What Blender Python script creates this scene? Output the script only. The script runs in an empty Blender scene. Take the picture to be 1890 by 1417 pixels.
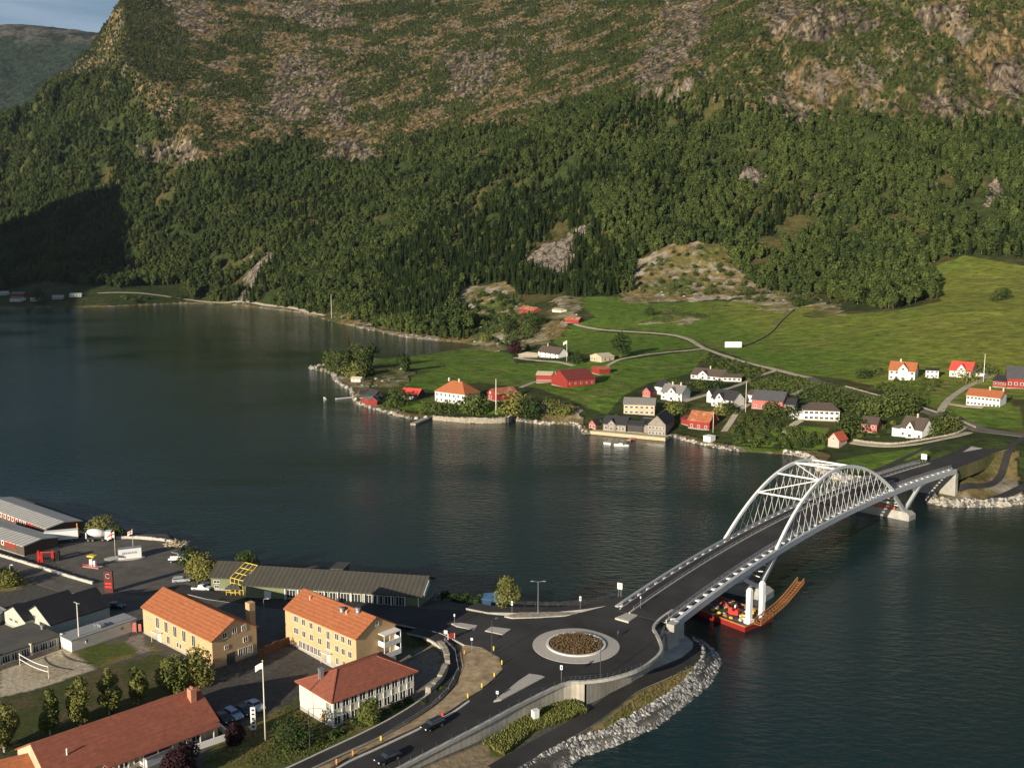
import bpy, bmesh, math, random
import numpy as np
from mathutils import Vector, Matrix, geometry, noise as mnoise
R = math.radians
scene = bpy.context.scene
COL = scene.collection
# ------------------------------------------------------------------ camera
CAM_H, PITCH, F_PX, CX, CY = 92.0, 8.0, 1800.0, 945.0, 708.5
cam_d = bpy.data.cameras.new('camera'); cam = bpy.data.objects.new('camera', cam_d); COL.objects.link(cam)
cam_d.lens = 36.0 * F_PX / 1890.0; cam_d.sensor_width = 36.0
cam_d.clip_start = 1.0; cam_d.clip_end = 30000
cam.location = (0, 0, CAM_H); cam.rotation_euler = (R(90 - PITCH), 0, 0)
scene.camera = cam
# ------------------------------------------------------------------ sky and sun
SUN_EL, SUN_AZ = 15.5, 36.0            # light travels towards +X sin(az), +Y cos(az)
w = bpy.data.worlds.new('World'); scene.world = w; w.use_nodes = True
nt = w.node_tree; bg = nt.nodes['Background']
sky = nt.nodes.new('ShaderNodeTexSky'); sky.sky_type = 'NISHITA'; sky.sun_disc = False
sky.sun_elevation = R(SUN_EL); sky.sun_rotation = R(180 + SUN_AZ)
sky.air_density = 1.0; sky.dust_density = 0.8; sky.ozone_density = 2.0; sky.altitude = 100
# thin high cloud streaks, part of the sky itself
tc = nt.nodes.new('ShaderNodeTexCoord'); mp = nt.nodes.new('ShaderNodeMapping'); mp.inputs['Scale'].default_value = (3, 3, 22)
cn = nt.nodes.new('ShaderNodeTexNoise'); cn.inputs['Scale'].default_value = 1.3; cn.inputs['Detail'].default_value = 6
cr = nt.nodes.new('ShaderNodeValToRGB'); cr.color_ramp.elements[0].position = .30; cr.color_ramp.elements[1].position = .72
mixc = nt.nodes.new('ShaderNodeMix'); mixc.data_type = 'RGBA'; mixc.inputs[7].default_value = (6.2, 7.3, 8.8, 1)
mm = nt.nodes.new('ShaderNodeMath'); mm.operation = 'MULTIPLY'; mm.inputs[1].default_value = .85
L = nt.links.new
# the veil of cloud lies low over the horizon
sx = nt.nodes.new('ShaderNodeSeparateXYZ'); L(tc.outputs['Generated'], sx.inputs[0]); fz = nt.nodes.new('ShaderNodeMapRange'); fz.inputs[1].default_value = .12; fz.inputs[2].default_value = .55; fz.inputs[3].default_value = 1.0; fz.inputs[4].default_value = .12; L(sx.outputs[2], fz.inputs[0])
mz = nt.nodes.new('ShaderNodeMath'); mz.operation = 'MULTIPLY'; L(fz.outputs[0], mz.inputs[1])
L(tc.outputs['Generated'], mp.inputs[0]); L(mp.outputs[0], cn.inputs[0]); L(cn.outputs[0], cr.inputs[0]); L(cr.outputs[0], mm.inputs[0])
L(mm.outputs[0], mz.inputs[0]); L(mz.outputs[0], mixc.inputs[0]); L(sky.outputs[0], mixc.inputs[6]); L(mixc.outputs[2], bg.inputs[0])
bg.inputs[1].default_value = 0.06
sd = bpy.data.lights.new('sun', 'SUN'); sd.energy = 5.0; sd.angle = R(0.5); sd.color = (1.0, .87, .68)
sun = bpy.data.objects.new('sun', sd); COL.objects.link(sun)
dirv = Vector((math.sin(R(SUN_AZ)) * math.cos(R(SUN_EL)), math.cos(R(SUN_AZ)) * math.cos(R(SUN_EL)), -math.sin(R(SUN_EL))))
sun.rotation_euler = dirv.to_track_quat('-Z', 'Y').to_euler()
scene.view_settings.view_transform = 'Standard'; scene.view_settings.look = 'None'
scene.view_settings.exposure = 0.6; scene.view_settings.gamma = 1
scene.render.engine = 'CYCLES'
random.seed(7); rng = np.random.default_rng(7)
# ------------------------------------------------------------------ photo survey: a picture position at a known height is a real ground point
cp, sp = math.cos(R(PITCH)), math.sin(R(PITCH))
def ray(u, v):
    a, b = u - CX, v - CY
    return a, F_PX * cp - b * sp, -(b * cp + F_PX * sp)
def P(u, v, z=0.0):
    a, f, d = ray(u, v); t = (z - CAM_H) / d
    return (a * t, f * t, z)
def PY(u, v, Y):
    a, f, d = ray(u, v); t = Y / f
    return (a * t, Y, CAM_H + d * t)
def proj(X, Y, Z):
    dz = Z - CAM_H
    depth = Y * cp - dz * sp; up = Y * sp + dz * cp
    depth = np.maximum(depth, 1e-3)
    return CX + F_PX * X / depth, CY - F_PX * up / depth
def PV(u, v, x, y):
    """height at which the vertical line over world (x, y) meets picture row v"""
    a, f, d = ray(u, v); return CAM_H + d * (y / f)
# ------------------------------------------------------------------ tags
def tag(o, label=None, cat=None, group=None, kind=None):
    if label: o['label'] = label
    if cat: o['category'] = cat
    if group: o['group'] = group
    if kind: o['kind'] = kind
    return o
def empty(name, loc=(0, 0, 0), rz=0.0, label=None, cat=None, group=None):
    o = bpy.data.objects.new(name, None); COL.objects.link(o); o.location = loc; o.rotation_euler = (0, 0, rz)
    o.empty_display_size = .5
    return tag(o, label, cat, group)
# ------------------------------------------------------------------ noise
_perm = rng.random((256, 256))
def vnoise(x, y):
    xi = np.floor(x).astype(int); yi = np.floor(y).astype(int); fx = x - xi; fy = y - yi
    fx = fx * fx * (3 - 2 * fx); fy = fy * fy * (3 - 2 * fy)
    g = lambda i, j: _perm[i & 255, j & 255]
    return (g(xi, yi) * (1 - fx) + g(xi + 1, yi) * fx) * (1 - fy) + (g(xi, yi + 1) * (1 - fx) + g(xi + 1, yi + 1) * fx) * fy
def fbm(x, y, s, o=4, g=.5):
    r = 0; a = 1; n = 0
    for k in range(o):
        r = r + a * vnoise(x / s + 17.3 * k, y / s + 9.1 * k); n += a; a *= g; s /= 2.03
    return r / n
def inpoly(px, py, poly):
    c = np.zeros(px.shape, bool); n = len(poly)
    for i in range(n):
        x1, y1 = poly[i]; x2, y2 = poly[i - 1]
        if y1 == y2: continue
        m = ((y1 > py) != (y2 > py)) & (px < (x2 - x1) * (py - y1) / (y2 - y1) + x1); c ^= m
    return c
def segdist(px, py, pts, closed=True):
    d = np.full(px.shape, 1e9); n = len(pts)
    for i in range(n if closed else n - 1):
        ax, ay = pts[i][:2]; bx_, by_ = pts[(i + 1) % n][:2]; vx, vy = bx_ - ax, by_ - ay; l = vx * vx + vy * vy + 1e-9
        t = np.clip(((px - ax) * vx + (py - ay) * vy) / l, 0, 1)
        d = np.minimum(d, np.hypot(px - ax - t * vx, py - ay - t * vy))
    return d
def sstep(a, b, x):
    t = np.clip((x - a) / (b - a), 0, 1); return t * t * (3 - 2 * t)
class TPS:
    def __init__(s, pts, lam=0.0):
        p = np.array(pts, float); s.c = p[:, :2] / 100.; z = p[:, 2]; n = len(p)
        d = np.hypot(s.c[:, None, 0] - s.c[None, :, 0], s.c[:, None, 1] - s.c[None, :, 1])
        A = np.zeros((n + 3, n + 3)); A[:n, :n] = s.k(d) + lam * np.eye(n); A[:n, n] = 1; A[:n, n + 1:] = s.c; A[n, :n] = 1; A[n + 1:, :n] = s.c.T
        s.w = np.linalg.solve(A, np.concatenate([z, np.zeros(3)]))
    @staticmethod
    def k(r): return r * r * np.log(r + 1e-9)
    def __call__(s, X, Y):
        X = np.asarray(X, float) / 100.; Y = np.asarray(Y, float) / 100.; n = len(s.c); r = s.w[n] + s.w[n + 1] * X + s.w[n + 2] * Y
        for i in range(n): r = r + s.w[i] * s.k(np.hypot(X - s.c[i, 0], Y - s.c[i, 1]))
        return r
# ------------------------------------------------------------------ materials
MATS = {}
def lin(c):
    return tuple((x / 12.92 if x <= .04045 else ((x + .055) / 1.055) ** 2.4) for x in c)
def hexl(h):
    h = h.lstrip('#'); return lin(tuple(int(h[i:i + 2], 16) / 255 for i in (0, 2, 4)))
def mat(name, col=(.5, .5, .5), rough=.8, metal=0.0, var=.18, scale=.6, bump=0.0, attr=None, dirt=None, stripes=None, spec=.3, obj_rand=0.0, alpha=None, coords='Object'):
    """principled material with two octaves of noise in the base colour; optional stripes=(axis,scale,depth)"""
    if name in MATS: return MATS[name]
    m = bpy.data.materials.new(name); m.use_nodes = True; nt = m.node_tree; N = nt.nodes.new; L = nt.links.new
    b = nt.nodes['Principled BSDF']; b.inputs['Roughness'].default_value = rough; b.inputs['Metallic'].default_value = metal
    b.inputs['Specular IOR Level'].default_value = spec
    tc = N('ShaderNodeTexCoord'); src = tc.outputs[coords]
    if attr:
        a = N('ShaderNodeAttribute'); a.attribute_name = attr; base = a.outputs['Color']
    else:
        c = N('ShaderNodeRGB'); c.outputs[0].default_value = (*col, 1); base = c.outputs[0]
    n1 = N('ShaderNodeTexNoise'); n1.inputs['Scale'].default_value = scale; n1.inputs['Detail'].default_value = 8; n1.inputs['Roughness'].default_value = .65; L(src, n1.inputs[0])
    mr = N('ShaderNodeMapRange'); mr.inputs[1].default_value = .3; mr.inputs[2].default_value = .7; mr.inputs[3].default_value = 1 - var; mr.inputs[4].default_value = 1 + var; L(n1.outputs[0], mr.inputs[0])
    fac = mr.outputs[0]
    if obj_rand:
        oi = N('ShaderNodeObjectInfo'); m2 = N('ShaderNodeMapRange'); m2.inputs[3].default_value = 1 - obj_rand; m2.inputs[4].default_value = 1 + obj_rand; L(oi.outputs['Random'], m2.inputs[0])
        mu = N('ShaderNodeMath'); mu.operation = 'MULTIPLY'; L(fac, mu.inputs[0]); L(m2.outputs[0], mu.inputs[1]); fac = mu.outputs[0]
    hgt = n1.outputs[0]
    if stripes:
        ax, sc, dp = stripes
        wv = N('ShaderNodeTexWave'); wv.bands_direction = ax; wv.inputs['Scale'].default_value = sc; wv.inputs['Distortion'].default_value = .3; L(src, wv.inputs[0])
        m3 = N('ShaderNodeMapRange'); m3.inputs[3].default_value = 1 - dp; m3.inputs[4].default_value = 1 + dp * .3; L(wv.outputs[1], m3.inputs[0])
        mu = N('ShaderNodeMath'); mu.operation = 'MULTIPLY'; L(fac, mu.inputs[0]); L(m3.outputs[0], mu.inputs[1]); fac = mu.outputs[0]; hgt = wv.outputs[1]
    vm = N('ShaderNodeVectorMath'); vm.operation = 'SCALE'; L(base, vm.inputs[0]); L(fac, vm.inputs[3]); out = vm.outputs[0]
    if dirt:
        n2 = N('ShaderNodeTexNoise'); n2.inputs['Scale'].default_value = scale * .3; n2.inputs['Detail'].default_value = 5; L(src, n2.inputs[0])
        rp = N('ShaderNodeMapRange'); rp.inputs[1].default_value = .48; rp.inputs[2].default_value = .68; rp.inputs[4].default_value = dirt[1]; L(n2.outputs[0], rp.inputs[0])
        mx = N('ShaderNodeMix'); mx.data_type = 'RGBA'; L(rp.outputs[0], mx.inputs[0]); L(out, mx.inputs[6]); mx.inputs[7].default_value = (*dirt[0], 1); out = mx.outputs[2]
    L(out, b.inputs['Base Color'])
    if bump:
        bp = N('ShaderNodeBump'); bp.inputs['Strength'].default_value = 1.0; bp.inputs['Distance'].default_value = bump; L(hgt, bp.inputs['Height']); L(bp.outputs[0], b.inputs['Normal'])
    MATS[name] = m; return m
# ------------------------------------------------------------------ mesh helpers
def mesh_obj(name, verts, faces, mats, parent=None, midx=None, smooth=False):
    me = bpy.data.meshes.new(name); me.from_pydata([tuple(v) for v in verts], [], faces)
    for m in (mats if isinstance(mats, (list, tuple)) else [mats]): me.materials.append(m)
    if midx is not None: me.polygons.foreach_set('material_index', midx)
    if smooth: me.polygons.foreach_set('use_smooth', [True] * len(me.polygons))
    me.update()
    o = bpy.data.objects.new(name, me); COL.objects.link(o); o.parent = parent
    return o
class MB:
    """collects shapes in one mesh"""
    def __init__(s): s.v = []; s.f = []; s.m = []
    def add(s, v, f, m=0):
        n = len(s.v); s.v += [tuple(p) for p in v]; s.f += [tuple(i + n for i in q) for q in f]; s.m += [m] * len(f); return s
    def box(s, c, d, m=0, rz=0.0, taper=1.0):
        x, y, z = d[0] / 2, d[1] / 2, d[2] / 2; cr_, sr_ = math.cos(rz), math.sin(rz); v = []
        for k, (zz, tt) in enumerate(((-z, 1), (z, taper))):
            for (a, b) in ((-x, -y), (x, -y), (x, y), (-x, y)):
                a *= tt; b *= tt; v.append((c[0] + a * cr_ - b * sr_, c[1] + a * sr_ + b * cr_, c[2] + zz))
        return s.add(v, [(3, 2, 1, 0), (4, 5, 6, 7), (0, 1, 5, 4), (1, 2, 6, 5), (2, 3, 7, 6), (3, 0, 4, 7)], m)
    def bar(s, a, b, w, h=None, m=0, up=(0, 0, 1)):
        a = Vector(a); b = Vector(b); h = h or w; d = (b - a)
        if d.length < 1e-6: return s
        d.normalize(); x = d.cross(Vector(up))
        if x.length < 1e-3: x = d.cross(Vector((1, 0, 0)))
        x.normalize(); y = x.cross(d); x = x * w / 2; y = y * h / 2
        v = [a - x - y, a + x - y, a + x + y, a - x + y, b - x - y, b + x - y, b + x + y, b - x + y]
        return s.add(v, [(3, 2, 1, 0), (4, 5, 6, 7), (0, 1, 5, 4), (1, 2, 6, 5), (2, 3, 7, 6), (3, 0, 4, 7)], m)
    def tube(s, pts, r, n=8, m=0, cap=True):
        pts = [Vector(p) for p in pts]; rr = r if isinstance(r, (list, tuple)) else [r] * len(pts); base = len(s.v)
        px_ = None
        for i, p in enumerate(pts):
            d = (pts[min(i + 1, len(pts) - 1)] - pts[max(i - 1, 0)]).normalized()
            x = px_ - d * px_.dot(d) if px_ is not None else d.cross(Vector((0, 0, 1)))
            if x.length < 1e-3: x = d.cross(Vector((1, 0, 0)))
            x.normalize(); px_ = x; y = d.cross(x)
            for k in range(n):
                t = 2 * math.pi * k / n; s.v.append(tuple(p + (x * math.cos(t) + y * math.sin(t)) * rr[i]))
        for i in range(len(pts) - 1):
            for k in range(n):
                a = base + i * n + k; b = base + i * n + (k + 1) % n; s.f.append((a, b, b + n, a + n)); s.m.append(m)
        if cap:
            s.f.append(tuple(base + k for k in range(n))[::-1]); s.f.append(tuple(base + (len(pts) - 1) * n + k for k in range(n))); s.m += [m, m]
        return s
    def ngon_prism(s, pts, z0, z1, m=0, mtop=None):
        n = len(pts); v = [(p[0], p[1], z0) for p in pts] + [(p[0], p[1], z1) for p in pts]
        s.add(v, [tuple(range(n))[::-1]] + [(i, (i + 1) % n, n + (i + 1) % n, n + i) for i in range(n)], m)
        s.add(v[n:], [tuple(range(n))], m if mtop is None else mtop); return s
    def build(s, name, mats, parent=None, smooth=False):
        return mesh_obj(name, s.v, s.f, mats, parent, s.m, smooth)
def lp(pts, step):
    """resample polyline (any dim)"""
    out = []
    for a, b in zip(pts[:-1], pts[1:]):
        n = max(1, int(math.dist(a[:2], b[:2]) / step))
        for k in range(n): out.append(tuple(a[i] + (b[i] - a[i]) * k / n for i in range(len(a))))
    out.append(tuple(pts[-1])); return out
def spline(pts, n=6, closed=False):
    """Catmull-Rom through points"""
    out = []; m = len(pts)
    for i in range(m if closed else m - 1):
        g = lambda j: pts[j % m] if closed else pts[min(max(j, 0), m - 1)]
        p0, p1, p2, p3 = g(i - 1), g(i), g(i + 1), g(i + 2)
        for k in range(n):
            t = k / n
            out.append(tuple(.5 * (2 * b + (c - a) * t + (2 * a - 5 * b + 4 * c - d) * t * t + (3 * b - a - 3 * c + d) * t ** 3) for a, b, c, d in zip(p0, p1, p2, p3)))
    if not closed: out.append(tuple(pts[-1]))
    return out
def drape(name, poly, hf, off, m, step=4.0, parent=None, thick=0.0, mside=None):
    """polygon in world xy, meshed and laid on height function hf"""
    poly = [tuple(p[:2]) for p in poly]; bp = lp(poly + [poly[0]], step)[:-1]
    xs = [p[0] for p in bp]; ys = [p[1] for p in bp]
    gx = np.arange(min(xs), max(xs), step); gy = np.arange(min(ys), max(ys), step)
    X, Y = np.meshgrid(gx, gy); X = X.ravel(); Y = Y.ravel()
    ok = inpoly(X, Y, poly) & (segdist(X, Y, poly) > step * .4)
    pts = bp + list(zip(X[ok], Y[ok])); nb = len(bp)
    vs, es, fs, *_ = geometry.delaunay_2d_cdt([Vector(p) for p in pts], [], [list(range(nb))], 1, 1e-4)
    V = np.array([(v.x, v.y) for v in vs]); Z = hf(V[:, 0], V[:, 1]) + off
    verts = [(a[0], a[1], z) for a, z in zip(V, Z)]; faces = []
    for f in fs:
        f = list(f); a, b, c = verts[f[0]], verts[f[1]], verts[f[2]]
        if (b[0] - a[0]) * (c[1] - a[1]) - (b[1] - a[1]) * (c[0] - a[0]) < 0: f = f[::-1]
        faces.append(tuple(f))
    mi = [0] * len(faces)
    if thick:
        cnt = {}
        for f in faces:
            for i in range(len(f)):
                e = (f[i], f[(i + 1) % len(f)]); cnt[e] = cnt.get(e, 0) + 1
        n = len(verts); verts += [(v[0], v[1], v[2] - thick) for v in verts[:n]]
        for (a, b) in list(cnt):
            if (b, a) not in cnt: faces.append((b, a, a + n, b + n)); mi.append(1)
    ms = [m] + ([mside or m] if thick else [])
    return mesh_obj(name, verts, faces, ms, parent, mi)
def strip(name, line, w, hf, off, m, parent=None, thick=0.0, mside=None, step=3.0):
    """band of width w following a world polyline, draped"""
    line = lp(spline([p[:2] for p in line], 5), step) if len(line) > 2 else lp([p[:2] for p in line], step)
    ln = len(line); vv = []; f = []; mi = []; prof = (-.5, -.25, 0, .25, .5)
    ww = w if isinstance(w, (list, tuple)) else (w, w)
    for i, p in enumerate(line):
        a = Vector(line[max(i - 1, 0)][:2]); b = Vector(line[min(i + 1, ln - 1)][:2]); d = (b - a).normalized(); nx, ny = -d.y, d.x
        wi = ww[0] + (ww[1] - ww[0]) * i / max(1, ln - 1)
        for q in prof: vv.append((p[0] + nx * wi * q, p[1] + ny * wi * q))
    A = np.array(vv); Z = hf(A[:, 0], A[:, 1]) + off
    V = [(a[0], a[1], z) for a, z in zip(A, Z)]; k = len(prof)
    for i in range(ln - 1):
        for j in range(k - 1): f.append((i * k + j + 1, i * k + j, (i + 1) * k + j, (i + 1) * k + j + 1)); mi.append(0)
    if thick:
        n = len(V); V += [(x, y, z - thick) for x, y, z in V]
        for i in range(ln - 1):
            f.append((i * k, n + i * k, n + (i + 1) * k, (i + 1) * k)); f.append((i * k + k - 1, (i + 1) * k + k - 1, n + (i + 1) * k + k - 1, n + i * k + k - 1)); mi += [1, 1]
    return mesh_obj(name, V, f, [m] + ([mside or m] if thick else []), parent, mi)
# ================================================================== FAR SIDE TERRAIN
SHORE_PX = [(-900, 572), (-200, 569), (0, 568), (90, 568), (200, 566), (340, 560), (420, 562), (480, 568), (560, 578), (600, 590), (640, 600), (662, 605), (700, 612), (745, 622), (800, 628), (850, 632), (882, 637),
    (870, 642), (851, 645), (793, 653.5), (755, 658), (712, 663), (690, 662), (670, 668), (640, 672), (600, 676), (568, 679), (590, 684), (613, 691), (618, 702), (632, 712), (649, 722), (653, 738), (667, 749), (700, 758), (735, 768), (760, 775), (795, 773.5), (835, 778), (870, 781), (932, 781), (946, 775), (1000, 784),
    (1040, 783), (1068, 786), (1077, 799), (1103, 801), (1160, 805), (1222, 811), (1246, 808), (1262, 813), (1285, 819), (1308, 824), (1366, 833), (1447, 838), (1478, 842), (1494, 852), (1520, 878), (1570, 893), (1640, 896), (1700, 894), (1742, 890), (1737, 901), (1712, 917), (1711, 929), (1748, 935), (1799, 936), (1851, 935), (1890, 929), (2050, 915), (2400, 890), (3200, 880)]
SHORE = [P(u, v, 0)[:2] for u, v in SHORE_PX]
FARPOLY = SHORE + [(6000, 400), (6000, 9000), (-9000, 9000), (-9000, 2000)]
FP = []
def cz(u, v, z): FP.append(P(u, v, z))
def cy(u, v, Y): FP.append(PY(u, v, Y))
for q in SHORE[::2]: FP.append((q[0], q[1], 0.6))
for u, v, Y in [(1800, 690, 540), (1800, 640, 600), (1800, 600, 670), (1800, 560, 760), (1800, 500, 950), (1800, 400, 1110), (1800, 230, 1350), (1800, 0, 1650),
    (2200, 600, 640), (2200, 500, 900), (2200, 400, 1060), (2200, 230, 1300), (2200, 0, 1600),
    (1500, 690, 590), (1500, 640, 690), (1500, 600, 780), (1500, 560, 900), (1500, 500, 1060), (1500, 400, 1210), (1500, 230, 1460), (1500, 0, 1790),
    (1200, 700, 590), (1130, 657, 690), (1270, 620, 790), (1200, 580, 920), (1200, 548, 1040), (1250, 480, 1170), (1200, 400, 1330), (1200, 230, 1600), (1200, 0, 1950),
    (800, 700, 650), (1000, 690, 650), (930, 650, 800), (900, 580, 1110), (1000, 590, 950), (1060, 552, 1060), (900, 540, 1200), (900, 490, 1330), (900, 400, 1480), (900, 230, 1780), (900, 0, 2150),
    (700, 560, 1240), (700, 500, 1400), (750, 400, 1560), (600, 500, 1490), (600, 400, 1650), (600, 300, 1800), (600, 230, 1940), (600, 100, 2140), (600, 0, 2290),
    (450, 500, 1710), (450, 400, 1850), (450, 300, 2000), (450, 150, 2250), (450, 0, 2500), (250, 530, 1640), (250, 500, 1800), (250, 400, 2000), (250, 300, 2200), (260, 100, 2500), (275, 0, 2620),
    (0, 545, 1600), (0, 500, 1900), (0, 400, 2200), (0, 300, 2520), (0, 215, 2850), (120, 450, 2000), (120, 160, 2780), (220, 90, 2700), (-300, 520, 1850), (-300, 400, 2300), (-300, 320, 2800)]:
    cy(u, v, Y)
for u, v, z in [(740, 740, 3), (840, 750, 3.5), (950, 755, 4), (1050, 770, 3), (1100, 770, 7), (1200, 770, 5.5), (1290, 795, 3), (1400, 800, 5), (1450, 760, 11), (1330, 750, 10), (1240, 735, 11), (1520, 775, 9), (1600, 797, 7), (1680, 806, 8), (1550, 828, 2.5), (1640, 838, 5), (1600, 855, 3.5), (1700, 835, 8), (1790, 800, 12.5), (1890, 803, 14), (1820, 750, 17), (1665, 730, 15), (1820, 830, 11.3), (1765, 864, 9.5), (1890, 835, 11), (1800, 900, 3.0), (1860, 880, 4), (1755, 905, 1.8), (1880, 900, 3), (2100, 850, 8), (2000, 800, 14)]:
    cz(u, v, z)
for u, v, Y in [(2200, -620, 2300), (1500, -620, 2500), (900, -620, 2850), (560, -620, 3050), (2200, -250, 1900), (1800, -250, 1950), (1500, -250, 2080), (1200, -250, 2240), (900, -250, 2420), (600, -250, 2560), (380, -250, 2760)]: cy(u, v, Y)
for x, y, z in [(-1650, 3350, 250), (-2000, 3700, 120), (-1400, 3800, 500), (-2500, 3900, 120), (-800, 3500, 1500), (200, 3500, 1900), (1000, 3300, 1900), (2100, 3000, 1800), (2600, 900, 100), (2600, 1500, 450), (-2500, 3000, 120), (-2600, 2100, 60), (-2500, 5000, 200), (2500, 5000, 900)]:
    FP.append((x, y, z))
tps = TPS(FP, 0.002)
def far_h(X, Y):
    X = np.asarray(X, float); Y = np.asarray(Y, float)
    b = tps(X, Y); ins = inpoly(X, Y, FARPOLY); d = segdist(X, Y, SHORE, False)
    d2 = np.where(ins, d, -d); b = np.maximum(b, .9)
    hi = sstep(60, 180, b)
    b = b + hi * ((fbm(X, Y, 260, 3) - .5) * 70 + (1 - np.abs(2 * fbm(X * 1.6, Y * .8, 120, 4) - 1) - .75) * 34)
    b = b + sstep(8, 60, b) * (fbm(X, Y, 45, 3) - .5) * 6 + (fbm(X, Y, 14, 2) - .5) * .5
    gl = (1 - np.abs(2 * fbm(X * 1.0 + .35 * Y, Y * .18, 75, 3) - 1)) ** 4; b = b - gl * 26 * sstep(170, 280, b)
    rk_ = sstep(.50, .62, fbm(X * 1.3, Y, 90, 3)) * sstep(120, 260, b)
    b = b + rk_ * ((1 - np.abs(2 * fbm(X, Y, 30, 3) - 1)) - .6) * 16 + sstep(60, 160, b) * (fbm(X, Y, 16, 3) - .5) * 7
    # rocky knolls
    for (x0, y0, s, h) in KNOLLS: b = b + h * np.exp(-((X - x0) ** 2 + (Y - y0) ** 2) / s ** 2) * (.5 + fbm(X + x0, Y, 9, 3))
    b = np.maximum(b, .8)
    return np.where(d2 > 0, np.minimum(b, .25 + d2 * .55 + .0 * b) * sstep(-1, 1, d2), d2 * .35)
KNOLLS = []
for u, v, Y, s, h in [(905, 560, 1150, 22, 11), (870, 575, 1110, 18, 7), (940, 605, 960, 26, 6), (1240, 585, 890, 22, 4), (1280, 480, 1160, 50, 10), (1190, 500, 1120, 30, 8), (730, 690, 700, 25, 2)]:
    q = PY(u, v, Y); KNOLLS.append((q[0], q[1], s, h))
# polar sheet: finer near, coarser far; a plain height field all the same
NT, NR = 820, 760
th = np.linspace(R(-47), R(40), NT); rr = 400 * (3500 / 400) ** np.linspace(0, 1, NR)
TH, RR = np.meshgrid(th, rr); GX = (RR * np.sin(TH)); GY = (RR * np.cos(TH) - 60)
ZZ = far_h(GX.ravel(), GY.ravel()).reshape(GX.shape)
def grid_faces(nr, nc):
    i = np.arange(nr * nc).reshape(nr, nc); return np.stack([i[:-1, :-1], i[:-1, 1:], i[1:, 1:], i[1:, :-1]], -1).reshape(-1, 4)
def grid_mesh(name, X, Y, Z, m, cols=None):
    me = bpy.data.meshes.new(name); nr, nc = X.shape; F = grid_faces(nr, nc)[:, ::-1]; V = np.stack([X.ravel(), Y.ravel(), Z.ravel()], -1).astype(np.float32)
    e1 = V[F[0, 1]] - V[F[0, 0]]; e2 = V[F[0, 2]] - V[F[0, 0]]
    if e1[0] * e2[1] - e1[1] * e2[0] < 0: F = F[:, ::-1]
    keep = V[F][:, :, 2].max(1) > -6 if name == 'terrain' else np.ones(len(F), bool); F = F[keep]
    me.vertices.add(len(V)); me.vertices.foreach_set('co', V.ravel()); me.loops.add(len(F) * 4); me.loops.foreach_set('vertex_index', F.ravel().astype(np.int32))
    me.polygons.add(len(F)); me.polygons.foreach_set('loop_start', np.arange(0, len(F) * 4, 4, dtype=np.int32)); me.polygons.foreach_set('loop_total', np.full(len(F), 4, np.int32))
    me.polygons.foreach_set('use_smooth', np.ones(len(F), bool))
    me.update(calc_edges=True); me.validate()
    if cols is not None:
        at = me.color_attributes.new('ground', 'FLOAT_COLOR', 'POINT'); at.data.foreach_set('color', np.concatenate([cols, np.ones((len(cols), 1))], 1).astype(np.float32).ravel())
    me.materials.append(m); o = bpy.data.objects.new(name, me); COL.objects.link(o); return o
# land cover, surveyed as outlines
MEADOWS = [[(690, 664), (740, 660), (850, 646), (895, 640), (945, 655), (950, 670), (1090, 668), (1130, 668), (1300, 645), (1310, 650), (1270, 690), (1200, 705), (1150, 730), (1120, 765), (1060, 740), (990, 715), (940, 712), (880, 705), (800, 720), (745, 712), (700, 715), (760, 695), (800, 685), (690, 672)],
    [(1060, 548), (1150, 548), (1200, 560), (1330, 556), (1480, 562), (1560, 580), (1640, 575), (1740, 556), (1700, 500), (1780, 472), (1890, 490), (2300, 480), (2300, 740), (1860, 735), (1890, 790), (1790, 770), (1700, 745), (1620, 712), (1560, 700), (1430, 685), (1380, 665), (1310, 640), (1240, 615), (1100, 605), (1060, 600), (1100, 585), (1070, 565)],
    [(1050, 600), (1110, 612), (1240, 620), (1290, 640), (1130, 660), (1060, 650), (1020, 632)],
    [(880, 545), (940, 560), (960, 590), (900, 600), (860, 590)], [(1590, 840), (1700, 825), (1720, 835), (1610, 866), (1540, 850)], [(1770, 856), (1850, 838), (1850, 880), (1775, 893)],
    [(1180, 505), (1240, 470), (1330, 450), (1345, 480), (1300, 500), (1240, 495)], [(1745, 755), (1880, 750), (1890, 795), (1800, 785)], [(700, 752), (800, 760), (930, 765), (930, 745), (800, 735), (700, 735)], [(1470, 785), (1530, 790), (1520, 830), (1400, 833), (1350, 820), (1380, 800)]]
ROCKS = [[(250, 255), (330, 260), (365, 275), (360, 300), (270, 308), (245, 285)], [(515, 105), (560, 85), (605, 110), (600, 190), (560, 225), (510, 215), (500, 160)], [(612, 255), (680, 250), (700, 290), (640, 302), (612, 285)],
    [(820, 90), (900, 90), (930, 60), (945, 110), (900, 170), (830, 180)], [(1395, 178), (1450, 175), (1500, 195), (1510, 225), (1460, 225), (1400, 205)], [(1655, 185), (1740, 168), (1830, 185), (1830, 215), (1750, 210), (1670, 205)],
    [(310, 0), (400, 0), (380, 60), (330, 50)], [(500, 0), (620, 0), (650, 40), (580, 60), (520, 40)], [(1230, 0), (1330, 0), (1290, 90), (1210, 180), (1170, 150), (1200, 80)], [(1410, 0), (1560, 0), (1640, 60), (1490, 80), (1430, 60)], [(1180, 100), (1230, 80), (1210, 160)], [(1800, 120), (1890, 110), (1890, 190), (1820, 170)], [(600, 130), (640, 120), (640, 240), (600, 230)], [(1700, 0), (1800, 10), (1760, 50), (1690, 40)]]
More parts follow.
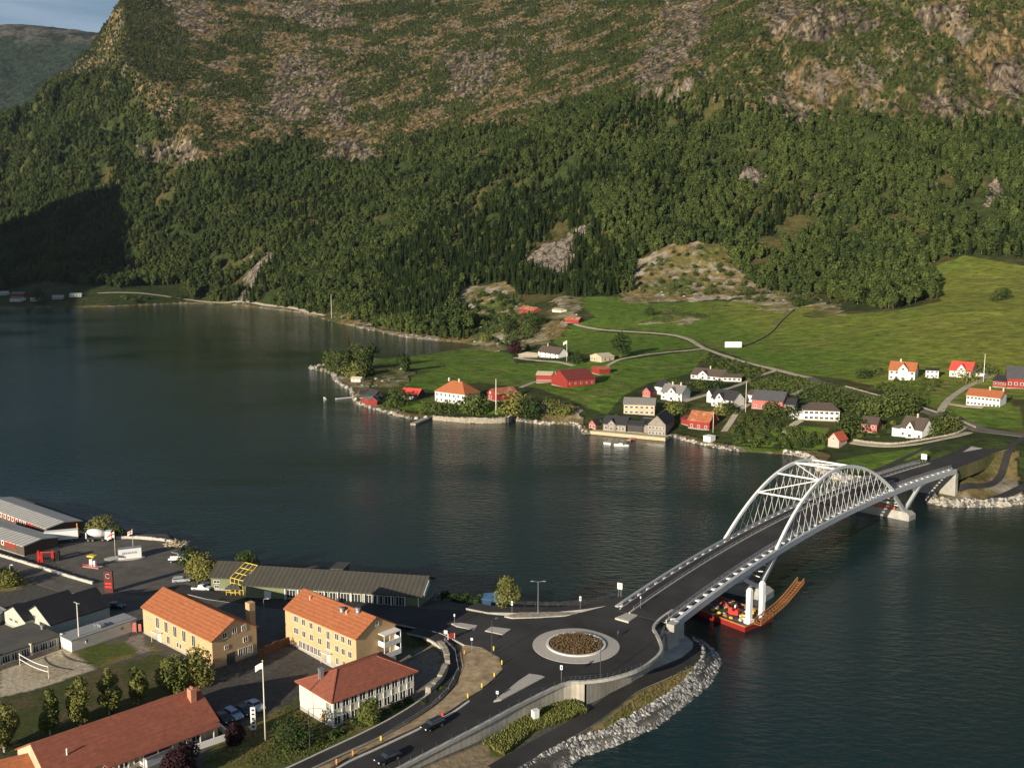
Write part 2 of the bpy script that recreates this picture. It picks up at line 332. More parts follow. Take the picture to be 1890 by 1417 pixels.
SCREE = [[(965, 495), (1000, 460), (1045, 425), (1090, 420), (1060, 460), (1050, 495), (985, 502)], [(1365, 330), (1385, 300), (1410, 340), (1400, 358), (1370, 350)], [(1430, 345), (1460, 345), (1455, 362)], [(1480, 365), (1518, 358), (1515, 384), (1495, 380)], [(1815, 345), (1830, 320), (1845, 350), (1825, 388), (1810, 380)],
    [(1720, 340), (1732, 345), (1725, 362), (1712, 362)], [(440, 540), (480, 455), (500, 470), (470, 530), (460, 560)], [(1235, 190), (1270, 150), (1275, 190)]]
HEATH = [[(860, 520), (940, 525), (970, 560), (960, 610), (1080, 575), (1090, 545), (1040, 545), (1010, 580), (1050, 605), (1010, 630), (900, 650), (850, 625), (870, 590), (840, 570)], [(1150, 545), (1160, 480), (1240, 450), (1340, 445), (1370, 500), (1450, 530), (1560, 560), (1560, 585), (1340, 555), (1180, 558)],
    [(1170, 600), (1220, 578), (1290, 576), (1300, 590), (1250, 602)], [(680, 690), (740, 680), (760, 690), (740, 705), (690, 710)], [(570, 680), (640, 690), (680, 700), (660, 745), (620, 700)], [(700, 755), (780, 762), (770, 780), (690, 760)], [(1000, 740), (1060, 745), (1070, 790), (1000, 790), (980, 770)], [(1760, 870), (1850, 840), (1890, 835), (1890, 930), (1720, 930), (1740, 895)], [(560, 575), (660, 600), (880, 640), (880, 630), (700, 600), (600, 570)]]
def classes(X, Y, Z):
    """land cover weights on the ground"""
    u, v = proj(X, Y, Z)
    u = u + (fbm(X, Y, 34, 4, .65) - .5) * 70; v = v + (fbm(X + 999, Y, 34, 4, .65) - .5) * 44
    c = {}
    def any_(polys):
        r = np.zeros(u.shape, bool)
        for p in polys: r |= inpoly(u, v, p)
        return r
    u0, v0 = proj(X, Y, Z); r = np.zeros(u.shape, bool)
    for p in MEADOWS: r |= inpoly(u0 + (u - u0) * .08, v0 + (v - v0) * .06, p)
    c['meadow'] = r; c['rock'] = any_(ROCKS); c['scree'] = any_(SCREE); c['heath'] = any_(HEATH)
    # tree line: row of the picture translated to the ground once, above it open heath
    line = np.interp(u, [-300, 0, 100, 230, 330, 380, 560, 610, 690, 760, 860, 960, 1100, 1200, 1300, 1400, 1500, 1640, 1700, 1760, 1890, 2300], [200, 200, 150, 130, 300, 300, 250, 300, 300, 270, 245, 235, 190, 170, 175, 205, 225, 220, 225, 235, 220, 200])
    c['high'] = v < line
    return c, u, v
Xf, Yf, Zf = GX.ravel(), GY.ravel(), ZZ.ravel()
cl, uf, vf = classes(Xf, Yf, Zf)
n1 = fbm(Xf, Yf, 60, 5, .6); n2 = fbm(Xf + 500, Yf, 12, 3, .6); n3 = fbm(Xf, Yf + 700, 150, 4)
def mixc_(a, b, t): return a * (1 - t[:, None]) + np.array(b)[None, :] * t[:, None]
cols = np.tile(np.array([.035, .05, .015]), (len(Xf), 1))
cols = mixc_(cols, (.10, .078, .03), sstep(.45, .65, n1) * .6)
hi = cl['high'].astype(float)
n4 = fbm(Xf, Yf + 90, 9, 3, .7); hc = mixc_(np.tile(np.array([.190, .135, .065]), (len(Xf), 1)), (.060, .070, .02), sstep(.40, .56, n1)); hc = mixc_(hc, (.23, .165, .09), sstep(.52, .68, n2)); hc = mixc_(hc, (.045, .052, .02), sstep(.5, .62, n4)); hc = mixc_(hc, (.17, .145, .115), sstep(.60, .66, fbm(Xf * 1.5, Yf * .6 + 50, 40, 4, .65)) * sstep(.4, .6, n4 + .1))
cols = cols * (1 - hi[:, None]) + hc * hi[:, None]
he = (cl['heath'] | ((Zf < 1.6) & (Zf > -2))).astype(float)
cols = mixc_(cols, (.19, .15, .062), he); cols = mixc_(cols, (.33, .29, .22), he * sstep(.5, .62, n2))
cols = mixc_(cols, (.085, .10, .03), he * sstep(.52, .64, n1))
rk = cl['rock'].astype(float) * sstep(.40, .52, fbm(Xf + 90, Yf, 26, 5, .7))
cols = mixc_(cols, (.150, .118, .088), rk); st = fbm(Xf * 2.2, Zf * .5, 12, 4, .7); cols = mixc_(cols, (.30, .25, .18), rk * sstep(.55, .66, st)); cols = mixc_(cols, (.06, .05, .042), rk * sstep(.52, .60, 1 - st))
cols = mixc_(cols, (.25, .21, .165), cl['scree'].astype(float))
md = cl['meadow'].astype(float) * (1 - cl['heath'] * .8)
gm = mixc_(np.tile(np.array([.085, .140, .020]), (len(Xf), 1)), (.155, .172, .030), sstep(.35, .7, fbm(Xf, Yf, 110, 4) * .6 + .4 * sstep(60, 330, Xf))); gm = gm * (1 + .10 * np.sin((Xf * .8 + Yf * .45) * .9 + 3 * fbm(Xf, Yf, 60, 2)))[:, None]; gm = mixc_(gm, (.155, .13, .05), sstep(.63, .75, n2) * .5)
cols = cols * (1 - md[:, None]) + gm * md[:, None]
m_ground = mat('hillside ground', attr='ground', rough=.95, var=.45, scale=.12, bump=2.2, spec=.1)
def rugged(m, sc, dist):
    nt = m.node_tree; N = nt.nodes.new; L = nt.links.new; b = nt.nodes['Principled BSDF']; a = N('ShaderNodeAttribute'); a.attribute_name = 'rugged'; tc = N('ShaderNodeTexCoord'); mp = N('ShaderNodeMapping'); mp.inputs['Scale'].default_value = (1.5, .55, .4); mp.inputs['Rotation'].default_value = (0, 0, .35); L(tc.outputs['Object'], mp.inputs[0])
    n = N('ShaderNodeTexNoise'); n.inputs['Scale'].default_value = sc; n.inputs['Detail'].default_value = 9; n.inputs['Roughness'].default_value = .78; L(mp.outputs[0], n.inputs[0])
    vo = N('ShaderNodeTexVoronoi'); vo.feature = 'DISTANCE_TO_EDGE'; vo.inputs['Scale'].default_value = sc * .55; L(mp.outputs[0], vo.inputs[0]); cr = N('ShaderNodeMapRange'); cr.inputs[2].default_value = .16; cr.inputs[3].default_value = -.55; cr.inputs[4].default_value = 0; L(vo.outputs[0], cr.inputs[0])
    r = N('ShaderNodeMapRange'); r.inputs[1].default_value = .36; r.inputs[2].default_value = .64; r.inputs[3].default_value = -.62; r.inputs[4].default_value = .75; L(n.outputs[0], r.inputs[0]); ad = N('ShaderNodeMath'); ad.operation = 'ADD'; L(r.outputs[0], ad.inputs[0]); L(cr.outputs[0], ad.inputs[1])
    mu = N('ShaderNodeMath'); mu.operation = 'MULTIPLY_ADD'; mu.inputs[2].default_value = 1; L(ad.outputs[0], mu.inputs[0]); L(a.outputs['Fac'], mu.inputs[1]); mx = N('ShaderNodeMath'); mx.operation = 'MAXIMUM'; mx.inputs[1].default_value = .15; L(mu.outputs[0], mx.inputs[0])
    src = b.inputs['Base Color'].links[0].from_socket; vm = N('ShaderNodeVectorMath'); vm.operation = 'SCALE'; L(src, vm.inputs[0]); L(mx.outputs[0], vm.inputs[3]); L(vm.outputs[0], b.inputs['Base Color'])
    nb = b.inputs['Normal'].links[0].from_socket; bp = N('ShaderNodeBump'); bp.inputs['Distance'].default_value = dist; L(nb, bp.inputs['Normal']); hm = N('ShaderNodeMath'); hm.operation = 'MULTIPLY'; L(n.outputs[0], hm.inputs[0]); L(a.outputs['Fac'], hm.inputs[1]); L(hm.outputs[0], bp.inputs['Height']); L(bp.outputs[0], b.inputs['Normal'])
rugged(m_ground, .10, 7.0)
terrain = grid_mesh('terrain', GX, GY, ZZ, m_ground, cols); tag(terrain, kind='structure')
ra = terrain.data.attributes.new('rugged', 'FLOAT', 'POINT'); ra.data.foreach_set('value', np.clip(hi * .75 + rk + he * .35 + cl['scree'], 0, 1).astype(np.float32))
# quick lookup for placing things
from mathutils.bvhtree import BVHTree
def gz(x, y):
    return far_h(np.array([x]), np.array([y]))[0]
def far_pt(u, v, z0=5.0):
    """ground point of the far side under a picture position"""
    a, f, d = ray(u, v); ys = np.linspace(380, 3400, 1400); xs = a * ys / f; zs = CAM_H + d * ys / f
    h = _terr_interp(xs, ys); k = np.argmax(h >= zs)
    if h[k] < zs[k]: return P(u, v, z0)
    y = ys[k]
    if k: g0 = zs[k - 1] - h[k - 1]; g1 = h[k] - zs[k]; y = ys[k - 1] + (ys[k] - ys[k - 1]) * g0 / max(1e-6, g0 + g1)
    x = a * y / f; return (x, y, float(_terr_interp(np.array([x]), np.array([y]))[0]))
def _terr_interp(x, y):
    yy = y + 60; r = np.hypot(x, yy); t = np.arctan2(x, yy)
    i = np.clip(np.log(np.maximum(r, 1) / 400) / math.log(3500 / 400) * (NR - 1), 0, NR - 1.001); j = np.clip((t - th[0]) / (th[-1] - th[0]) * (NT - 1), 0, NT - 1.001)
    i0 = i.astype(int); j0 = j.astype(int); fi = i - i0; fj = j - j0
    return (ZZ[i0, j0] * (1 - fj) + ZZ[i0, j0 + 1] * fj) * (1 - fi) + (ZZ[i0 + 1, j0] * (1 - fj) + ZZ[i0 + 1, j0 + 1] * fj) * fi
# far blue ridge
hx = np.linspace(-6500, 1500, 420); hy = np.linspace(4200, 8200, 200); HX, HY = np.meshgrid(hx, hy)
ridge = np.interp(HX, [-6500, -4200, -3300, -3080, -2900, -2600, -2350, -1500, 1500], [1150, 1330, 1385, 1392, 1370, 1335, 1350, 1400, 1500])
HZ = (ridge + 78) * sstep(4100, 6400, HY) * (1 - .5 * sstep(6450, 8200, HY)) + (fbm(HX, HY, 700, 5, .55) - .5) * 260 * sstep(4200, 4800, HY) * (1 - sstep(5600, 6300, HY) * .85) + (fbm(HX, HY, 60, 3) - .5) * 14
hcol = np.tile(np.array([.022, .034, .024]), (HX.size, 1)); hcol = mixc_(hcol, (.09, .085, .07), (sstep(1240, 1330, HZ.ravel()) * .8)); hcol = mixc_(hcol, (.02, .03, .02), sstep(.45, .6, fbm(HX.ravel(), HY.ravel(), 90, 4)))
m_far = mat('far ridge ground', attr='ground', rough=1, var=.75, scale=.03, bump=22, spec=.1)
tag(grid_mesh('hills', HX, HY, HZ, m_far, hcol), kind='structure')
# mountain on the near shore, out of frame to the left: its shade falls on the far left slope
def shade_hill():
    xs = np.linspace(-3600, -760, 110); ys = np.linspace(-900, 1300, 100); A, B = np.meshgrid(xs, ys)
    z = SH[2] * np.exp(-((A - SH[0]) / SH[3]) ** 2 - ((B - SH[1]) / SH[4]) ** 2) * (.8 + .4 * fbm(A, B, 300, 4)) - 6
    c = np.tile(np.array([.04, .055, .02]), (A.size, 1)); tag(grid_mesh('hills', A, B, z, m_ground, c), kind='structure')
SH = (-1740, 950, 590, 610, 580)
shade_hill()
# water
wm = bpy.data.materials.new('fjord water'); wm.use_nodes = True; nt = wm.node_tree; b = nt.nodes['Principled BSDF']
b.inputs['Base Color'].default_value = (.004, .020, .020, 1); b.inputs['Roughness'].default_value = .08; b.inputs['IOR'].default_value = 1.33; b.inputs['Specular IOR Level'].default_value = .36
N = nt.nodes.new; L = nt.links.new; g = N('ShaderNodeNewGeometry')
mp1 = N('ShaderNodeMapping'); mp1.inputs['Rotation'].default_value = (0, 0, R(35)); mp1.inputs['Scale'].default_value = (.22, .42, 1); L(g.outputs['Position'], mp1.inputs[0])
a1 = N('ShaderNodeTexNoise'); a1.inputs['Scale'].default_value = 1.25; a1.inputs['Detail'].default_value = 6; a1.inputs['Roughness'].default_value = .6; L(mp1.outputs[0], a1.inputs[0])
mp2 = N('ShaderNodeMapping'); mp2.inputs['Rotation'].default_value = (0, 0, R(28)); mp2.inputs['Scale'].default_value = (.012, .05, 1); L(g.outputs['Position'], mp2.inputs[0])
a2 = N('ShaderNodeTexNoise'); a2.inputs['Scale'].default_value = 1; a2.inputs['Detail'].default_value = 3; L(mp2.outputs[0], a2.inputs[0])
b1 = N('ShaderNodeBump'); b1.inputs['Distance'].default_value = .65; wn = N('ShaderNodeTexNoise'); wn.inputs['Scale'].default_value = .0055; wn.inputs['Detail'].default_value = 3; L(g.outputs['Position'], wn.inputs[0]); wr = N('ShaderNodeMapRange'); wr.inputs[1].default_value = .38; wr.inputs[2].default_value = .62; wr.inputs[3].default_value = .22; wr.inputs[4].default_value = .85; L(wn.outputs[0], wr.inputs[0]); L(wr.outputs[0], b1.inputs['Strength']); L(a1.outputs[0], b1.inputs['Height'])
b2 = N('ShaderNodeBump'); b2.inputs['Distance'].default_value = 1.2; b2.inputs['Strength'].default_value = .3; L(a2.outputs[0], b2.inputs['Height']); L(b1.outputs[0], b2.inputs['Normal']); L(b2.outputs[0], b.inputs['Normal'])
water = mesh_obj('water', [(-12000, -1500, 0), (12000, -1500, 0), (12000, 12000, 0), (-12000, 12000, 0)], [(0, 1, 2, 3)], wm); tag(water, kind='structure')
# ================================================================== TREES
def leafmat(name, c, c2, obj_rand=.25):
    m = bpy.data.materials.new(name); m.use_nodes = True; nt = m.node_tree; N = nt.nodes.new; L = nt.links.new; b = nt.nodes['Principled BSDF']
    b.inputs['Roughness'].default_value = .8; b.inputs['Specular IOR Level'].default_value = .15
    oi = N('ShaderNodeObjectInfo'); g = N('ShaderNodeNewGeometry'); n = N('ShaderNodeTexNoise'); n.inputs['Scale'].default_value = .012; n.inputs['Detail'].default_value = 4; L(g.outputs['Position'], n.inputs[0])
    ad = N('ShaderNodeMath'); ad.operation = 'MULTIPLY_ADD'; ad.inputs[1].default_value = .75; L(oi.outputs['Random'], ad.inputs[0])
    sb = N('ShaderNodeMath'); sb.operation = 'MULTIPLY_ADD'; sb.inputs[1].default_value = 1.7; sb.inputs[2].default_value = -.72; L(n.outputs[0], sb.inputs[0]); L(sb.outputs[0], ad.inputs[2])
    ad.use_clamp = True
    mx = N('ShaderNodeMix'); mx.data_type = 'RGBA'; mx.inputs[6].default_value = (*c, 1); mx.inputs[7].default_value = (*c2, 1); L(ad.outputs[0], mx.inputs[0])
    n2 = N('ShaderNodeTexNoise'); n2.inputs['Scale'].default_value = .9; L(g.outputs['Position'], n2.inputs[0]); mr = N('ShaderNodeMapRange'); mr.inputs[1].default_value = .3; mr.inputs[2].default_value = .7; mr.inputs[3].default_value = .65; mr.inputs[4].default_value = 1.35; L(n2.outputs[0], mr.inputs[0])
    vm = N('ShaderNodeVectorMath'); vm.operation = 'SCALE'; L(mx.outputs[2], vm.inputs[0]); L(mr.outputs[0], vm.inputs[3]); L(vm.outputs[0], b.inputs['Base Color'])
    return m
M_LEAF = leafmat('broad leaves', (.024, .042, .012), (.078, .103, .026)); M_NEED = leafmat('dark needles', (.018, .036, .011), (.036, .058, .015))
M_PURP = leafmat('purple leaves', (.022, .010, .014), (.04, .015, .018)); M_BARK = mat('bark', (.16, .13, .10), .95, var=.3, scale=2); M_BIRCH = mat('pale bark', (.42, .40, .36), .9, var=.4, scale=3)
M_YELL = leafmat('autumn leaves', (.09, .09, .02), (.15, .12, .03))
M_HEATH = leafmat('heath scrub', (.080, .070, .026), (.155, .12, .058))
def leaf_cloud(blobs, n, size, seed, flat=.0):
    """many small leaf-clump faces spread through a crown of overlapping blobs (x,y,z,rx,rz)"""
    r = np.random.default_rng(seed); V = []; F = []; vol = np.array([b[3] ** 2 * b[4] for b in blobs]); vol = vol / vol.sum()
    for k, b in enumerate(blobs):
        m = max(6, int(n * vol[k])); d = r.normal(size=(m, 3)); d /= np.linalg.norm(d, axis=1)[:, None]; rad = r.uniform(.55, 1.0, m) ** .5
        c = np.array(b[:3]) + d * rad[:, None] * np.array([b[3], b[3], b[4]]); nn = d + r.normal(size=(m, 3)) * .55; nn[:, 2] += .25; nn /= np.linalg.norm(nn, axis=1)[:, None]
        t = np.cross(nn, r.normal(size=(m, 3))); t /= np.linalg.norm(t, axis=1)[:, None]; s = np.cross(nn, t); sz = size * r.uniform(.6, 1.35, m)
        t = t * sz[:, None]; s = s * (sz * r.uniform(.55, 1, m))[:, None]
        for i in range(m):
            j = len(V); V += [c[i] - t[i] - s[i] * .6, c[i] + t[i] * .7 - s[i], c[i] + t[i] + s[i] * .7, c[i] - t[i] * .5 + s[i]]; F.append((j, j + 1, j + 2, j + 3))
    return V, F
def crown_blobs(h, w, seed, lo=.25, nb=7, slim=1.0):
    r = random.Random(seed); bl = []
    for k in range(nb):
        t = (k + .5) / nb; z = h * (lo + (1 - lo) * t * .93); env = math.sin(math.pi * min(1, .18 + .78 * t)) ** .7
        a = r.uniform(0, 6.28); off = w * .42 * env * r.uniform(.4, 1.0) * (1 if k < nb - 1 else .2)
        rr_ = w * r.uniform(.40, .58) * env; bl.append((math.cos(a) * off, math.sin(a) * off, z - rr_ * .2, rr_, rr_ * r.uniform(.75, 1.15) * slim))
    return bl
def trunk_mesh(mb, h, r0, seed, limbs=5, lo=.25, m=0, w=3):
    r = random.Random(seed); pts = [(0, 0, -.6)]; x = y = 0
    for k in range(1, 6): x += r.uniform(-.12, .12); y += r.uniform(-.12, .12); pts.append((x, y, h * .85 * k / 5))
    mb.tube(pts, [r0 * (1 - .16 * k) for k in range(6)], 6, m)
    for k in range(limbs):
        t = lo + (.75 - lo) * k / limbs; z = h * t; a = r.uniform(0, 6.28); l = w * r.uniform(.3, .5)
        mb.tube([(x * t, y * t, z), (math.cos(a) * l * .5, math.sin(a) * l * .5, z + l * .35), (math.cos(a) * l, math.sin(a) * l, z + l * .9)], [r0 * .35, r0 * .22, r0 * .1], 4, m)
def merge_tree(h, w, seed, n, size, leaf, bark, lo=.22, nb=7, slim=1.):
    """trunk + crown as one small mesh, for the woods"""
    mb = MB(); trunk_mesh(mb, h, h * .018, seed, 2, m=1, w=w); V, F = leaf_cloud(crown_blobs(h, w, seed, lo, nb, slim), n, size, seed); mb.add(V, F, 0)
    me = bpy.data.meshes.new('wood_tree'); me.from_pydata(mb.v, [], mb.f); me.materials.append(leaf); me.materials.append(bark); me.polygons.foreach_set('material_index', mb.m); me.update(); return me
def conifer_cloud(h, w, n, size, seed):
    r = np.random.default_rng(seed); V = []; F = []
    for i in range(n):
        t = r.random() ** 1.25; z = h * (.08 + .92 * t); rad = w * (1 - t) * (.5 + .5 * r.random()) * (.8 + .25 * math.sin(t * 46)); a = r.random() * 6.283
        d = np.array([math.cos(a), math.sin(a), 0]); c = d * rad + np.array([0, 0, z]); tan = np.array([-d[1], d[0], 0]); out = d * 1.0 + np.array([0, 0, -.55]); sz = size * (1.1 - .6 * t) * r.uniform(.7, 1.3)
        j = len(V); V += [c - tan * sz * .8 - out * sz * .8, c + tan * sz * .8 - out * sz * .8, c + tan * sz * .35 + out * sz, c - tan * sz * .35 + out * sz]; F.append((j, j + 1, j + 2, j + 3))
    return V, F
def merge_conifer(h, w, seed, n, size):
    mb = MB(); mb.tube([(0, 0, -.6), (0, 0, h * .95)], [h * .018, .03], 5, 1); V, F = conifer_cloud(h, w, n, size, seed); mb.add(V, F, 0)
    me = bpy.data.meshes.new('wood_conifer'); me.from_pydata(mb.v, [], mb.f); me.materials.append(M_NEED); me.materials.append(M_BARK); me.polygons.foreach_set('material_index', mb.m); me.update(); return me
WOOD = [merge_tree(13, 4.6, 11, 520, .62, M_LEAF, M_BARK), merge_tree(12, 4.0, 12, 480, .6, M_LEAF, M_BIRCH, .15, 8), merge_tree(14, 4.4, 13, 520, .66, M_LEAF, M_BARK, .2, 9, 1.2), merge_tree(10, 4.4, 14, 460, .6, M_LEAF, M_BARK, .1, 6),
    merge_conifer(16, 3.1, 15, 480, .75), merge_conifer(14, 2.6, 16, 420, .7), merge_tree(4.6, 3.0, 17, 220, .44, M_LEAF, M_BARK, .05, 5), merge_tree(2.4, 3.4, 18, 120, .5, M_HEATH, M_BARK, .05, 4), merge_tree(15, 6.0, 19, 560, .7, M_LEAF, M_BARK, .18, 9)]
proto = bpy.data.collections.new('wood kinds')
for i, me in enumerate(WOOD):
    o = bpy.data.objects.new('kind_%d' % i, me); proto.objects.link(o)
def scatter_object(name, pts, rot, scl, idx, coll, label, cat):
    me = bpy.data.meshes.new(name); me.vertices.add(len(pts)); me.vertices.foreach_set('co', np.asarray(pts, np.float32).ravel())
    a = me.attributes.new('rotz', 'FLOAT', 'POINT'); a.data.foreach_set('value', np.asarray(rot, np.float32))
    a = me.attributes.new('scl', 'FLOAT_VECTOR', 'POINT'); a.data.foreach_set('vector', np.asarray(scl, np.float32).ravel())
    a = me.attributes.new('kidx', 'INT', 'POINT'); a.data.foreach_set('value', np.asarray(idx, np.int32))
    o = bpy.data.objects.new(name, me); COL.objects.link(o); ng = bpy.data.node_groups.new(name, 'GeometryNodeTree')
    ng.interface.new_socket('Geometry', in_out='INPUT', socket_type='NodeSocketGeometry'); ng.interface.new_socket('Geometry', in_out='OUTPUT', socket_type='NodeSocketGeometry')
    N = ng.nodes.new; L = ng.links.new; gi = N('NodeGroupInput'); go = N('NodeGroupOutput'); ip = N('GeometryNodeInstanceOnPoints'); ci = N('GeometryNodeCollectionInfo')
    ci.inputs['Collection'].default_value = coll; ci.inputs['Separate Children'].default_value = True; ci.inputs['Reset Children'].default_value = True
    def na(n, t): q = N('GeometryNodeInputNamedAttribute'); q.data_type = t; q.inputs[0].default_value = n; return q.outputs['Attribute']
    cx = N('ShaderNodeCombineXYZ'); L(na('rotz', 'FLOAT'), cx.inputs[2])
    L(gi.outputs[0], ip.inputs['Points']); L(ci.outputs[0], ip.inputs['Instance']); ip.inputs['Pick Instance'].default_value = True
    L(na('kidx', 'INT'), ip.inputs['Instance Index']); L(cx.outputs[0], ip.inputs['Rotation']); L(na('scl', 'FLOAT_VECTOR'), ip.inputs['Scale']); L(ip.outputs[0], go.inputs[0])
    md = o.modifiers.new('scatter', 'NODES'); md.node_group = ng; tag(o, label, cat, kind='stuff'); return o
# candidate positions over the far side, jittered grid in world metres
def candidates(step, x0, x1, y0, y1, seed):
    r = np.random.default_rng(seed); X, Y = np.meshgrid(np.arange(x0, x1, step), np.arange(y0, y1, step)); X = X.ravel() + r.uniform(-.5, .5, X.size) * step; Y = Y.ravel() + r.uniform(-.5, .5, Y.size) * step
    k = (np.abs(X) < Y * .62 + 60); X = X[k]; Y = Y[k]; Z = _terr_interp(X, Y); k = Z > 1.2; return X[k], Y[k], Z[k], r
FOREST_EDGE = [(-300, 560), (0, 545), (60, 520), (200, 530), (260, 548), (345, 540), (350, 556), (450, 558), (520, 568), (600, 582), (610, 570), (660, 590), (700, 605), (760, 618), (860, 630), (880, 600), (840, 560), (860, 530), (930, 520), (950, 545), (1000, 545), (1055, 548), (1140, 545), (1165, 540), (1170, 480), (1235, 455), (1330, 450), (1350, 490), (1400, 535), (1480, 545), (1560, 560), (1640, 572), (1730, 550), (1735, 520), (1700, 492), (1770, 470), (1890, 475), (2400, 460), (2400, -400), (-300, -400)]
X, Y, Z, r_ = candidates(6.6, -1900, 1300, 560, 3250, 3)
c_, u_, v_ = classes(X, Y, Z); u0, v0 = proj(X, Y, Z)
infor = inpoly(u0, v0, FOREST_EDGE) & (v0 > -60); hi = c_['high']; nz = fbm(X, Y, 60, 4, .6); nz2 = fbm(X, Y, 30, 3)
keep = infor & ~c_['scree'] & (~c_['rock'] | (r_.random(len(X)) < .16)) & (~hi | (nz + .35 * (nz2 - .5) > .50) | (r_.random(len(X)) < .30) | ((u0 < 345) & (r_.random(len(X)) < .9))) & (hi | (nz2 > .35))
keep &= ~(inpoly(u0, v0, [(225, 530), (340, 525), (345, 560), (225, 565)]))
X, Y, Z, hi, nz, u0, v0 = [q[keep] for q in (X, Y, Z, hi, nz, u0, v0)]; nn = len(X)
con = (fbm(X + 333, Y, 110, 3) > .60) & (r_.random(nn) < .6) | (inpoly(u0, v0, [(700, 480), (830, 400), (1050, 330), (1160, 500), (1150, 550), (960, 550), (930, 520), (850, 530), (800, 600), (690, 600)]) & (r_.random(nn) < .8)) | (r_.random(nn) < .06)
idx = np.where(con, r_.integers(4, 6, nn), r_.integers(0, 4, nn)); idx = np.where(~con & (r_.random(nn) < .25), 8, idx); hb = hi & (r_.random(nn) < np.where(u0 < 345, .45, .84)); dry = hb & (u0 > 345) & (nz + .35 * (fbm(X, Y, 30, 3) - .5) <= .50); idx = np.where(hb, 6, idx); idx = np.where(dry & (r_.random(nn) < .8), 7, idx)
s = r_.uniform(.68, 1.35, nn) * np.where(hi & ~hb, .55, 1.0); S = np.stack([s * r_.uniform(.9, 1.15, nn), s * r_.uniform(.9, 1.15, nn), s * r_.uniform(.88, 1.15, nn)], -1)
ROT = r_.uniform(0, 6.28, nn)
# the three hundred that show largest are single trees, the rest is the wood
d_ = np.hypot(X, Y) / np.where(hi, .4, 1.); ordr = np.argsort(d_); near = ordr[:300]; far = ordr[300:]
for i in near:
    o = bpy.data.objects.new('conifer_tree' if con[i] else 'broadleaf_tree', WOOD[idx[i]]); COL.objects.link(o); o.location = (X[i], Y[i], Z[i]); o.rotation_euler = (0, 0, ROT[i]); o.scale = S[i]
    if con[i]: tag(o, 'dark green conifer at the foot of the wooded mountainside', 'tree', 'conifers along the lower edge of the mountain wood')
    else: tag(o, 'green broadleaf tree at the foot of the wooded mountainside', 'tree', 'broadleaf trees along the lower edge of the mountain wood')
scatter_object('mountain_wood', np.stack([X, Y, Z], -1)[far], ROT[far], S[far], idx[far], proto, 'dense green mixed wood covering the steep mountainside above the fjord', 'forest')
print('wood trees', nn, 'high', hi.sum())
# ================================================================== NEAR SIDE GROUND AND ROADS
ROADPTS = []  # surveyed heights of the new road
for u, v, z in [(1063, 1191, 7), (983, 1191, 7), (1142, 1191, 7), (1063, 1230, 7), (1063, 1155, 7), (1216, 1200, 7.2), (1204, 1160, 7.5), (1242, 1128, 8.0), (1142, 1101, 8.0), (1079, 1262, 7), (958, 1303, 6.7), (884, 1343, 6.5), (780, 1397, 6.3), (690, 1440, 6.1),
    (929, 1234, 6.9), (863, 1291, 6.6), (780, 1337, 6.3), (700, 1375, 6.0), (600, 1425, 5.7), (560, 1415, 5.5), (680, 1360, 5.9), (740, 1332, 6.1), (815, 1270, 6.4), (833, 1230, 6.6), (823, 1200, 6.7), (800, 1140, 6.3), (700, 1130, 5.2), (600, 1118, 4.5), (450, 1105, 3.9), (860, 1120, 6.6), (950, 1115, 7.2), (1050, 1110, 7.6), (560, 1150, 4.2), (480, 1150, 4.0), (240, 1110, 3.8), (150, 1060, 3.4), (0, 1040, 3.2), (-200, 1060, 3.2), (700, 1480, 5.9), (500, 1480, 5.3), (1300, 1130, 8.5), (360, 1270, 4.1), (0, 1250, 4.1), (450, 1330, 4.2)]:
    ROADPTS.append(P(u, v, z))
t_road = TPS(ROADPTS, .01)
NG = []
for u, v, z in [(0, 935, 2.3), (100, 975, 2.6), (200, 1000, 2.6), (300, 1010, 2.7), (370, 1065, 3.2), (250, 1040, 3.0), (60, 1040, 3.1), (-200, 1000, 3), (350, 1095, 3.6), (450, 1105, 3.8), (560, 1112, 3.9), (600, 1118, 4.4), (700, 1125, 5.0), (800, 1140, 6.2), (200, 1120, 3.8), (100, 1150, 3.9), (100, 1230, 4), (265, 1180, 4), (400, 1240, 4), (540, 1200, 4), (480, 1300, 4), (500, 1170, 4), (610, 1347, 4.1), (761, 1288, 4.2), (770, 1230, 3.4), (760, 1190, 3.4), (740, 1160, 4.2), (800, 1215, 4.6),
    (822, 1200, 6.6), (833, 1230, 6.5), (815, 1270, 6.3), (740, 1332, 6.0), (680, 1360, 5.8), (560, 1415, 5.4), (640, 1375, 4.6), (700, 1340, 4.5), (560, 1390, 4.3), (860, 1200, 6.8), (929, 1234, 6.8), (863, 1291, 6.5), (780, 1337, 6.2), (300, 1400, 4), (200, 1350, 4), (0, 1400, 4), (500, 1400, 4.2), (400, 1480, 4.2), (0, 1500, 4.2),
    (1090, 1312, 2.0), (1000, 1345, 2.6), (900, 1395, 3.0), (960, 1360, 2.6), (860, 1440, 3.3), (1150, 1290, 2.0), (1100, 1325, 2.2), (1250, 1190, 2.0), (1200, 1250, 2.1), (1290, 1200, 2.0), (1180, 1300, 1.8), (1050, 1350, 2.1), (950, 1415, 2.4), (1225, 1170, 2.0), (1250, 1160, 1.9), (820, 1100, 2.5), (900, 1112, 3.2), (1000, 1114, 4.0), (1100, 1108, 4.0)]:
    NG.append(P(u, v, z))
t_near = TPS(NG, .01)
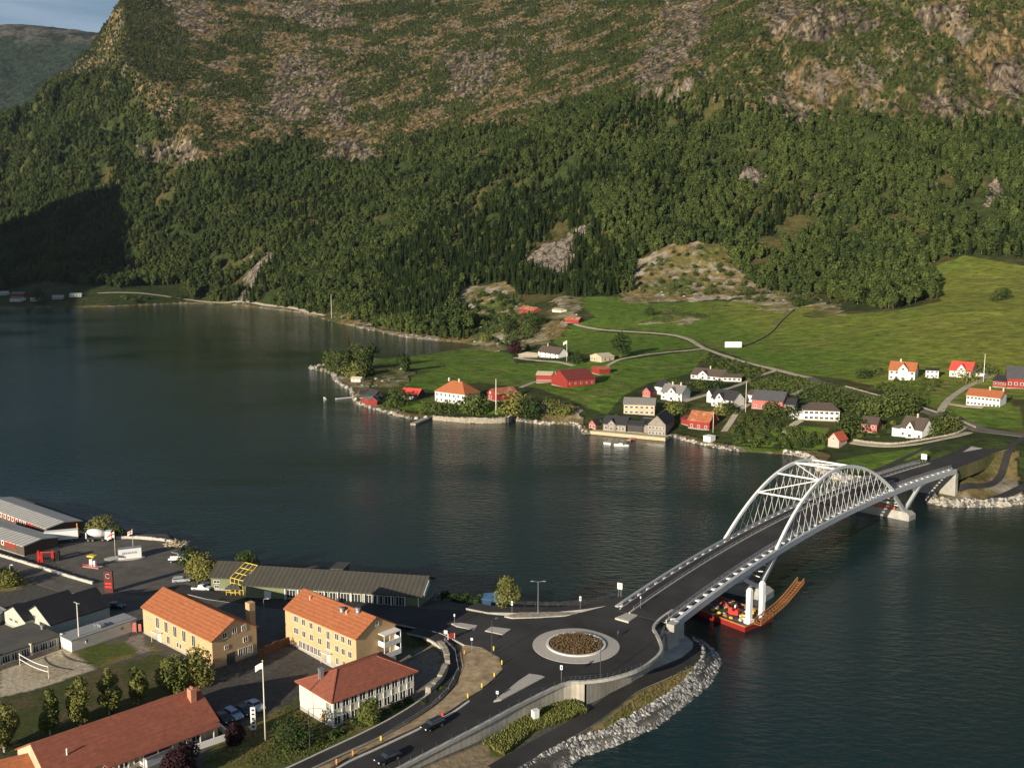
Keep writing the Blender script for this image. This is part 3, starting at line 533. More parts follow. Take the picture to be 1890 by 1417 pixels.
NSHORE_PX = [(-400, 890), (0, 912), (60, 925), (130, 950), (200, 975), (262, 990), (330, 992), (352, 1015), (385, 1052), (450, 1047), (600, 1050), (780, 1085), (830, 1106), (880, 1112), (940, 1118), (1010, 1120), (1090, 1116), (1150, 1112), (1200, 1120), (1240, 1150), (1262, 1168), (1298, 1182), (1322, 1204), (1331, 1225), (1313, 1261), (1266, 1302), (1210, 1344), (1136, 1377), (1076, 1397), (1030, 1430), (900, 1560), (700, 1800)]
NSHORE = [P(u, v, 0)[:2] for u, v in NSHORE_PX]
NPOLY = NSHORE + [(-20, 20), (-600, 20), (-600, 330)]
road_out = [P(u, v, z)[:2] for u, v, z in [(540, 1525, 5.2), (440, 1495, 5.2), (600, 1428, 5.7), (590, 1430, 5.5), (680, 1366, 5.9), (740, 1337, 6.1), (812, 1282, 6.4), (838, 1235, 6.6), (828, 1200, 6.8), (800, 1165, 6.5), (830, 1125, 6.5), (905, 1112, 7), (1050, 1108, 7.6), (1142, 1101, 8), (1242, 1126, 8), (1205, 1160, 7.5), (1217, 1195, 7.2), (1185, 1232, 7), (1079, 1260, 7), (958, 1301, 6.7), (884, 1341, 6.5), (780, 1395, 6.3), (690, 1440, 6.1)]]
def road_h(X, Y): return t_road(X, Y)
def near_h(X, Y):
    X = np.asarray(X, float); Y = np.asarray(Y, float); b = t_near(X, Y); r = t_road(X, Y)
    ins = inpoly(X, Y, road_out); b = np.where(ins, np.minimum(b, r - .45), b)
    inn = inpoly(X, Y, NPOLY); d = segdist(X, Y, NSHORE, False); d2 = np.where(inn, d, -d)
    b = b + (fbm(X, Y, 7, 3) - .5) * .12
    return np.where(d2 > 0, np.minimum(b, -.3 + d2 * .75), d2 * .6 - .3)
def nz_(x, y): return float(near_h(np.array([x]), np.array([y]))[0])
def near_pt(u, v, z0=4.0):
    z = z0
    for _ in range(12):
        x, y, _z = P(u, v, z); z = .5 * z + .5 * nz_(x, y)
    x, y, _z = P(u, v, z); return (x, y, nz_(x, y))
gx = np.arange(-230, 62, .8); gy = np.arange(112, 345, .8); NX, NY = np.meshgrid(gx, gy); NZ = near_h(NX.ravel(), NY.ravel()).reshape(NX.shape)
xf, yf, zf = NX.ravel(), NY.ravel(), NZ.ravel(); un, vn = proj(xf, yf, zf); un = un + (fbm(xf, yf, 5, 3) - .5) * 8; vn = vn + (fbm(xf + 99, yf, 5, 3) - .5) * 4
a_ = fbm(xf, yf, 6, 4); b_ = fbm(xf + 50, yf, 1.8, 2)
nc = np.tile(np.array([.085, .08, .07]), (len(xf), 1))                      # yard gravel
def region(polys, c, c2=None, t=(.45, .65)):
    global nc
    m = np.zeros(len(xf), bool)
    for p in polys: m |= inpoly(un, vn, p)
    m = m.astype(float); nc = mixc_(nc, c, m)
    if c2: nc = mixc_(nc, c2, m * sstep(*t, a_))
GR = (.075, .095, .022); GR2 = (.17, .135, .05)
region([[(120, 1200), (220, 1170), (262, 1180), (300, 1200), (262, 1205), (172, 1235), (140, 1208)], [(372, 1400), (390, 1375), (470, 1330), (535, 1295), (612, 1350), (600, 1380), (520, 1417), (380, 1417)], [(540, 1345), (612, 1348), (760, 1290), (800, 1262), (815, 1260), (780, 1295), (690, 1352), (570, 1408), (520, 1417)], [(420, 1270), (560, 1300), (620, 1350), (640, 1340), (640, 1300)]], GR, GR2)
region([[(0, 1285), (60, 1275), (172, 1238), (290, 1205), (395, 1245), (400, 1262), (300, 1290), (180, 1330), (60, 1380), (0, 1400)]], (.055, .065, .02), (.09, .075, .035))
region([[(370, 1265), (480, 1235), (530, 1200), (610, 1230), (560, 1262), (540, 1297), (470, 1330), (400, 1345), (360, 1280)]], (.075, .070, .063), (.09, .084, .072))   # school yard asphalt
region([[(0, 1236), (112, 1198), (136, 1206), (172, 1236), (60, 1273), (0, 1285)]], (.42, .36, .26), (.36, .30, .21))
region([[(228, 1178), (262, 1168), (268, 1192), (285, 1200), (258, 1206), (240, 1192)]], (.20, .18, .155))
region([[(890, 1395), (1000, 1330), (1060, 1300), (1085, 1312), (1000, 1345), (930, 1395), (890, 1410)]], (.07, .10, .022), (.12, .12, .04))
region([[(780, 1417), (900, 1365), (900, 1395), (940, 1400), (900, 1440), (780, 1440)], [(1085, 1312), (1125, 1285), (1130, 1290), (1100, 1318)]], (.27, .21, .13))
region([[(1110, 1330), (1180, 1278), (1255, 1235), (1290, 1215), (1290, 1235), (1250, 1275), (1210, 1300), (1115, 1350), (1060, 1365)]], (.25, .185, .085), (.12, .13, .035), (.5, .66))
region([[(845, 1185), (895, 1190), (932, 1228), (925, 1245), (860, 1295), (780, 1340), (620, 1417), (520, 1440), (560, 1425), (700, 1362), (800, 1300), (845, 1250)]], (.30, .225, .13), (.20, .14, .075))
region([[(742, 1170), (800, 1180), (830, 1210), (820, 1260), (780, 1290), (740, 1300), (735, 1190)]], (.15, .14, .12), (.07, .085, .03))
region([[(0, 1055), (60, 1040), (60, 1080), (0, 1095)]], (.25, .18, .09), (.09, .11, .03))
nc = mixc_(nc, GR, (vn > 1425).astype(float)); nc = mixc_(nc, GR2, (vn > 1425) * sstep(.45, .65, a_))
shorem = (zf < 1.0).astype(float); nc = mixc_(nc, (.14, .13, .115), shorem)
m_near = mat('yard ground', attr='ground', rough=.95, var=.4, scale=1.2, bump=.12, spec=.15)
tag(grid_mesh('ground', NX, NY, NZ, m_near, nc), kind='structure')
PXR = lambda pts, hz=None: [P(u, v, hz if hz is not None else 6.5)[:2] for u, v in pts]
def on_road(u, v):
    z = 6.5
    for _ in range(10): x, y, _z = P(u, v, z); z = float(t_road(np.array([x]), np.array([y]))[0])
    return (x, y, z)
RD = lambda pts: [on_road(u, v)[:2] for u, v in pts]
m_asph = mat('new asphalt', (.026, .025, .025), .85, var=.38, scale=.16, bump=.01, dirt=((.055, .051, .045), .6), spec=.35)
m_asph2 = mat('older asphalt', (.105, .095, .080), .9, var=.35, scale=.25, bump=.02, dirt=((.09, .08, .068), .55))
m_conc = mat('concrete', (.36, .35, .32), .85, var=.22, scale=.5, bump=.01, dirt=((.22, .21, .19), .5))
m_cobb = mat('pale paving', (.40, .37, .33), .9, var=.25, scale=3.5, bump=.02)
m_kerb = mat('granite kerb', (.44, .42, .38), .85, var=.2, scale=2)
m_mark = mat('road marking', (.62, .62, .58), .7, var=.2, scale=2)
m_metal = mat('galvanised steel', (.35, .36, .37), .45, metal=.6, var=.15, scale=2); m_dark = mat('dark steel', (.05, .055, .06), .5, var=.2, scale=2)
# new road with roundabout
road_poly = RD([(540, 1520), (455, 1490), (600, 1425), (640, 1402), (700, 1373), (780, 1337), (830, 1313), (863, 1291), (890, 1273), (910, 1255), (928, 1236), (922, 1214), (890, 1195), (857, 1190), (835, 1178), (812, 1168), (740, 1152), (600, 1135), (480, 1120), (380, 1105), (300, 1085), (330, 1078), (400, 1092), (520, 1105), (640, 1108), (790, 1124), (850, 1126), (905, 1135), (960, 1141), (1040, 1138), (1085, 1127), (1130, 1115), (1142, 1101), (1242, 1127), (1219, 1143), (1205, 1160), (1211, 1172), (1219, 1193), (1216, 1208), (1195, 1225), (1165, 1241), (1121, 1253), (1079, 1258), (1041, 1262), (958, 1301), (884, 1341), (780, 1395), (700, 1437), (640, 1470)])
road = drape('road', road_poly, road_h, .06, m_asph, 3.0, thick=.45, mside=m_conc); tag(road, kind='structure')
bk = drape('path', RD([(880, 1112), (905, 1117), (960, 1120), (1030, 1120), (1090, 1115), (1142, 1101), (1130, 1116), (1080, 1124), (1010, 1131), (960, 1131), (900, 1130), (860, 1122)]), road_h, .05, m_asph, 3.0, thick=3.2, mside=m_conc); tag(bk, kind='structure')
fp = strip('path', RD([(420, 1478), (520, 1432), (560, 1413), (620, 1385), (680, 1358), (740, 1327), (790, 1293), (822, 1262), (838, 1228), (832, 1200), (812, 1180), (790, 1170), (760, 1163)]), 3.2, road_h, .05, m_asph, thick=.4, mside=m_conc); tag(fp, kind='structure')
kb = strip('kerb', RD([(515, 1424), (550, 1408), (612, 1379), (670, 1352), (728, 1322), (780, 1289), (810, 1262), (826, 1228), (820, 1203), (804, 1187), (785, 1177)]), .35, road_h, .16, m_kerb, thick=.5); tag(kb, kind='structure')
kb2 = strip('kerb', RD([(612, 1425), (650, 1403), (705, 1378), (783, 1341), (833, 1317), (866, 1294)]), .5, road_h, .2, m_kerb, thick=.35); tag(kb2, kind='structure')
tag(drape('gravel_island', RD([(857, 1191), (890, 1196), (921, 1215), (927, 1235), (909, 1254), (889, 1272), (862, 1290), (829, 1312), (780, 1336), (720, 1363), (650, 1395), (600, 1420), (590, 1417), (700, 1366), (760, 1335), (810, 1300), (845, 1262), (853, 1230), (848, 1205)]), road_h, .10, mat('gravel', (.33, .25, .15), .95, var=.4, scale=.8, bump=.06, dirt=((.16, .11, .06), .7)), 3.0, thick=.4), kind='structure')
# streets of the town side
st1 = strip('road', [near_pt(u, v)[:2] for u, v in [(-60, 1010), (0, 1036), (60, 1058), (130, 1082), (200, 1103), (280, 1112), (340, 1118)]], 8, near_h, .08, m_asph2, thick=.3); tag(st1, kind='structure')
st2 = drape('yard', [near_pt(u, v)[:2] for u, v in [(90, 1025), (150, 985), (215, 965), (262, 1000), (340, 1002), (352, 1030), (390, 1070), (385, 1098), (310, 1085), (260, 1095), (200, 1090), (120, 1055)]], near_h, .07, m_asph2, 3.0); tag(st2, kind='structure')
st3 = drape('yard', [near_pt(u, v)[:2] for u, v in [(255, 1100), (320, 1090), (460, 1110), (600, 1128), (740, 1160), (735, 1175), (560, 1165), (480, 1190), (440, 1175), (330, 1120), (250, 1150), (235, 1180), (200, 1190), (150, 1120)]], near_h, .06, mat('worn asphalt', (.085, .08, .072), .9, var=.3, scale=.3), 3.0); tag(st3, kind='structure')
lowp = strip('path', [P(u, v, 2.2)[:2] for u, v in [(1270, 1165), (1293, 1180), (1292, 1200), (1262, 1224), (1210, 1248), (1160, 1272), (1122, 1300), (1072, 1334), (1010, 1368), (960, 1398), (915, 1428)]], 3.6, near_h, .12, m_asph, thick=.4, mside=m_conc); tag(lowp, kind='structure')
apron = drape('pavement', [P(u, v, 2.1)[:2] for u, v in [(1170, 1258), (1200, 1236), (1212, 1200), (1250, 1168), (1266, 1172), (1279, 1184), (1278, 1195), (1258, 1212), (1205, 1236), (1185, 1250)]], near_h, .14, m_conc, 1.5, thick=.3); tag(apron, kind='structure')
# retaining wall and parapet along the water side of the road
def ruled(name, top, bot, m, parent=None):
    n = len(top); v = list(top) + list(bot); return mesh_obj(name, v, [(i, n + i, n + i + 1, i + 1) for i in range(n - 1)], m, parent)
edge_px = [(540, 1520), (640, 1470), (700, 1439), (780, 1397), (884, 1343), (958, 1303), (1041, 1264), (1079, 1260), (1121, 1255), (1165, 1243), (1196, 1227), (1217, 1209), (1220, 1193), (1212, 1173), (1206, 1160), (1219, 1144), (1242, 1128)]
edge = spline([on_road(u, v) for u, v in edge_px], 4)
wall_t = empty('retaining_wall', edge[0], 0, 'long pale concrete retaining wall carrying the road above the grass slope and footpath', 'retaining wall')
O0 = Vector(edge[0])
def loc(pts, o=O0): return [tuple(Vector(p) - o) for p in pts]
k1 = 6 * 4 + 1
m_wallc = mat('cast concrete wall', (.40, .37, .31), .85, var=.2, scale=.35, dirt=((.2, .19, .16), .55), stripes=('X', .35, .12))
face1 = [(x, y, z) for x, y, z in edge[:k1 + 4]]
mb = MB()
for a, b in zip(face1[:-1], face1[1:]):
    za, zb = nz_(*a[:2]) - 1.2, nz_(*b[:2]) - 1.2; d = (Vector(b) - Vector(a)).normalized(); n = Vector((d.y, -d.x, 0)) * .45
    A = Vector(a) - O0; B = Vector(b) - O0
    mb.add([(A.x, A.y, za - O0.z), (B.x, B.y, zb - O0.z), (B.x, B.y, B.z), (A.x, A.y, A.z), (A.x - n.x, A.y - n.y, za - O0.z), (B.x - n.x, B.y - n.y, zb - O0.z), (B.x - n.x, B.y - n.y, B.z), (A.x - n.x, A.y - n.y, A.z)], [(0, 1, 2, 3), (5, 4, 7, 6), (4, 0, 3, 7), (1, 5, 6, 2)])
mb.build('wall_face', m_wallc, wall_t)
inner = [P(u, v, 1.6) for u, v in [(1082, 1310), (1121, 1290), (1165, 1267), (1200, 1243), (1216, 1233), (1226, 1212), (1229, 1198), (1233, 1190), (1262, 1180)]]
tops = [(p[0], p[1], 6.9) for p in inner[:6]] + [on_road(1215, 1175), (on_road(1222, 1150)[0] + .5, on_road(1222, 1150)[1] - .5, 7.6), (P(1262, 1180, 1.6)[0], P(1262, 1180, 1.6)[1], 7.3)]
o = ruled('inner_wall', loc(tops), loc(inner), m_wallc, wall_t)
cap = MB()
for a, b in zip(edge[:-1], edge[1:]):
    cap.bar(Vector(a) - O0 + Vector((0, 0, .22)), Vector(b) - O0 + Vector((0, 0, .22)), .62, .62)
cap.build('parapet', m_conc, wall_t)
def railing(name, pts, h, step, label, m=m_dark, group=None, rails=2, pr=.07, off=0.0):
    """posts and rails following a line; one thing with its posts in one mesh"""
    O = Vector(pts[0]); t = empty(name, O, 0, label, 'railing', group); r_ = MB(); p_ = MB(); Lp = lp(pts, step)
    for a, b in zip(Lp[:-1], Lp[1:]):
        for k in range(rails): z = h * (1 - .4 * k); r_.bar(Vector(a) - O + Vector((0, 0, z)), Vector(b) - O + Vector((0, 0, z)), pr * .9, pr * .9)
    for a in Lp: p_.bar(Vector(a) - O, Vector(a) - O + Vector((0, 0, h)), pr * 1.3, pr * 1.3, up=(0, 1, 0))
    r_.build('rail', m, t); p_.build('posts', m, t); return t
railing('railing', [(x, y, z + .5) for x, y, z in edge[4:k1 + 14]], 1.0, 2.6, 'dark metal railing on top of the long concrete retaining wall beside the roundabout')
railing('railing', [(x, y, z) for x, y, z in [on_road(u, v) for u, v in [(968, 1119), (1030, 1120), (1085, 1115), (1140, 1102)]]], 1.1, 2.2, 'thin metal fence by the water behind the small tree and lamp post')
railing('guard_rail', [(x, y, z) for x, y, z in [on_road(u, v) for u, v in [(700, 1366), (745, 1338), (795, 1306), (828, 1272), (846, 1236), (840, 1203), (820, 1183)]]], .7, 3, 'low steel guard rail curving along the narrow footpath by the gravel island', m_metal)
bw = MB(); bl = [near_pt(u, v) for u, v in [(783, 1178), (806, 1190), (822, 1208), (826, 1230)]]; bl2 = [near_pt(u, v) for u, v in [(823, 1238), (812, 1262), (790, 1285)]]
def stone_wall(name, pts, h, w_, label, m=None, cat='stone wall'):
    m = m or m_kerb; O = Vector(pts[0]); t = MB(); L_ = lp(spline(pts, 4) if len(pts) > 2 else pts, .9); r = random.Random(len(pts) * 7 + int(abs(pts[0][0])))
    for a, b in zip(L_[:-1], L_[1:]):
        mid = (Vector(a) + Vector(b)) / 2 - O; ang = math.atan2(b[1] - a[1], b[0] - a[0]); hh = h * r.uniform(.85, 1.1)
        t.box((mid.x, mid.y, mid.z + hh / 2 - .3), (math.dist(a[:2], b[:2]) * 1.0, w_ * r.uniform(.8, 1.1), hh + .6), 0, ang)
    o = t.build(name, m); o.location = O; tag(o, label, cat); return o
m_stone = mat('field stone', (.30, .265, .21), .95, var=.45, scale=.9, bump=.08)
stone_wall('stone_wall', bl, 1.6, 1.1, 'upper curved pale block wall holding the footpath above the hollow behind the yellow building', m_stone)
stone_wall('stone_wall', bl2, 1.8, 1.1, 'lower curved pale block wall beside the footpath right of the white office building', m_stone)
# roundabout island
C0 = Vector(on_road(1063, 1191)); ri = empty('roundabout_island', C0, 0, 'round central island with pale paved apron, white kerb ring and brown planting', 'traffic island')
def disc_ring(r0, r1, z0, z1, n=72):
    mb = MB(); v = []
    for k in range(n):
        c, s = math.cos(2 * math.pi * k / n), math.sin(2 * math.pi * k / n); v += [(r1 * c, r1 * s, -.3), (r1 * c, r1 * s, z0), (r0 * c, r0 * s, z1), (r0 * c, r0 * s, -.3)]
    f = []
    for k in range(n):
        a, b = 4 * k, 4 * ((k + 1) % n); f += [(a, b, b + 1, a + 1), (a + 1, b + 1, b + 2, a + 2), (a + 2, b + 2, b + 3, a + 3)]
    mb.add(v, f); return mb
disc_ring(6.4, 9.35, .14, .26).build('apron', m_cobb, ri); disc_ring(5.9, 6.38, .55, .55).build('kerb', mat('white kerb', (.62, .60, .56), .8, var=.1, scale=2), ri)
soil = disc_ring(0.02, 5.88, .40, .75).build('soil', mat('bark mulch', (.10, .062, .035), 1, var=.5, scale=4, bump=.1), ri)
pl = MB(); r = random.Random(5)
for k in range(900):
    a, q = r.uniform(0, 6.283), 5.7 * math.sqrt(r.random()); x, y = q * math.cos(a), q * math.sin(a)
    for j in range(3):
        b_ = r.uniform(0, 6.28); s = r.uniform(.10, .22); pl.add([(x, y, .5), (x + math.cos(b_) * s, y + math.sin(b_) * s, .68 + r.uniform(0, .25)), (x + math.cos(b_ + 1.4) * s, y + math.sin(b_ + 1.4) * s, .7 + r.uniform(0, .2))], [(0, 1, 2)])
pp = pl.build('plants', leafmat('rusty planting', (.10, .070, .035), (.18, .125, .06)), ri); pp['kind'] = 'stuff'
def island(px, label, m=None):
    w_ = RD(px); z = [on_road(u, v)[2] for u, v in px]; zz = sum(z) / len(z); c = (sum(p[0] for p in w_) / len(w_), sum(p[1] for p in w_) / len(w_))
    t = empty('traffic_island', (c[0], c[1], zz), 0, label, 'traffic island', 'raised paved islands around the roundabout')
    loc_ = [(p[0] - c[0], p[1] - c[1]) for p in w_]
    MB().ngon_prism([(x * .94, y * .94) for x, y in loc_], -.3, .20).build('paving', m or m_cobb, t); MB().ngon_prism(loc_, -.3, .17).build('kerb', m_kerb, t); return t
island([(911, 1296), (925, 1293), (1006, 1249), (998, 1246), (977, 1243), (958, 1256)], 'long triangular pale island pointing down the road below the roundabout')
island([(1135, 1143), (1160, 1150), (1193, 1124), (1187, 1121), (1176, 1122)], 'slender pale island on the bridge approach right of the planted ring')
island([(895, 1165), (928, 1172), (943, 1161), (907, 1157)], 'squarish pale island nearest the left side of the planted ring')
island([(843, 1157), (874, 1163), (883, 1154), (850, 1150), (833, 1152)], 'narrow pale island on the road to the yellow buildings')
island([(931, 1139), (945, 1142), (1000, 1140), (1060, 1134), (1068, 1130), (1020, 1129), (960, 1131)], 'long strip island of loose pale stones beside the water fence', m_stone)
# rip-rap
m_rip = mat('quarry stone', (.24, .235, .22), .9, var=.5, scale=.8, bump=.05); m_ripd = mat('dark quarry stone', (.10, .098, .095), .9, var=.5, scale=.8, bump=.05); m_ripl = mat('light quarry stone', (.42, .41, .38), .9, var=.3, scale=.8, bump=.05)
def boulders(name, px_out, px_in, zo, zi, n, smin, smax, label, seed, m=None):
    """hundreds of loose blocks: one uncountable mass"""
    r = random.Random(seed); out = lp([P(u, v, zo) for u, v in px_out], .5); inn = lp([P(u, v, zi) for u, v in px_in], .5); mb = MB()
    ico = [(0, 0, 1), (.9, 0, .35), (.25, .85, .4), (-.75, .5, .4), (-.7, -.55, .35), (.3, -.85, .4), (.7, .5, -.5), (-.3, .8, -.5), (-.9, 0, -.4), (-.3, -.8, -.5), (.7, -.5, -.5)]
    fc = [(0, 1, 2), (0, 2, 3), (0, 3, 4), (0, 4, 5), (0, 5, 1), (1, 6, 2), (2, 7, 3), (3, 8, 4), (4, 9, 5), (5, 10, 1), (2, 6, 7), (3, 7, 8), (4, 8, 9), (5, 9, 10), (1, 10, 6)]
    for k in range(n):
        t = r.random(); s = r.random(); a = out[int(t * (len(out) - 1))]; b = inn[int(t * (len(inn) - 1))]
        x = a[0] + (b[0] - a[0]) * s; y = a[1] + (b[1] - a[1]) * s; z = a[2] + (b[2] - a[2]) * s; q = r.uniform(smin, smax); ang = r.uniform(0, 6.28); c, sn = math.cos(ang), math.sin(ang); sx, sy, sz = q * r.uniform(.8, 1.3), q * r.uniform(.6, 1), q * r.uniform(.5, .9)
        j = [r.uniform(.75, 1.2) for _ in ico]
        mb.add([(x + (p[0] * sx * c - p[1] * sy * sn) * w_, y + (p[0] * sx * sn + p[1] * sy * c) * w_, z + p[2] * sz * w_) for p, w_ in zip(ico, j)], fc)
    mb.m = [(k // 15 * 7919 % 5) % 3 if False else [0, 0, 1, 2, 1, 0, 2][(k // 15) * 5 % 7] for k in range(len(mb.f))]; o = mb.build(name, [m or m_rip, m_ripd, m_ripl]); tag(o, label, 'rocks', kind='stuff'); return o
RO = [(1270, 1172), (1298, 1184), (1322, 1204), (1331, 1225), (1313, 1261), (1266, 1302), (1210, 1344), (1136, 1377), (1076, 1397), (1030, 1430), (990, 1460)]; RI = [(1282, 1180), (1296, 1192), (1298, 1204), (1296, 1216), (1262, 1258), (1220, 1288), (1167, 1317), (1115, 1346), (1056, 1361), (990, 1397), (930, 1440)]
boulders('riprap', RO, RI, -.2, 1.9, 4600, .22, .62, 'band of pale grey quarry stones along the near shore below the roundabout', 3)
# ================================================================== BRIDGE
m_white = mat('bridge white paint', (.80, .80, .78), .45, var=.06, scale=.4, dirt=((.6, .6, .57), .3)); m_grey = mat('bridge grey paint', (.40, .42, .43), .5, var=.1, scale=.4)
E = spline([P(*q) for q in [(1250, 1146, 8), (1340, 1080, 9.3), (1435, 1015, 10.5), (1540, 957, 11.2), (1650, 905, 11.5), (1710, 885, 11.3), (1765, 866, 11)]], 10)
E = lp(E, 1.0); Sc = [0]
for a, b in zip(E[:-1], E[1:]): Sc.append(Sc[-1] + math.dist(a, b))
SL = Sc[-1]; W_B = 16.4
EA = np.array(E); SA = np.array(Sc)
# smoothed survey: cubic fit of the edge line
cf = [np.polyfit(SA, EA[:, k], 3) for k in range(3)]
def bp_(s, n=0.0, z=0.0):
    """point of the bridge: s along it, n to the left of the near edge, z over the deck"""
    x, y, zz = [float(np.polyval(c, s)) for c in cf]; dx, dy = [float(np.polyval(np.polyder(c), s)) for c in cf[:2]]; l = math.hypot(dx, dy)
    return Vector((x - dy / l * n, y + dx / l * n, zz + z))
S0 = Sc[min(range(len(E)), key=lambda i: math.dist(E[i], P(1435, 1015, 10.5)))]; S1 = Sc[min(range(len(E)), key=lambda i: math.dist(E[i], P(1650, 905, 11.5)))]
BO = bp_(0); bridge = empty('arch_bridge', BO, 0, 'white steel network arch bridge carrying a dark road across the fjord', 'bridge')
def bband(name, s0, s1, prof, m, step=2.0, parent=None, close=True):
    """sweep a cross-section [(n,z)..] along the bridge"""
    n = max(2, int((s1 - s0) / step)); V = []; F = []; k = len(prof)
    for i in range(n + 1):
        s = s0 + (s1 - s0) * i / n
        for (a, z) in prof: V.append(tuple(bp_(s, a, z) - BO))
    for i in range(n):
        for j in range(k): F.append((i * k + j, i * k + (j + 1) % k, (i + 1) * k + (j + 1) % k, (i + 1) * k + j))
    F.append(tuple(range(k))); F.append(tuple(n * k + j for j in range(k))[::-1])
    return mesh_obj(name, V, F, m, parent or bridge)
rect = lambda a, b, z0, z1: [(a, z0), (a, z1), (b, z1), (b, z0)]
bband('deck', -1, SL + 1, rect(2.2, 14.5, -.62, -.12), m_grey); bband('carriageway', -2, SL + 2, rect(2.5, 11.2, -.117, -.02), m_asph); bband('walkway', -2, SL + 2, rect(11.55, 14.3, -.117, .02), m_asph)
bband('kerb', -2, SL + 2, rect(11.2, 11.55, -.117, .28), m_kerb); bband('edge_beam', -1, SL + 1, rect(2.2, 2.5, -.117, .2), m_kerb); bband('edge_beam', -1, SL + 1, rect(14.3, 14.55, -.117, .2), m_kerb)
for n0 in (0.0, W_B - .95):
    g = bband('girder', 0, SL, rect(n0, n0 + .95, -1.55, .05), m_grey)
for k in range(int(SL / 4.2) + 1):
    s = 1 + k * 4.2
    if s > SL - .5: break
    for (a, b) in ((.9, 2.25), (W_B - .9, 14.45)):
        mb = MB(); p = [bp_(s - .55, a, -.05), bp_(s + .55, a, -.05), bp_(s + .28, b, -.18), bp_(s - .28, b, -.18)]; q = [v - Vector((0, 0, .45 if i < 2 else .25)) for i, v in enumerate(p)]
        mb.add([tuple(v - BO) for v in p + q], [(0, 1, 2, 3), (7, 6, 5, 4), (0, 4, 5, 1), (1, 5, 6, 2), (2, 6, 7, 3), (3, 7, 4, 0)]); mb.build('bracket', m_white, bridge)
RISE = 14.3
def arch_pt(t, near=True):
    z = RISE * 4 * t * (1 - t); z = z * (1 - .0) ; lean = 1.0 * z / RISE; n = .5 + lean if near else W_B - .5 - lean
    return bp_(S0 + (S1 - S0) * t, n, z - .1)
for near in (True, False):
    mb = MB(); pts = [arch_pt(i / 40, near) - BO for i in range(41)]; up = (1, 0, 0); V = []; F = []
    for i, p in enumerate(pts):
        d = (pts[min(i + 1, 40)] - pts[max(i - 1, 0)]).normalized(); side = Vector((-.66, .75, 0)).normalized(); side = (side - d * side.dot(d)).normalized(); nn_ = d.cross(side); a, b = .33, .42
        V += [tuple(p + side * a + nn_ * b), tuple(p - side * a + nn_ * b), tuple(p - side * a - nn_ * b), tuple(p + side * a - nn_ * b)]
    for i in range(40):
        for j in range(4): F.append((i * 4 + j, i * 4 + (j + 1) % 4, (i + 1) * 4 + (j + 1) % 4, (i + 1) * 4 + j))
    mesh_obj('arch_rib', V, F, m_white, bridge)
    NH = 19
    for k in range(1, NH):
        t = k / NH; b = bp_(S0 + (S1 - S0) * t, .5 if near else W_B - .5, 0)
        for dt in (-.075, .075):
            tt = t + dt * (1 - abs(2 * t - 1) * .35)
            if not .045 < tt < .955: continue
            MB().tube([b - BO, arch_pt(tt, near) - BO], .05, 5).build('hanger', m_white, bridge)
TB = [.22, .36, .50, .64, .78]
for t in TB: MB().tube([arch_pt(t, True) - BO, arch_pt(t, False) - BO], .26, 8).build('cross_brace', m_white, bridge)
for i, (a, b) in enumerate(zip([.10] + TB[:-1], TB)):
    if i == 0: continue
    MB().tube([arch_pt(a, i % 2 == 0) - BO, arch_pt(b, i % 2 == 1) - BO], .17, 6).build('diagonal_brace', m_white, bridge)
# V piers
for (ss, sgn) in ((S0, -1), (S1, 1)):
    foot_s = ss + sgn * 9.5
    for n in (.55, W_B - .55):
        fo = bp_(foot_s, n, 0); fo.z = 2.6; a = bp_(ss + sgn * -.2, n, -1.0); b = bp_(ss + sgn * 21.5, n, -1.3)
        for top, wd in ((a, 1.15), (b, .95)):
            mb = MB(); mb.bar(fo - BO, top - BO, .95, wd); mb.build('pier_leg', m_grey, bridge)
        # gusset where the outer leg spreads into the girder
        mb = MB(); g0 = bp_(ss + sgn * 14, n - .3, -1.5) - BO; g1 = bp_(ss + sgn * 26, n - .3, -1.5) - BO; g2 = fo.lerp(b, .68) - BO; wv = bp_(ss, n + .3) - bp_(ss, n - .3)
        mb.add([tuple(g0), tuple(g1), tuple(g2)] + [tuple(p + wv) for p in (g0, g1, g2)], [(0, 1, 2), (5, 4, 3), (0, 3, 4, 1), (1, 4, 5, 2), (2, 5, 3, 0)]); mb.build('gusset', m_grey, bridge)
    for f1 in (.25, .6, .9):
        p = bp_(foot_s, .55); p.z = 2.6; q = bp_(foot_s, W_B - .55); q.z = 2.6
        MB().tube([p.lerp(bp_(ss, .55, -1), f1) - BO, q.lerp(bp_(ss, W_B - .55, -1), min(1, f1 + .2)) - BO], .14, 6).build('pier_brace', m_white, bridge)
        MB().tube([q.lerp(bp_(ss, W_B - .55, -1), f1) - BO, p.lerp(bp_(ss, .55, -1), min(1, f1 + .2)) - BO], .14, 6).build('pier_brace', m_white, bridge)
    mb = MB(); c = [bp_(foot_s - 2.6, -2.4), bp_(foot_s + 2.6, -2.4), bp_(foot_s + 2.6, W_B + 2.4), bp_(foot_s - 2.6, W_B + 2.4)]; c2 = [bp_(foot_s - 2.0, -1.2), bp_(foot_s + 2.0, -1.2), bp_(foot_s + 2.0, W_B + 1.2), bp_(foot_s - 2.0, W_B + 1.2)]
    V = [(p.x - BO.x, p.y - BO.y, -3 - BO.z) for p in c] + [(p.x - BO.x, p.y - BO.y, 1.7 - BO.z) for p in c] + [(p.x - BO.x, p.y - BO.y, 2.75 - BO.z) for p in c2]
    F = [(0, 1, 5, 4), (1, 2, 6, 5), (2, 3, 7, 6), (3, 0, 4, 7), (4, 5, 9, 8), (5, 6, 10, 9), (6, 7, 11, 10), (7, 4, 8, 11), (8, 9, 10, 11)]
    mb.add(V, F); mb.build('pier_footing', m_conc, bridge)
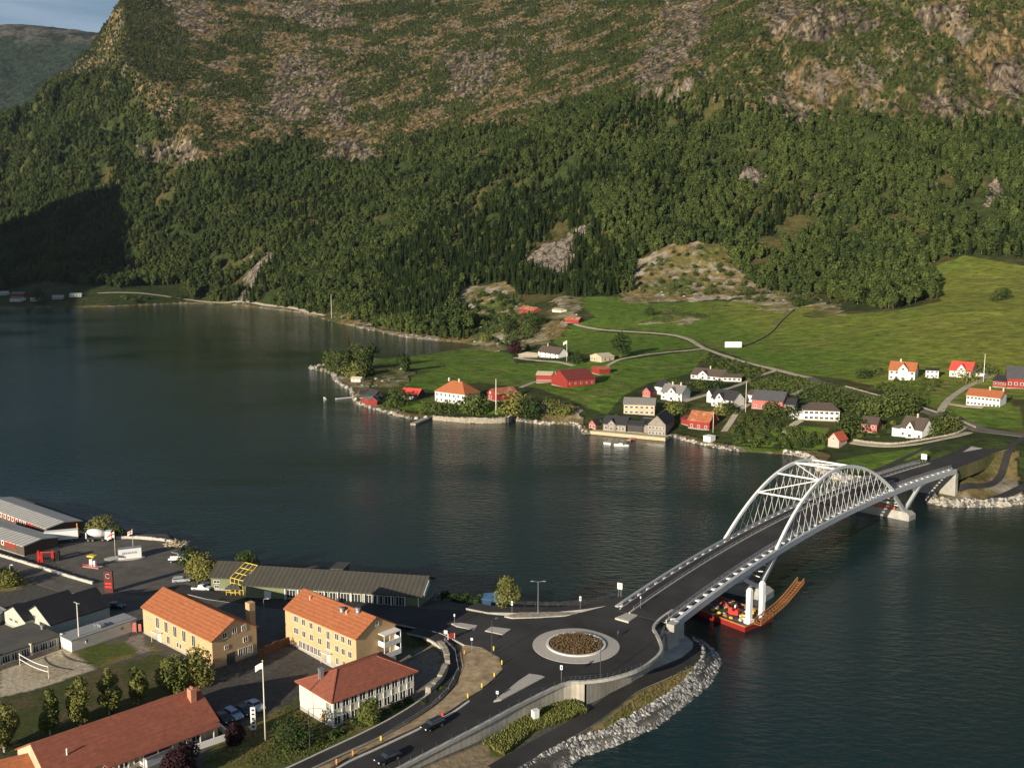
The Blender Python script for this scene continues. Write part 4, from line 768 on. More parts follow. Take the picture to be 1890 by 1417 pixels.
# orange safety netting on the far footing
mb = MB(); fs = S1 + 9.5
for k in range(7):
    a = bp_(fs - 1.6, 3.2 + k * 1.5); a.z = 2.7; mb.bar(a - BO, a + Vector((0, 0, 1.3)) - BO, .12)
    if k < 6:
        for z in (.2, .5, .8, 1.1): b = bp_(fs - 1.6, 4.7 + k * 1.5); b.z = 2.7; mb.bar(a + Vector((0, 0, z)) - BO, b + Vector((0, 0, z)) - BO, .12)
mb.build('safety_net', mat('orange net', (.75, .16, .06), .8, var=.2, scale=2), bridge)
# railings of the deck
def brail(n, h, m, rails, step, pr, z0=.15):
    mb = MB(); k = int(SL / step)
    for i in range(k + 1):
        s = SL * i / k; a = bp_(s, n, z0) - BO; mb.bar(a, a + Vector((0, 0, h)), pr, pr, up=(0, 1, 0))
        if i < k:
            b = bp_(SL * (i + 1) / k, n, z0) - BO
            for z in rails: mb.bar(a + Vector((0, 0, z)), b + Vector((0, 0, z)), pr * 1.1, pr * 1.6)
    mb.build('railing', m, bridge)
brail(2.36, 1.15, m_metal, (1.1, .75, .4), 2.0, .08); brail(14.42, 1.2, m_metal, (1.15, .8, .45), 2.0, .08); brail(11.4, .75, m_metal, (.7,), 3.0, .11)
# abutments
ab = empty('abutment', bp_(-1.0, 0), 0, 'tall grey concrete abutment under the roundabout end of the bridge', 'abutment'); AO = ab.location.copy()
def block(name, s0, s1, n0, n1, z0, z1, m, parent, O, flare=0.0):
    c = [bp_(s0, n0), bp_(s1, n0), bp_(s1, n1), bp_(s0, n1)]; cb = [bp_(s0, n0 - flare), bp_(s1 + flare, n0 - flare), bp_(s1 + flare, n1), bp_(s0, n1)]
    V = [(p.x - O.x, p.y - O.y, z0 - O.z) for p in cb] + [(p.x - O.x, p.y - O.y, z1 - O.z) for p in c]
    return mesh_obj(name, V, [(3, 2, 1, 0), (4, 5, 6, 7), (0, 1, 5, 4), (1, 2, 6, 5), (2, 3, 7, 6), (3, 0, 4, 7)], m, parent)
block('wall', -4, 1.0, .5, W_B - .2, -2, 6.2, m_wallc, ab, AO, .8); block('bearing_seat', -2.4, .6, -.35, 1.6, 6.2, 7.9, m_conc, ab, AO)
ab2 = empty('abutment', bp_(SL + 1, 0), 0, 'pale concrete abutment under the far end of the bridge beside the green mound', 'abutment'); AO = ab2.location.copy()
block('wall', SL - .4, SL + 1.4, .3, W_B - .2, -1, 9.3, m_conc, ab2, AO, .3); block('bearing_seat', SL - 1.0, SL + .8, -.1, 1.3, 7.6, 9.4, m_conc, ab2, AO)
# ================================================================== BUILDINGS
def pm(name, hx, **k): return mat(name, hexl(hx), **k)
m_glass = mat('window glass', (.03, .038, .045), .12, var=.3, scale=1.5, spec=.6); m_frame = mat('white window frame', (.70, .69, .66), .6, var=.06, scale=3); m_dfr = mat('dark window frame', (.06, .06, .06), .6, var=.1)
W_WHITE = mat('white boards', (.72, .71, .67), .75, var=.08, scale=.8, stripes=('Z', 3.2, .06), dirt=((.55, .53, .48), .3)); W_CREAM = mat('cream plaster', (.70, .66, .52), .85, var=.08, scale=.5, dirt=((.55, .5, .38), .3))
W_YEL = mat('yellow plaster', (.50, .35, .19), .88, var=.10, scale=.5, dirt=((.50, .34, .15), .45)); W_RED = mat('red boards', (.27, .035, .026), .8, var=.18, scale=.8, stripes=('X', 3.5, .12)); W_PINK = mat('faded red boards', (.42, .13, .11), .85, var=.2, scale=.9, stripes=('X', 3, .1))
W_GREY = mat('weathered grey boards', (.25, .22, .18), .9, var=.25, scale=.9, stripes=('X', 3, .15)); W_GREEN = mat('sage green boards', (.17, .20, .11), .8, var=.12, scale=.6, stripes=('X', 1.6, .12)); W_BEIGE = mat('beige boards', (.50, .42, .29), .85, var=.15, scale=.7, dirt=((.38, .28, .17), .5)); W_DARK = mat('dark stained boards', (.05, .045, .045), .8, var=.2, scale=.8); W_LGREY = mat('pale blue grey boards', (.42, .44, .38), .8, var=.1, scale=.8, stripes=('Z', 3, .06))
R_ORG = mat('orange roof tiles', (.35, .12, .05), .85, var=.22, scale=1.1, bump=.03, stripes=('Y', .4, .07), dirt=((.33, .11, .05), .45)); R_RED = mat('red roof tiles', (.26, .085, .052), .85, var=.22, scale=1.1, bump=.03, stripes=('Y', .4, .07), dirt=((.22, .07, .045), .5)); R_BRED = mat('bright red roof', (.55, .07, .05), .7, var=.12, scale=1, stripes=('X', 1.2, .1)); R_BROWN = mat('brown slate roof', (.085, .065, .052), .8, var=.3, scale=1.5, stripes=('Y', 1.4, .1)); R_DARK = mat('dark slate roof', (.035, .036, .04), .75, var=.25, scale=1.2, stripes=('Y', 1.4, .1)); R_GREY = mat('grey slate roof', (.19, .18, .165), .85, var=.25, scale=1.3, stripes=('Y', 1.4, .1)); R_SHEET = mat('corrugated sheet roof', (.44, .43, .40), .6, var=.12, scale=.5, stripes=('X', .16, .45)); R_RIB = mat('ribbed dark metal roof', (.075, .070, .056), .6, var=.12, scale=.4, stripes=('X', .26, .28)); R_FELT = mat('roofing felt', (.085, .082, .072), .95, var=.2, scale=.4, dirt=((.13, .12, .10), .5)); R_MAROON = mat('maroon sheet roof', (.16, .035, .03), .7, var=.15, scale=.8, stripes=('X', 1.2, .2)); R_RUST = mat('rusty sheet roof', (.33, .11, .05), .9, var=.4, scale=.9, dirt=((.42, .36, .26), .7), stripes=('X', 1.5, .15)); R_BEI = mat('pale sheet roof', (.48, .42, .30), .7, var=.1, scale=.6); M_FOUND = mat('foundation', (.33, .31, .27), .95, var=.2, scale=1)
m_brick = mat('chimney plaster', (.55, .46, .36), .9, var=.15, scale=2); m_trim = mat('white trim', (.72, .71, .68), .6, var=.05, scale=2); m_yelf = mat('yellow steel frame', (.68, .50, .06), .5, var=.08, scale=1); m_green_d = mat('green door', (.05, .12, .06), .6)
def window(parent, face, Lx, D, s, z, w_, h_, near, fr=m_frame, mull=1, name='window'):
    """face f/r/b/l of a body Lx by D; s metres from that face's left end, z centre height"""
    o = {'f': (s, 0, 0), 'r': (Lx, s, R(90)), 'b': (Lx - s, D, R(180)), 'l': (0, D - s, R(-90))}[face]
    mb = MB(); fw = .09
    if near:
        for x in (-w_ / 2 + fw / 2, w_ / 2 - fw / 2) + tuple(-w_ / 2 + w_ * (k + 1) / (mull + 1) for k in range(mull)): mb.box((x, -.04, 0), (fw, .14, h_))
        for zz in (-h_ / 2 + fw / 2, h_ / 2 - fw / 2): mb.box((0, -.045, zz), (w_ + .02, .145, fw))
        q = mb.build(name, fr, parent); g = MB().box((0, -.008, 0), (w_ - fw, .06, h_ - fw)).build('pane', m_glass, q)
    else:
        mb.box((0, -.04, 0), (w_ + (.22 if w_ != .8 or h_ > 1.05 or h_ < .9 else .7), .12, h_ + (.22 if w_ != .8 else .5)), 0)
        for x in ((-w_ / 4, w_ / 4) if w_ > 1.0 else (0,)): mb.box((x, -.07, 0), ((w_ / 2 - .07) if w_ > 1.0 else w_, .12, h_), 1)
        q = mb.build(name, [fr, m_glass], parent)
    q.location = (o[0], o[1], z); q.rotation_euler = (0, 0, o[2]); return q
def door(parent, face, Lx, D, s, w_, h_, m, canopy=False, z=0):
    o = {'f': (s, 0, 0), 'r': (Lx, s, R(90)), 'b': (Lx - s, D, R(180)), 'l': (0, D - s, R(-90))}[face]
    q = MB().box((0, -.03, h_ / 2), (w_, .12, h_)).build('door', m, parent); q.location = (o[0], o[1], z); q.rotation_euler = (0, 0, o[2])
    if canopy: MB().box((0, -.7, h_ + .25), (w_ + 1.4, 1.5, .14)).bar((-w_ / 2 - .5, -1.3, 0), (-w_ / 2 - .5, -1.3, h_ + .2), .08, up=(0, 1, 0)).build('canopy', m_trim, q)
    return q
def roof_mesh(L_, D, H, rise, kind, ov, ridge_len=None, th=.22, ox=0, oy=0, ov2=None):
    ov2 = ov if ov2 is None else ov2; x0, x1, y0, y1 = ox - ov2, ox + L_ + ov2, oy - ov, oy + D + ov; zr = H + rise + .12
    if kind in ('gable', 'hip', 'cross'):
        if kind == 'cross': ze = H - ov2 * rise / (L_ / 2)
        else: ze = H - ov * rise / (D / 2)
        ze += .12
        if kind == 'gable': rp = [(x0, oy + D / 2, zr), (x1, oy + D / 2, zr)]
        elif kind == 'cross': rp = [(ox + L_ / 2, y0, zr), (ox + L_ / 2, y1, zr)]
        else:
            rl = ridge_len if ridge_len is not None else max(.5, abs(L_ - D)); 
            rp = [(ox + L_ / 2 - rl / 2, oy + D / 2, zr), (ox + L_ / 2 + rl / 2, oy + D / 2, zr)] if L_ >= D or ridge_len is not None else [(ox + L_ / 2, oy + D / 2 - rl / 2, zr), (ox + L_ / 2, oy + D / 2 + rl / 2, zr)]
        c = [(x0, y0, ze), (x1, y0, ze), (x1, y1, ze), (x0, y1, ze)]; V = c + rp; n = 6
        along_y = kind == 'cross' or (kind == 'hip' and ridge_len is None and L_ < D)
        T = [(0, 4, 3), (1, 2, 5)] if not along_y else [(0, 1, 4), (2, 3, 5)]
        Q = [(0, 1, 5, 4), (2, 3, 4, 5)] if not along_y else [(1, 2, 5, 4), (3, 0, 4, 5)]
        if kind == 'gable' or kind == 'cross':
            V2 = V + [(x, y, z - th) for x, y, z in V]; F = Q + [tuple(i + 6 for i in q[::-1]) for q in Q]
            if kind == 'gable': E_ = [(0, 1), (2, 3), (1, 5), (5, 2), (3, 4), (4, 0)]
            else: E_ = [(1, 2), (3, 0), (0, 4), (4, 1), (2, 5), (5, 3)]
            F += [(a, b, b + 6, a + 6)[::-1] for a, b in E_]; return V2, F
        V2 = V + [(x, y, z - th) for x, y, z in c]; F = Q + T + [(0, 1, 7, 6)[::-1], (1, 2, 8, 7)[::-1], (2, 3, 9, 8)[::-1], (3, 0, 6, 9)[::-1], (9, 8, 7, 6)]; return V2, F
    zf = H + .05; zb = H + rise + .05
    c = [(x0, y0, zf), (x1, y0, zf), (x1, y1, zb), (x0, y1, zb)]; V2 = c + [(x, y, z - th) for x, y, z in c]
    return V2, [(0, 1, 2, 3), (7, 6, 5, 4), (0, 4, 5, 1), (1, 5, 6, 2), (2, 6, 7, 3), (3, 7, 4, 0)]
def wall_mesh(L_, D, H, rise, kind, found, y0=0.0, x0=0.0):
    x1 = x0 + L_; y1 = y0 + D; b = -found; V = [(x0, y0, b), (x1, y0, b), (x1, y1, b), (x0, y1, b)]
    hb = H + (rise if kind in ('flat', 'shed') else 0); V += [(x0, y0, H), (x1, y0, H), (x1, y1, hb), (x0, y1, hb)]; F = [(0, 1, 5, 4), (1, 2, 6, 5), (2, 3, 7, 6), (3, 0, 4, 7)]
    if kind == 'gable': V += [(x0, (y0 + y1) / 2, H + rise), (x1, (y0 + y1) / 2, H + rise)]; F[1] = (1, 2, 6, 9, 5); F[3] = (3, 0, 4, 8, 7)
    elif kind == 'cross': V += [((x0 + x1) / 2, y0, H + rise), ((x0 + x1) / 2, y1, H + rise)]; F[0] = (0, 1, 5, 8, 4); F[2] = (2, 3, 7, 9, 6)
    else: F.append((4, 5, 6, 7))
    return V, F
def house(name, label, cat, A, B, D, H, roof='gable', rise=2.5, wall=None, rmat=None, ov=.45, wins=(), near=False, found=2.5, chim=(), dormer=None, doors=(), z=None, ridge_len=None, group=None, plinth=True, grid=None, fr=m_frame, L_=None, annex=None):
    A = Vector(A); B = Vector(B); ang = math.atan2(B.y - A.y, B.x - A.x); L_ = L_ or (B - A).xy.length; zz = A.z if z is None else z
    t = empty(name, (A.x, A.y, zz), ang, label, cat, group); V, F = wall_mesh(L_, D, H, rise, roof, found); mesh_obj('wall', V, F, wall, t)
    if plinth: MB().box((L_ / 2, D / 2, -found / 2 + .2), (L_ + .12, D + .12, found + .4)).build('foundation', M_FOUND, t)
    V, F = roof_mesh(L_, D, H, rise, roof, ov, ridge_len); rf = mesh_obj('roof', V, F, rmat, t)
    if not near and roof == 'gable':    # pale barge boards on the gables
        pass
    for (face, s, zc, w_, h_, *mu) in wins: window(t, face, L_, D, s, zc, w_, h_, near, fr, mu[0] if mu else 1)
    if grid:
        for (face, rows, cols, w_, h_) in grid:
            ln = L_ if face in 'fb' else D
            for r_i in rows:
                for c_i in range(cols): window(t, face, L_, D, ln * (c_i + .5) / cols, r_i, w_, h_, near, fr)
    for d_ in doors: door(t, d_[0], L_, D, *d_[1:])
    for (x, y, s) in chim:
        ch = MB().box((0, 0, .5), (s, s, 2.0)).box((0, 0, 1.55), (s * 1.15, s * 1.15, .12)).build('chimney', m_brick, rf); ch.location = (x, y, H + rise * (1 - abs(y - D / 2) / (D / 2)) if roof != 'cross' else H + rise * (1 - abs(x - L_ / 2) / (L_ / 2)))
    if dormer:
        x, w_, hd, rs = dormer; V, F = wall_mesh(w_, D * .5, hd, rs, 'cross', found * .5, -.7, x - w_ / 2); g = mesh_obj('front_gable', V, F, wall, t); V, F = roof_mesh(w_, D * .5 + .35, hd, rs, 'cross', .35, ox=x - w_ / 2, oy=-.7, ov2=.3); mesh_obj('gable_roof', V, F, rmat, g)
        for (zc, ww, hh) in ((hd + .1, min(1.3, w_ * .35), 1.1), (1.4, min(1.4, w_ * .4), 1.3)):
            q = window(g, 'f', L_, D, x, zc, ww, hh, False, fr); q.location.y = -.7
    if annex:
        for (ax, ay, al, ad, ah, ars, ak, am, arm) in annex:
            V, F = wall_mesh(al, ad, ah, ars, ak, found); w2 = mesh_obj('side_wing', V, F, am or wall, t); w2.location = (ax, ay, 0); V, F = roof_mesh(al, ad, ah, ars, ak, .3); mesh_obj('wing_roof', V, F, arm or rmat, w2)
    return t
# ---------------- near side
B1A, B1B = P(263, 1118, 10.5), P(391, 1181, 10.5)
b1 = house('yellow_hall', 'long yellow plastered hall with orange tiled roof, tall windows and a dim brown gable end', 'building', (B1A[0], B1A[1], 4), (B1B[0], B1B[1], 4), 10.8, 6.4, 'gable', 3.1, W_YEL, R_ORG, .35, near=True, wins=[('f', f * 29.2, 4.3, 1.5, 2.6, 1) for f in (.23, .36, .49, .62, .755)] + [('f', f * 29.2, 4.2, .4, 1.4, 0) for f in (.055, .09, .125)] + [('f', 11.2, 1.5, 1.4, 1.9, 1), ('f', 15.2, 1.5, .8, 1.2, 0), ('f', 16.4, 1.5, .8, 1.2, 0), ('f', 19, 1.3, 1, 1.1, 1), ('f', 23, 1.3, 1, 1.1, 1), ('r', 3.0, 6.6, 1.1, 1.3, 1), ('r', 5.4, 7, 1.1, 1.3, 1), ('r', 7.7, 6.9, 1.1, 1.3, 1), ('r', 8, 4.2, 1.2, 1.2, 1), ('r', 3.3, 3.9, .9, .9, 1), ('r', 6.6, 1.7, 1, 1.8, 1), ('r', 7.9, 1.7, 1, 1.8, 1), ('r', 9.2, 1.7, 1, 1.8, 1)], doors=[('f', 7.3, 1.5, 2.3, m_frame, True), ('r', 4.3, 2.0, 2.4, m_dfr)])
chm = MB().box((0, 0, 3.5), (1.6, 1.5, 11)).build('chimney_stack', W_YEL); chm.location = (*P(463, 1150, 8)[:2], 4); chm.rotation_euler = (0, 0, R(-41)); tag(chm, 'square yellow chimney tower rising behind the right end of the yellow hall', 'chimney')
B2A, B2B = P(526, 1122, 12), P(657, 1177.7, 12)
b2 = house('yellow_office_block', 'three storey yellow plastered block with orange roof, roof vents and balconies on its gable', 'building', (B2A[0], B2A[1], 4), (B2B[0], B2B[1], 4), 10.6, 8.0, 'gable', 3.1, W_YEL, R_ORG, .3, near=True,
    wins=[('f', f * 25, z, 1.25, 1.5, 1) for z in (6.6, 3.9) for f in (.28, .39, .51, .75, .835, .925)] + [('f', .165 * 25, z, 1.7, 1.5, 2) for z in (6.6, 3.9)] + [('f', f * 25, 1.2, 1.15, 1.7, 1) for f in (.225, .28, .335, .39, .445, .50)] + [('f', .63 * 25, z, 1.2, 1.9, 1) for z in (6.1, 3.9)] + [('f', f * 25, 1.2, 1.0, 1.6, 1) for f in (.75, .84, .925)] + [('r', 5.6, 9.6, .9, 1.1, 1)], doors=[('f', 15.8, 1.2, 2.2, m_frame, True)])
# balconies on the gable end
bal = MB(); L2 = (Vector(B2B) - Vector(B2A)).length
for z in (2.2, 4.7, 7.2): bal.box((L2 + 1.0, 8.2, z), (2.0, 4.6, .2))
for z in (2.2, 4.7):
    bal.box((L2 + 1.95, 8.2, z + .6), (.08, 4.6, .9)); bal.box((L2 + 1.0, 5.95, z + .6), (2, .08, .9)); bal.box((L2 + 1.0, 10.45, z + .6), (2, .08, .9))
for y in (5.95, 7.5, 9, 10.45): bal.box((L2 + 1.92, y, 4.7), (.14, .14, 5.0))
bal.build('balcony', m_trim, b2)
rfo = [c for c in b2.children if c.name.startswith('roof')][0]
for (x, y, h) in ((16, 3.6, .9), (20.2, 4.6, 1.1)):
    v = MB().tube([(0, 0, -.3), (0, 0, h)], .5, 12).tube([(0, 0, h), (0, 0, h + .25)], .68, 12).build('roof_vent', m_metal, rfo, True); v.location = (x, y, 8 + 3.1 * y / 5.3)
for x in (4.5, 17.5): v = MB().tube([(0, 0, -.2), (0, 0, 1.0)], .18, 8).build('vent_pipe', m_brick, rfo); v.location = (x, 3.6, 10)
B3A, B3B = P(608.6, 1293.3, 9.6), P(768.7, 1233.6, 9.6)
b3 = house('white_office_building', 'two storey cream building with low hipped red tile roof and long rows of windows', 'building', (B3A[0] + .4, B3A[1] + .5, 4), (B3B[0], B3B[1], 4), 11.6, 5.5, 'hip', 2.5, W_CREAM, R_RED, .6, near=True, ridge_len=9.0, L_=18.8, found=1.5,
    wins=[('f', 18.8 * (k + .5) / 10, z, 1.42, 1.7, 1) for z in (4.3, 1.35) for k in range(10)] + [('l', 10.0, 3.9, 1.0, 1.3, 1), ('l', 10.9, 3.6, .5, 1.8, 0)], doors=[('l', 8.4, .8, 1.5, mat('orange door', (.42, .17, .05), .7), False, .2), ('l', 9.6, .35, .9, m_dfr, False, .3)])
for k in range(10): q = MB().box((0, -.05, 2.85), (.16, .14, 4.6)).build('pilaster', m_trim, b3); q.location = (18.8 * k / 10 + .12, 0, 0)
rfo = [c for c in b3.children if c.name.startswith('roof')][0]; v = MB().box((0, 0, .6), (.8, .8, 2.2)).box((0, 0, 1.8), (.95, .95, .2)).build('chimney', m_metal, rfo); v.location = (2.2, 7.2, 6.8)
for (p0, p1) in (((0, 0), (4.9, 5.8)), ((18.8, 0), (13.9, 5.8)), ((4.9, 5.8), (13.9, 5.8)), ((0, 11.6), (4.9, 5.8))):
    a = Vector((p0[0] - (.6 if p0[0] == 0 else (-.6 if p0[0] == 18.8 else 0)), p0[1] + (-.6 if p0[1] == 0 else (.6 if p0[1] == 11.6 else 0)), 5.36 if p0[1] in (0, 11.6) else 8.2)); b = Vector((*p1, 8.2)); MB().bar(a, b, .22, .16).build('ridge_tiles', R_RED, rfo)
B4B = P(401, 1328, 7); d4 = Vector((.705, .709)); B4A = (B4B[0] - d4.x * 29.2, B4B[1] - d4.y * 29.2, 4)
b4 = house('red_roofed_hall', 'very long low building with broad brick red tile roof at the bottom left', 'building', B4A, (B4B[0], B4B[1], 4), 15.0, 2.9, 'gable', 3.9, W_BEIGE, R_RED, .3, near=True, found=1.0, wins=[('f', 1.5 + k * 2.6, 1.5, 1.8, 1.7, 1) for k in range(10)])
rfo = [c for c in b4.children if c.name.startswith('roof')][0]; v = MB().box((0, 0, .6), (1.1, 1.5, 3.4)).tube([(0, -.3, 2.3), (0, -.3, 2.7)], .16, 8).tube([(0, .3, 2.3), (0, .3, 2.7)], .16, 8).build('chimney', mat('brick chimney', (.45, .2, .12), .9, var=.2, scale=3), rfo); v.location = (27.2, 5.4, 5.6)
for x in (4.0,): v = MB().tube([(0, 0, -.2), (0, 0, 1.2)], .13, 8).build('vent_pipe', m_trim, rfo); v.location = (x, 3.4, 4.7)
for k in range(8): q = MB().box((0, 0, 1.4), (.16, .16, 2.8)).build('porch_post', m_trim, b4); q.location = (9.4 + k * 2.6, -1.6, 0)
V, F = roof_mesh(20.5, 2.2, 2.75, .02, 'flat', 0, ox=8.4, oy=-2.0); mesh_obj('porch_roof', V, F, R_RED, b4)
wing = house('red_roofed_annex', 'small low annex with orange tile roof left of the long red roofed hall', 'building', P(-12, 1446, 6), P(78, 1424, 6), 7, 2.4, 'gable', 1.7, W_BEIGE, R_ORG, .4, near=True, z=4, found=1)
# garden walls of the hall
def slabwall(name, px, h, w_, label, m=m_trim, z=4.0):
    pts = [Vector(P(u, v, z)) for u, v in px]; mb = MB()
    for a, b in zip(pts[:-1], pts[1:]): mb.bar(a - pts[0] + Vector((0, 0, h / 2 - .2)), b - pts[0] + Vector((0, 0, h / 2 - .2)), w_, h + .4)
    o = mb.build(name, m); o.location = pts[0]; tag(o, label, 'wall'); return o
slabwall('garden_wall', [(398, 1338), (425, 1362), (358, 1385)], 1.1, .3, 'low white garden wall turning a corner beside the porch of the long red roofed hall')
bxh = house('white_shed', 'small white flat roofed box shed beside the purple tree at the bottom edge', 'shed', P(272, 1420, 4), P(320, 1398, 4), 2.6, 1.9, 'flat', .05, W_WHITE, m_metal, .08, near=True, found=.6)
# green building by the water
B5A, B5B = P(451, 1076, 7.6), P(776, 1097, 7.6)
b5 = house('green_waterfront_hall', 'long sage green hall with ribbed dark roof and open glazed front by the water', 'building', (B5A[0], B5A[1], 3.7), (B5B[0], B5B[1], 3.7), 12.5, 3.8, 'gable', 2.7, W_GREEN, R_RIB, .7, near=True, found=1.0, wins=[('f', 12.5 + k * 2.85, 1.9, 2.4, 2.3, 2) for k in range(11)], doors=[('f', 6.2, 1.8, 2.2, m_trim)])
L5 = (Vector(B5B) - Vector(B5A)).length
for k in range(11): q = MB().box((0, 0, 1.7), (.2, .2, 3.4)).build('front_post', m_trim, b5); q.location = (11.1 + k * (L5 - 11.5) / 10, -.55, 0)
sg = MB().box((0, 0, 0), (.16, 5.2, 1.3)).build('sign_board', mat('pale sign board', (.5, .56, .6), .5, var=.04), b5); sg.location = (L5 + .9, 2.6, 4.5); sg.rotation_euler = (R(21), 0, 0)
MB().box((22, 9.6, 6.6), (3.6, 5.5, .25)).box((22, 9.9, 5.4), (3.2, 4.2, 2.2)).build('roof_lantern', R_RIB, b5)
B5c, B5d = P(389, 1063, 7.2), P(433, 1065, 7.2)
b5b = house('green_waterfront_wing', 'short sage green wing with dark ribbed roof left of the yellow framed porch', 'building', (B5c[0], B5c[1], 3.6), (B5d[0], B5d[1], 3.6), 11, 3.5, 'gable', 2.4, W_GREEN, R_RIB, .5, near=True, found=1.0, wins=[('f', 1.6, 2.2, 1.8, .8, 1), ('f', 1.6, .9, 1.2, 1.0, 1)])
py_ = empty('glazed_porch', (B5d[0] + .3, B5d[1] - .6, 3.6), math.atan2(B5A[1] - B5d[1], B5A[0] - B5d[0]) * .6, 'yellow framed glass porch between the two parts of the green hall', 'porch'); fr_ = MB(); gl = MB(); wP = 4.6
for x in (0, wP / 3, 2 * wP / 3, wP):
    fr_.bar((x, -1.5, 0), (x, -1.5, 4.2), .16, up=(0, 1, 0)); fr_.bar((x, -1.5, 4.2), (x, 3.6, 6.8), .16)
for z in (.15, 1.6, 2.9, 4.2): fr_.bar((0, -1.5, z), (wP, -1.5, z), .16)
for t_ in (.33, .66, 1): fr_.bar((0, -1.5 + 5.1 * t_, 4.2 + 2.6 * t_), (wP, -1.5 + 5.1 * t_, 4.2 + 2.6 * t_), .16)
gl.add([(.05, -1.42, 0), (wP - .05, -1.42, 0), (wP - .05, -1.42, 4.1), (.05, -1.42, 4.1), (wP - .05, 3.6, 6.7), (.05, 3.6, 6.7), (.05, 3.6, 0), (wP - .05, 3.6, 0)], [(0, 1, 2, 3), (3, 2, 4, 5), (0, 3, 5, 6), (1, 7, 4, 2)])
fr_.build('frame', m_yelf, py_); gl.build('glazing', m_glass, py_)
lp_ = empty('entrance_shelter', P(418, 1100, 3.6), R(-5), 'small yellow posted shelter in front of the green wing', 'shelter'); s_ = MB()
for x in (0, 1.2, 2.4, 3.6): s_.bar((x, 0, 0), (x, 0, 2.2), .1, up=(0, 1, 0)); s_.bar((x, 2, 0), (x, 2, 2.2), .1, up=(0, 1, 0))
s_.bar((0, 0, 1.1), (3.6, 0, 1.1), .1); s_.build('posts', m_yelf, lp_); V, F = roof_mesh(3.6, 2, 2.2, .7, 'hip', .3); mesh_obj('roof', V, F, R_RIB, lp_)
# dark roofed shop group on the left
def zsh(u, v, z): return (*P(u, v, z)[:2], 3.9)
b6 = house('black_roofed_shop', 'pale fronted shop with large black roof and twin gables facing the sand court', 'building', zsh(44, 1131, 7.0), zsh(94, 1152, 7.0), 14.5, 3.1, 'cross', 3.3, W_LGREY, mat('black felt roof', (.017, .018, .022), .8, var=.3, scale=.4), .3, near=True, found=.5, wins=[('f', 2.2, 1.6, 1.0, .8, 1), ('f', 4.8, 3.4, 1.3, .9, 1), ('f', 7.6, 1.6, 1.0, .8, 1)])
b6b = house('black_roofed_shop_wing', 'narrower gabled wing of the black roofed shop with two white framed windows', 'building', zsh(8, 1128, 7.0), zsh(46, 1143, 7.2), 13, 3.1, 'cross', 2.4, W_LGREY, MATS['black felt roof'], .3, near=True, found=.5, wins=[('f', 3.0, 1.9, 1.4, .8, 1), ('f', 5.4, 1.9, 1.4, .8, 1)])
b6c = house('white_flat_annex', 'white flat roofed annex with grey roof behind the tall lamp mast', 'building', zsh(109, 1170, 7.0), zsh(131.5, 1180.5, 7.0), 15.5, 3.0, 'flat', .1, W_WHITE, mat('pale roofing', (.26, .27, .27), .8, var=.12, scale=.5), .25, near=True, found=.8, wins=[('r', 12, 1.9, .8, .8, 1), ('r', 3.5, 1.7, .6, .9, 0)])
vb = MB().box((3.2, 8, 3.5), (1.8, 1.0, .6)).box((2.0, 7.6, 3.4), (.7, .7, .5)).build('rooftop_unit', m_metal, b6c)
b6d = house('felt_roofed_school_wing', 'long low building with grey felt flat roof and open windowed front beside the sand court', 'building', (*P(-60, 1226, 7)[:2], 3.9), (*P(107, 1171, 7)[:2], 3.9), 11.5, 3.0, 'flat', .1, W_LGREY, R_FELT, .45, near=True, found=.8, wins=[('f', 1.6 + k * 2.05, 1.5, 1.7, 1.9, 2) for k in range(12)])
for k in range(3): q = MB().box((0, -.3, 1.6), (.35, .8, 3.3)).build('buttress', W_CREAM, b6d); q.location = (6.0 + k * 7.0, 0, 0)
q = MB().tube([(0, 0, 0), (0, 0, .8)], .35, 10).tube([(0, 0, .8), (0, 0, 1.0)], .5, 10).build('roof_vent', m_metal, b6d); q.location = (19, 6, 3.1)
b6e = house('ribbed_roof_shed', 'low shed with pale ribbed roof left of the black roofed shop', 'shed', zsh(-50, 1150, 6.4), zsh(12, 1126, 6.4), 10, 2.4, 'gable', 1.0, W_CREAM, R_SHEET, .3, near=True, found=.5)
fl = MB(); fa, fb = Vector(P(100, 1135, 6.5)), Vector(P(180, 1120, 6.5))
can = house('shop_canopy', 'flat white edged canopy at the far end of the black roofed shop', 'canopy', (*P(133, 1112, 7)[:2], 3.9), (*P(176, 1104, 7)[:2], 3.9), 7, 2.9, 'flat', .05, W_DARK, mat('canopy felt', (.12, .13, .14), .8), .35, near=True, found=.3)
for ch in can.children:
    if ch.name.startswith('roof'): ch.data.materials.clear(); ch.data.materials.append(m_trim)
# red sheds with striped roofs
W_BROWNG = mat('brown sheet cladding', (.10, .075, .055), .8, var=.2, scale=.5, stripes=('X', 1.5, .2))
def zs(u, v, z, g): return (*P(u, v, z)[:2], g)
g1 = house('red_shed', 'long red shed with striped sheet roof nearest the water at the left edge', 'shed', zs(-40, 928, 6.4, 2.7), zs(86, 974, 6.4, 2.7), 11, 3.5, 'gable', .9, W_BROWNG, R_SHEET, .35, near=False, found=.6, wins=[('f', 3.2 + k * 2.7, 2.5, .8, 1.0, 1) for k in range(12)], group='red sheds on the quay')
g2 = house('red_shed', 'second red shed with striped sheet roof in front, beside the red machinery', 'shed', zs(-60, 975, 6.2, 2.8), zs(44, 1007, 6.2, 2.8), 10.5, 3.3, 'gable', .8, W_BROWNG, R_SHEET, .35, near=False, found=.6, wins=[('f', 4 + k * 3.2, 2.4, .8, .9, 1) for k in range(6)], group='red sheds on the quay')
for g_, l_ in ((g1, 39), (g2, 27)): MB().box((l_ / 2, -.03, 2.5), (l_, .08, 1.7)).build('red_fascia', W_RED, g_)
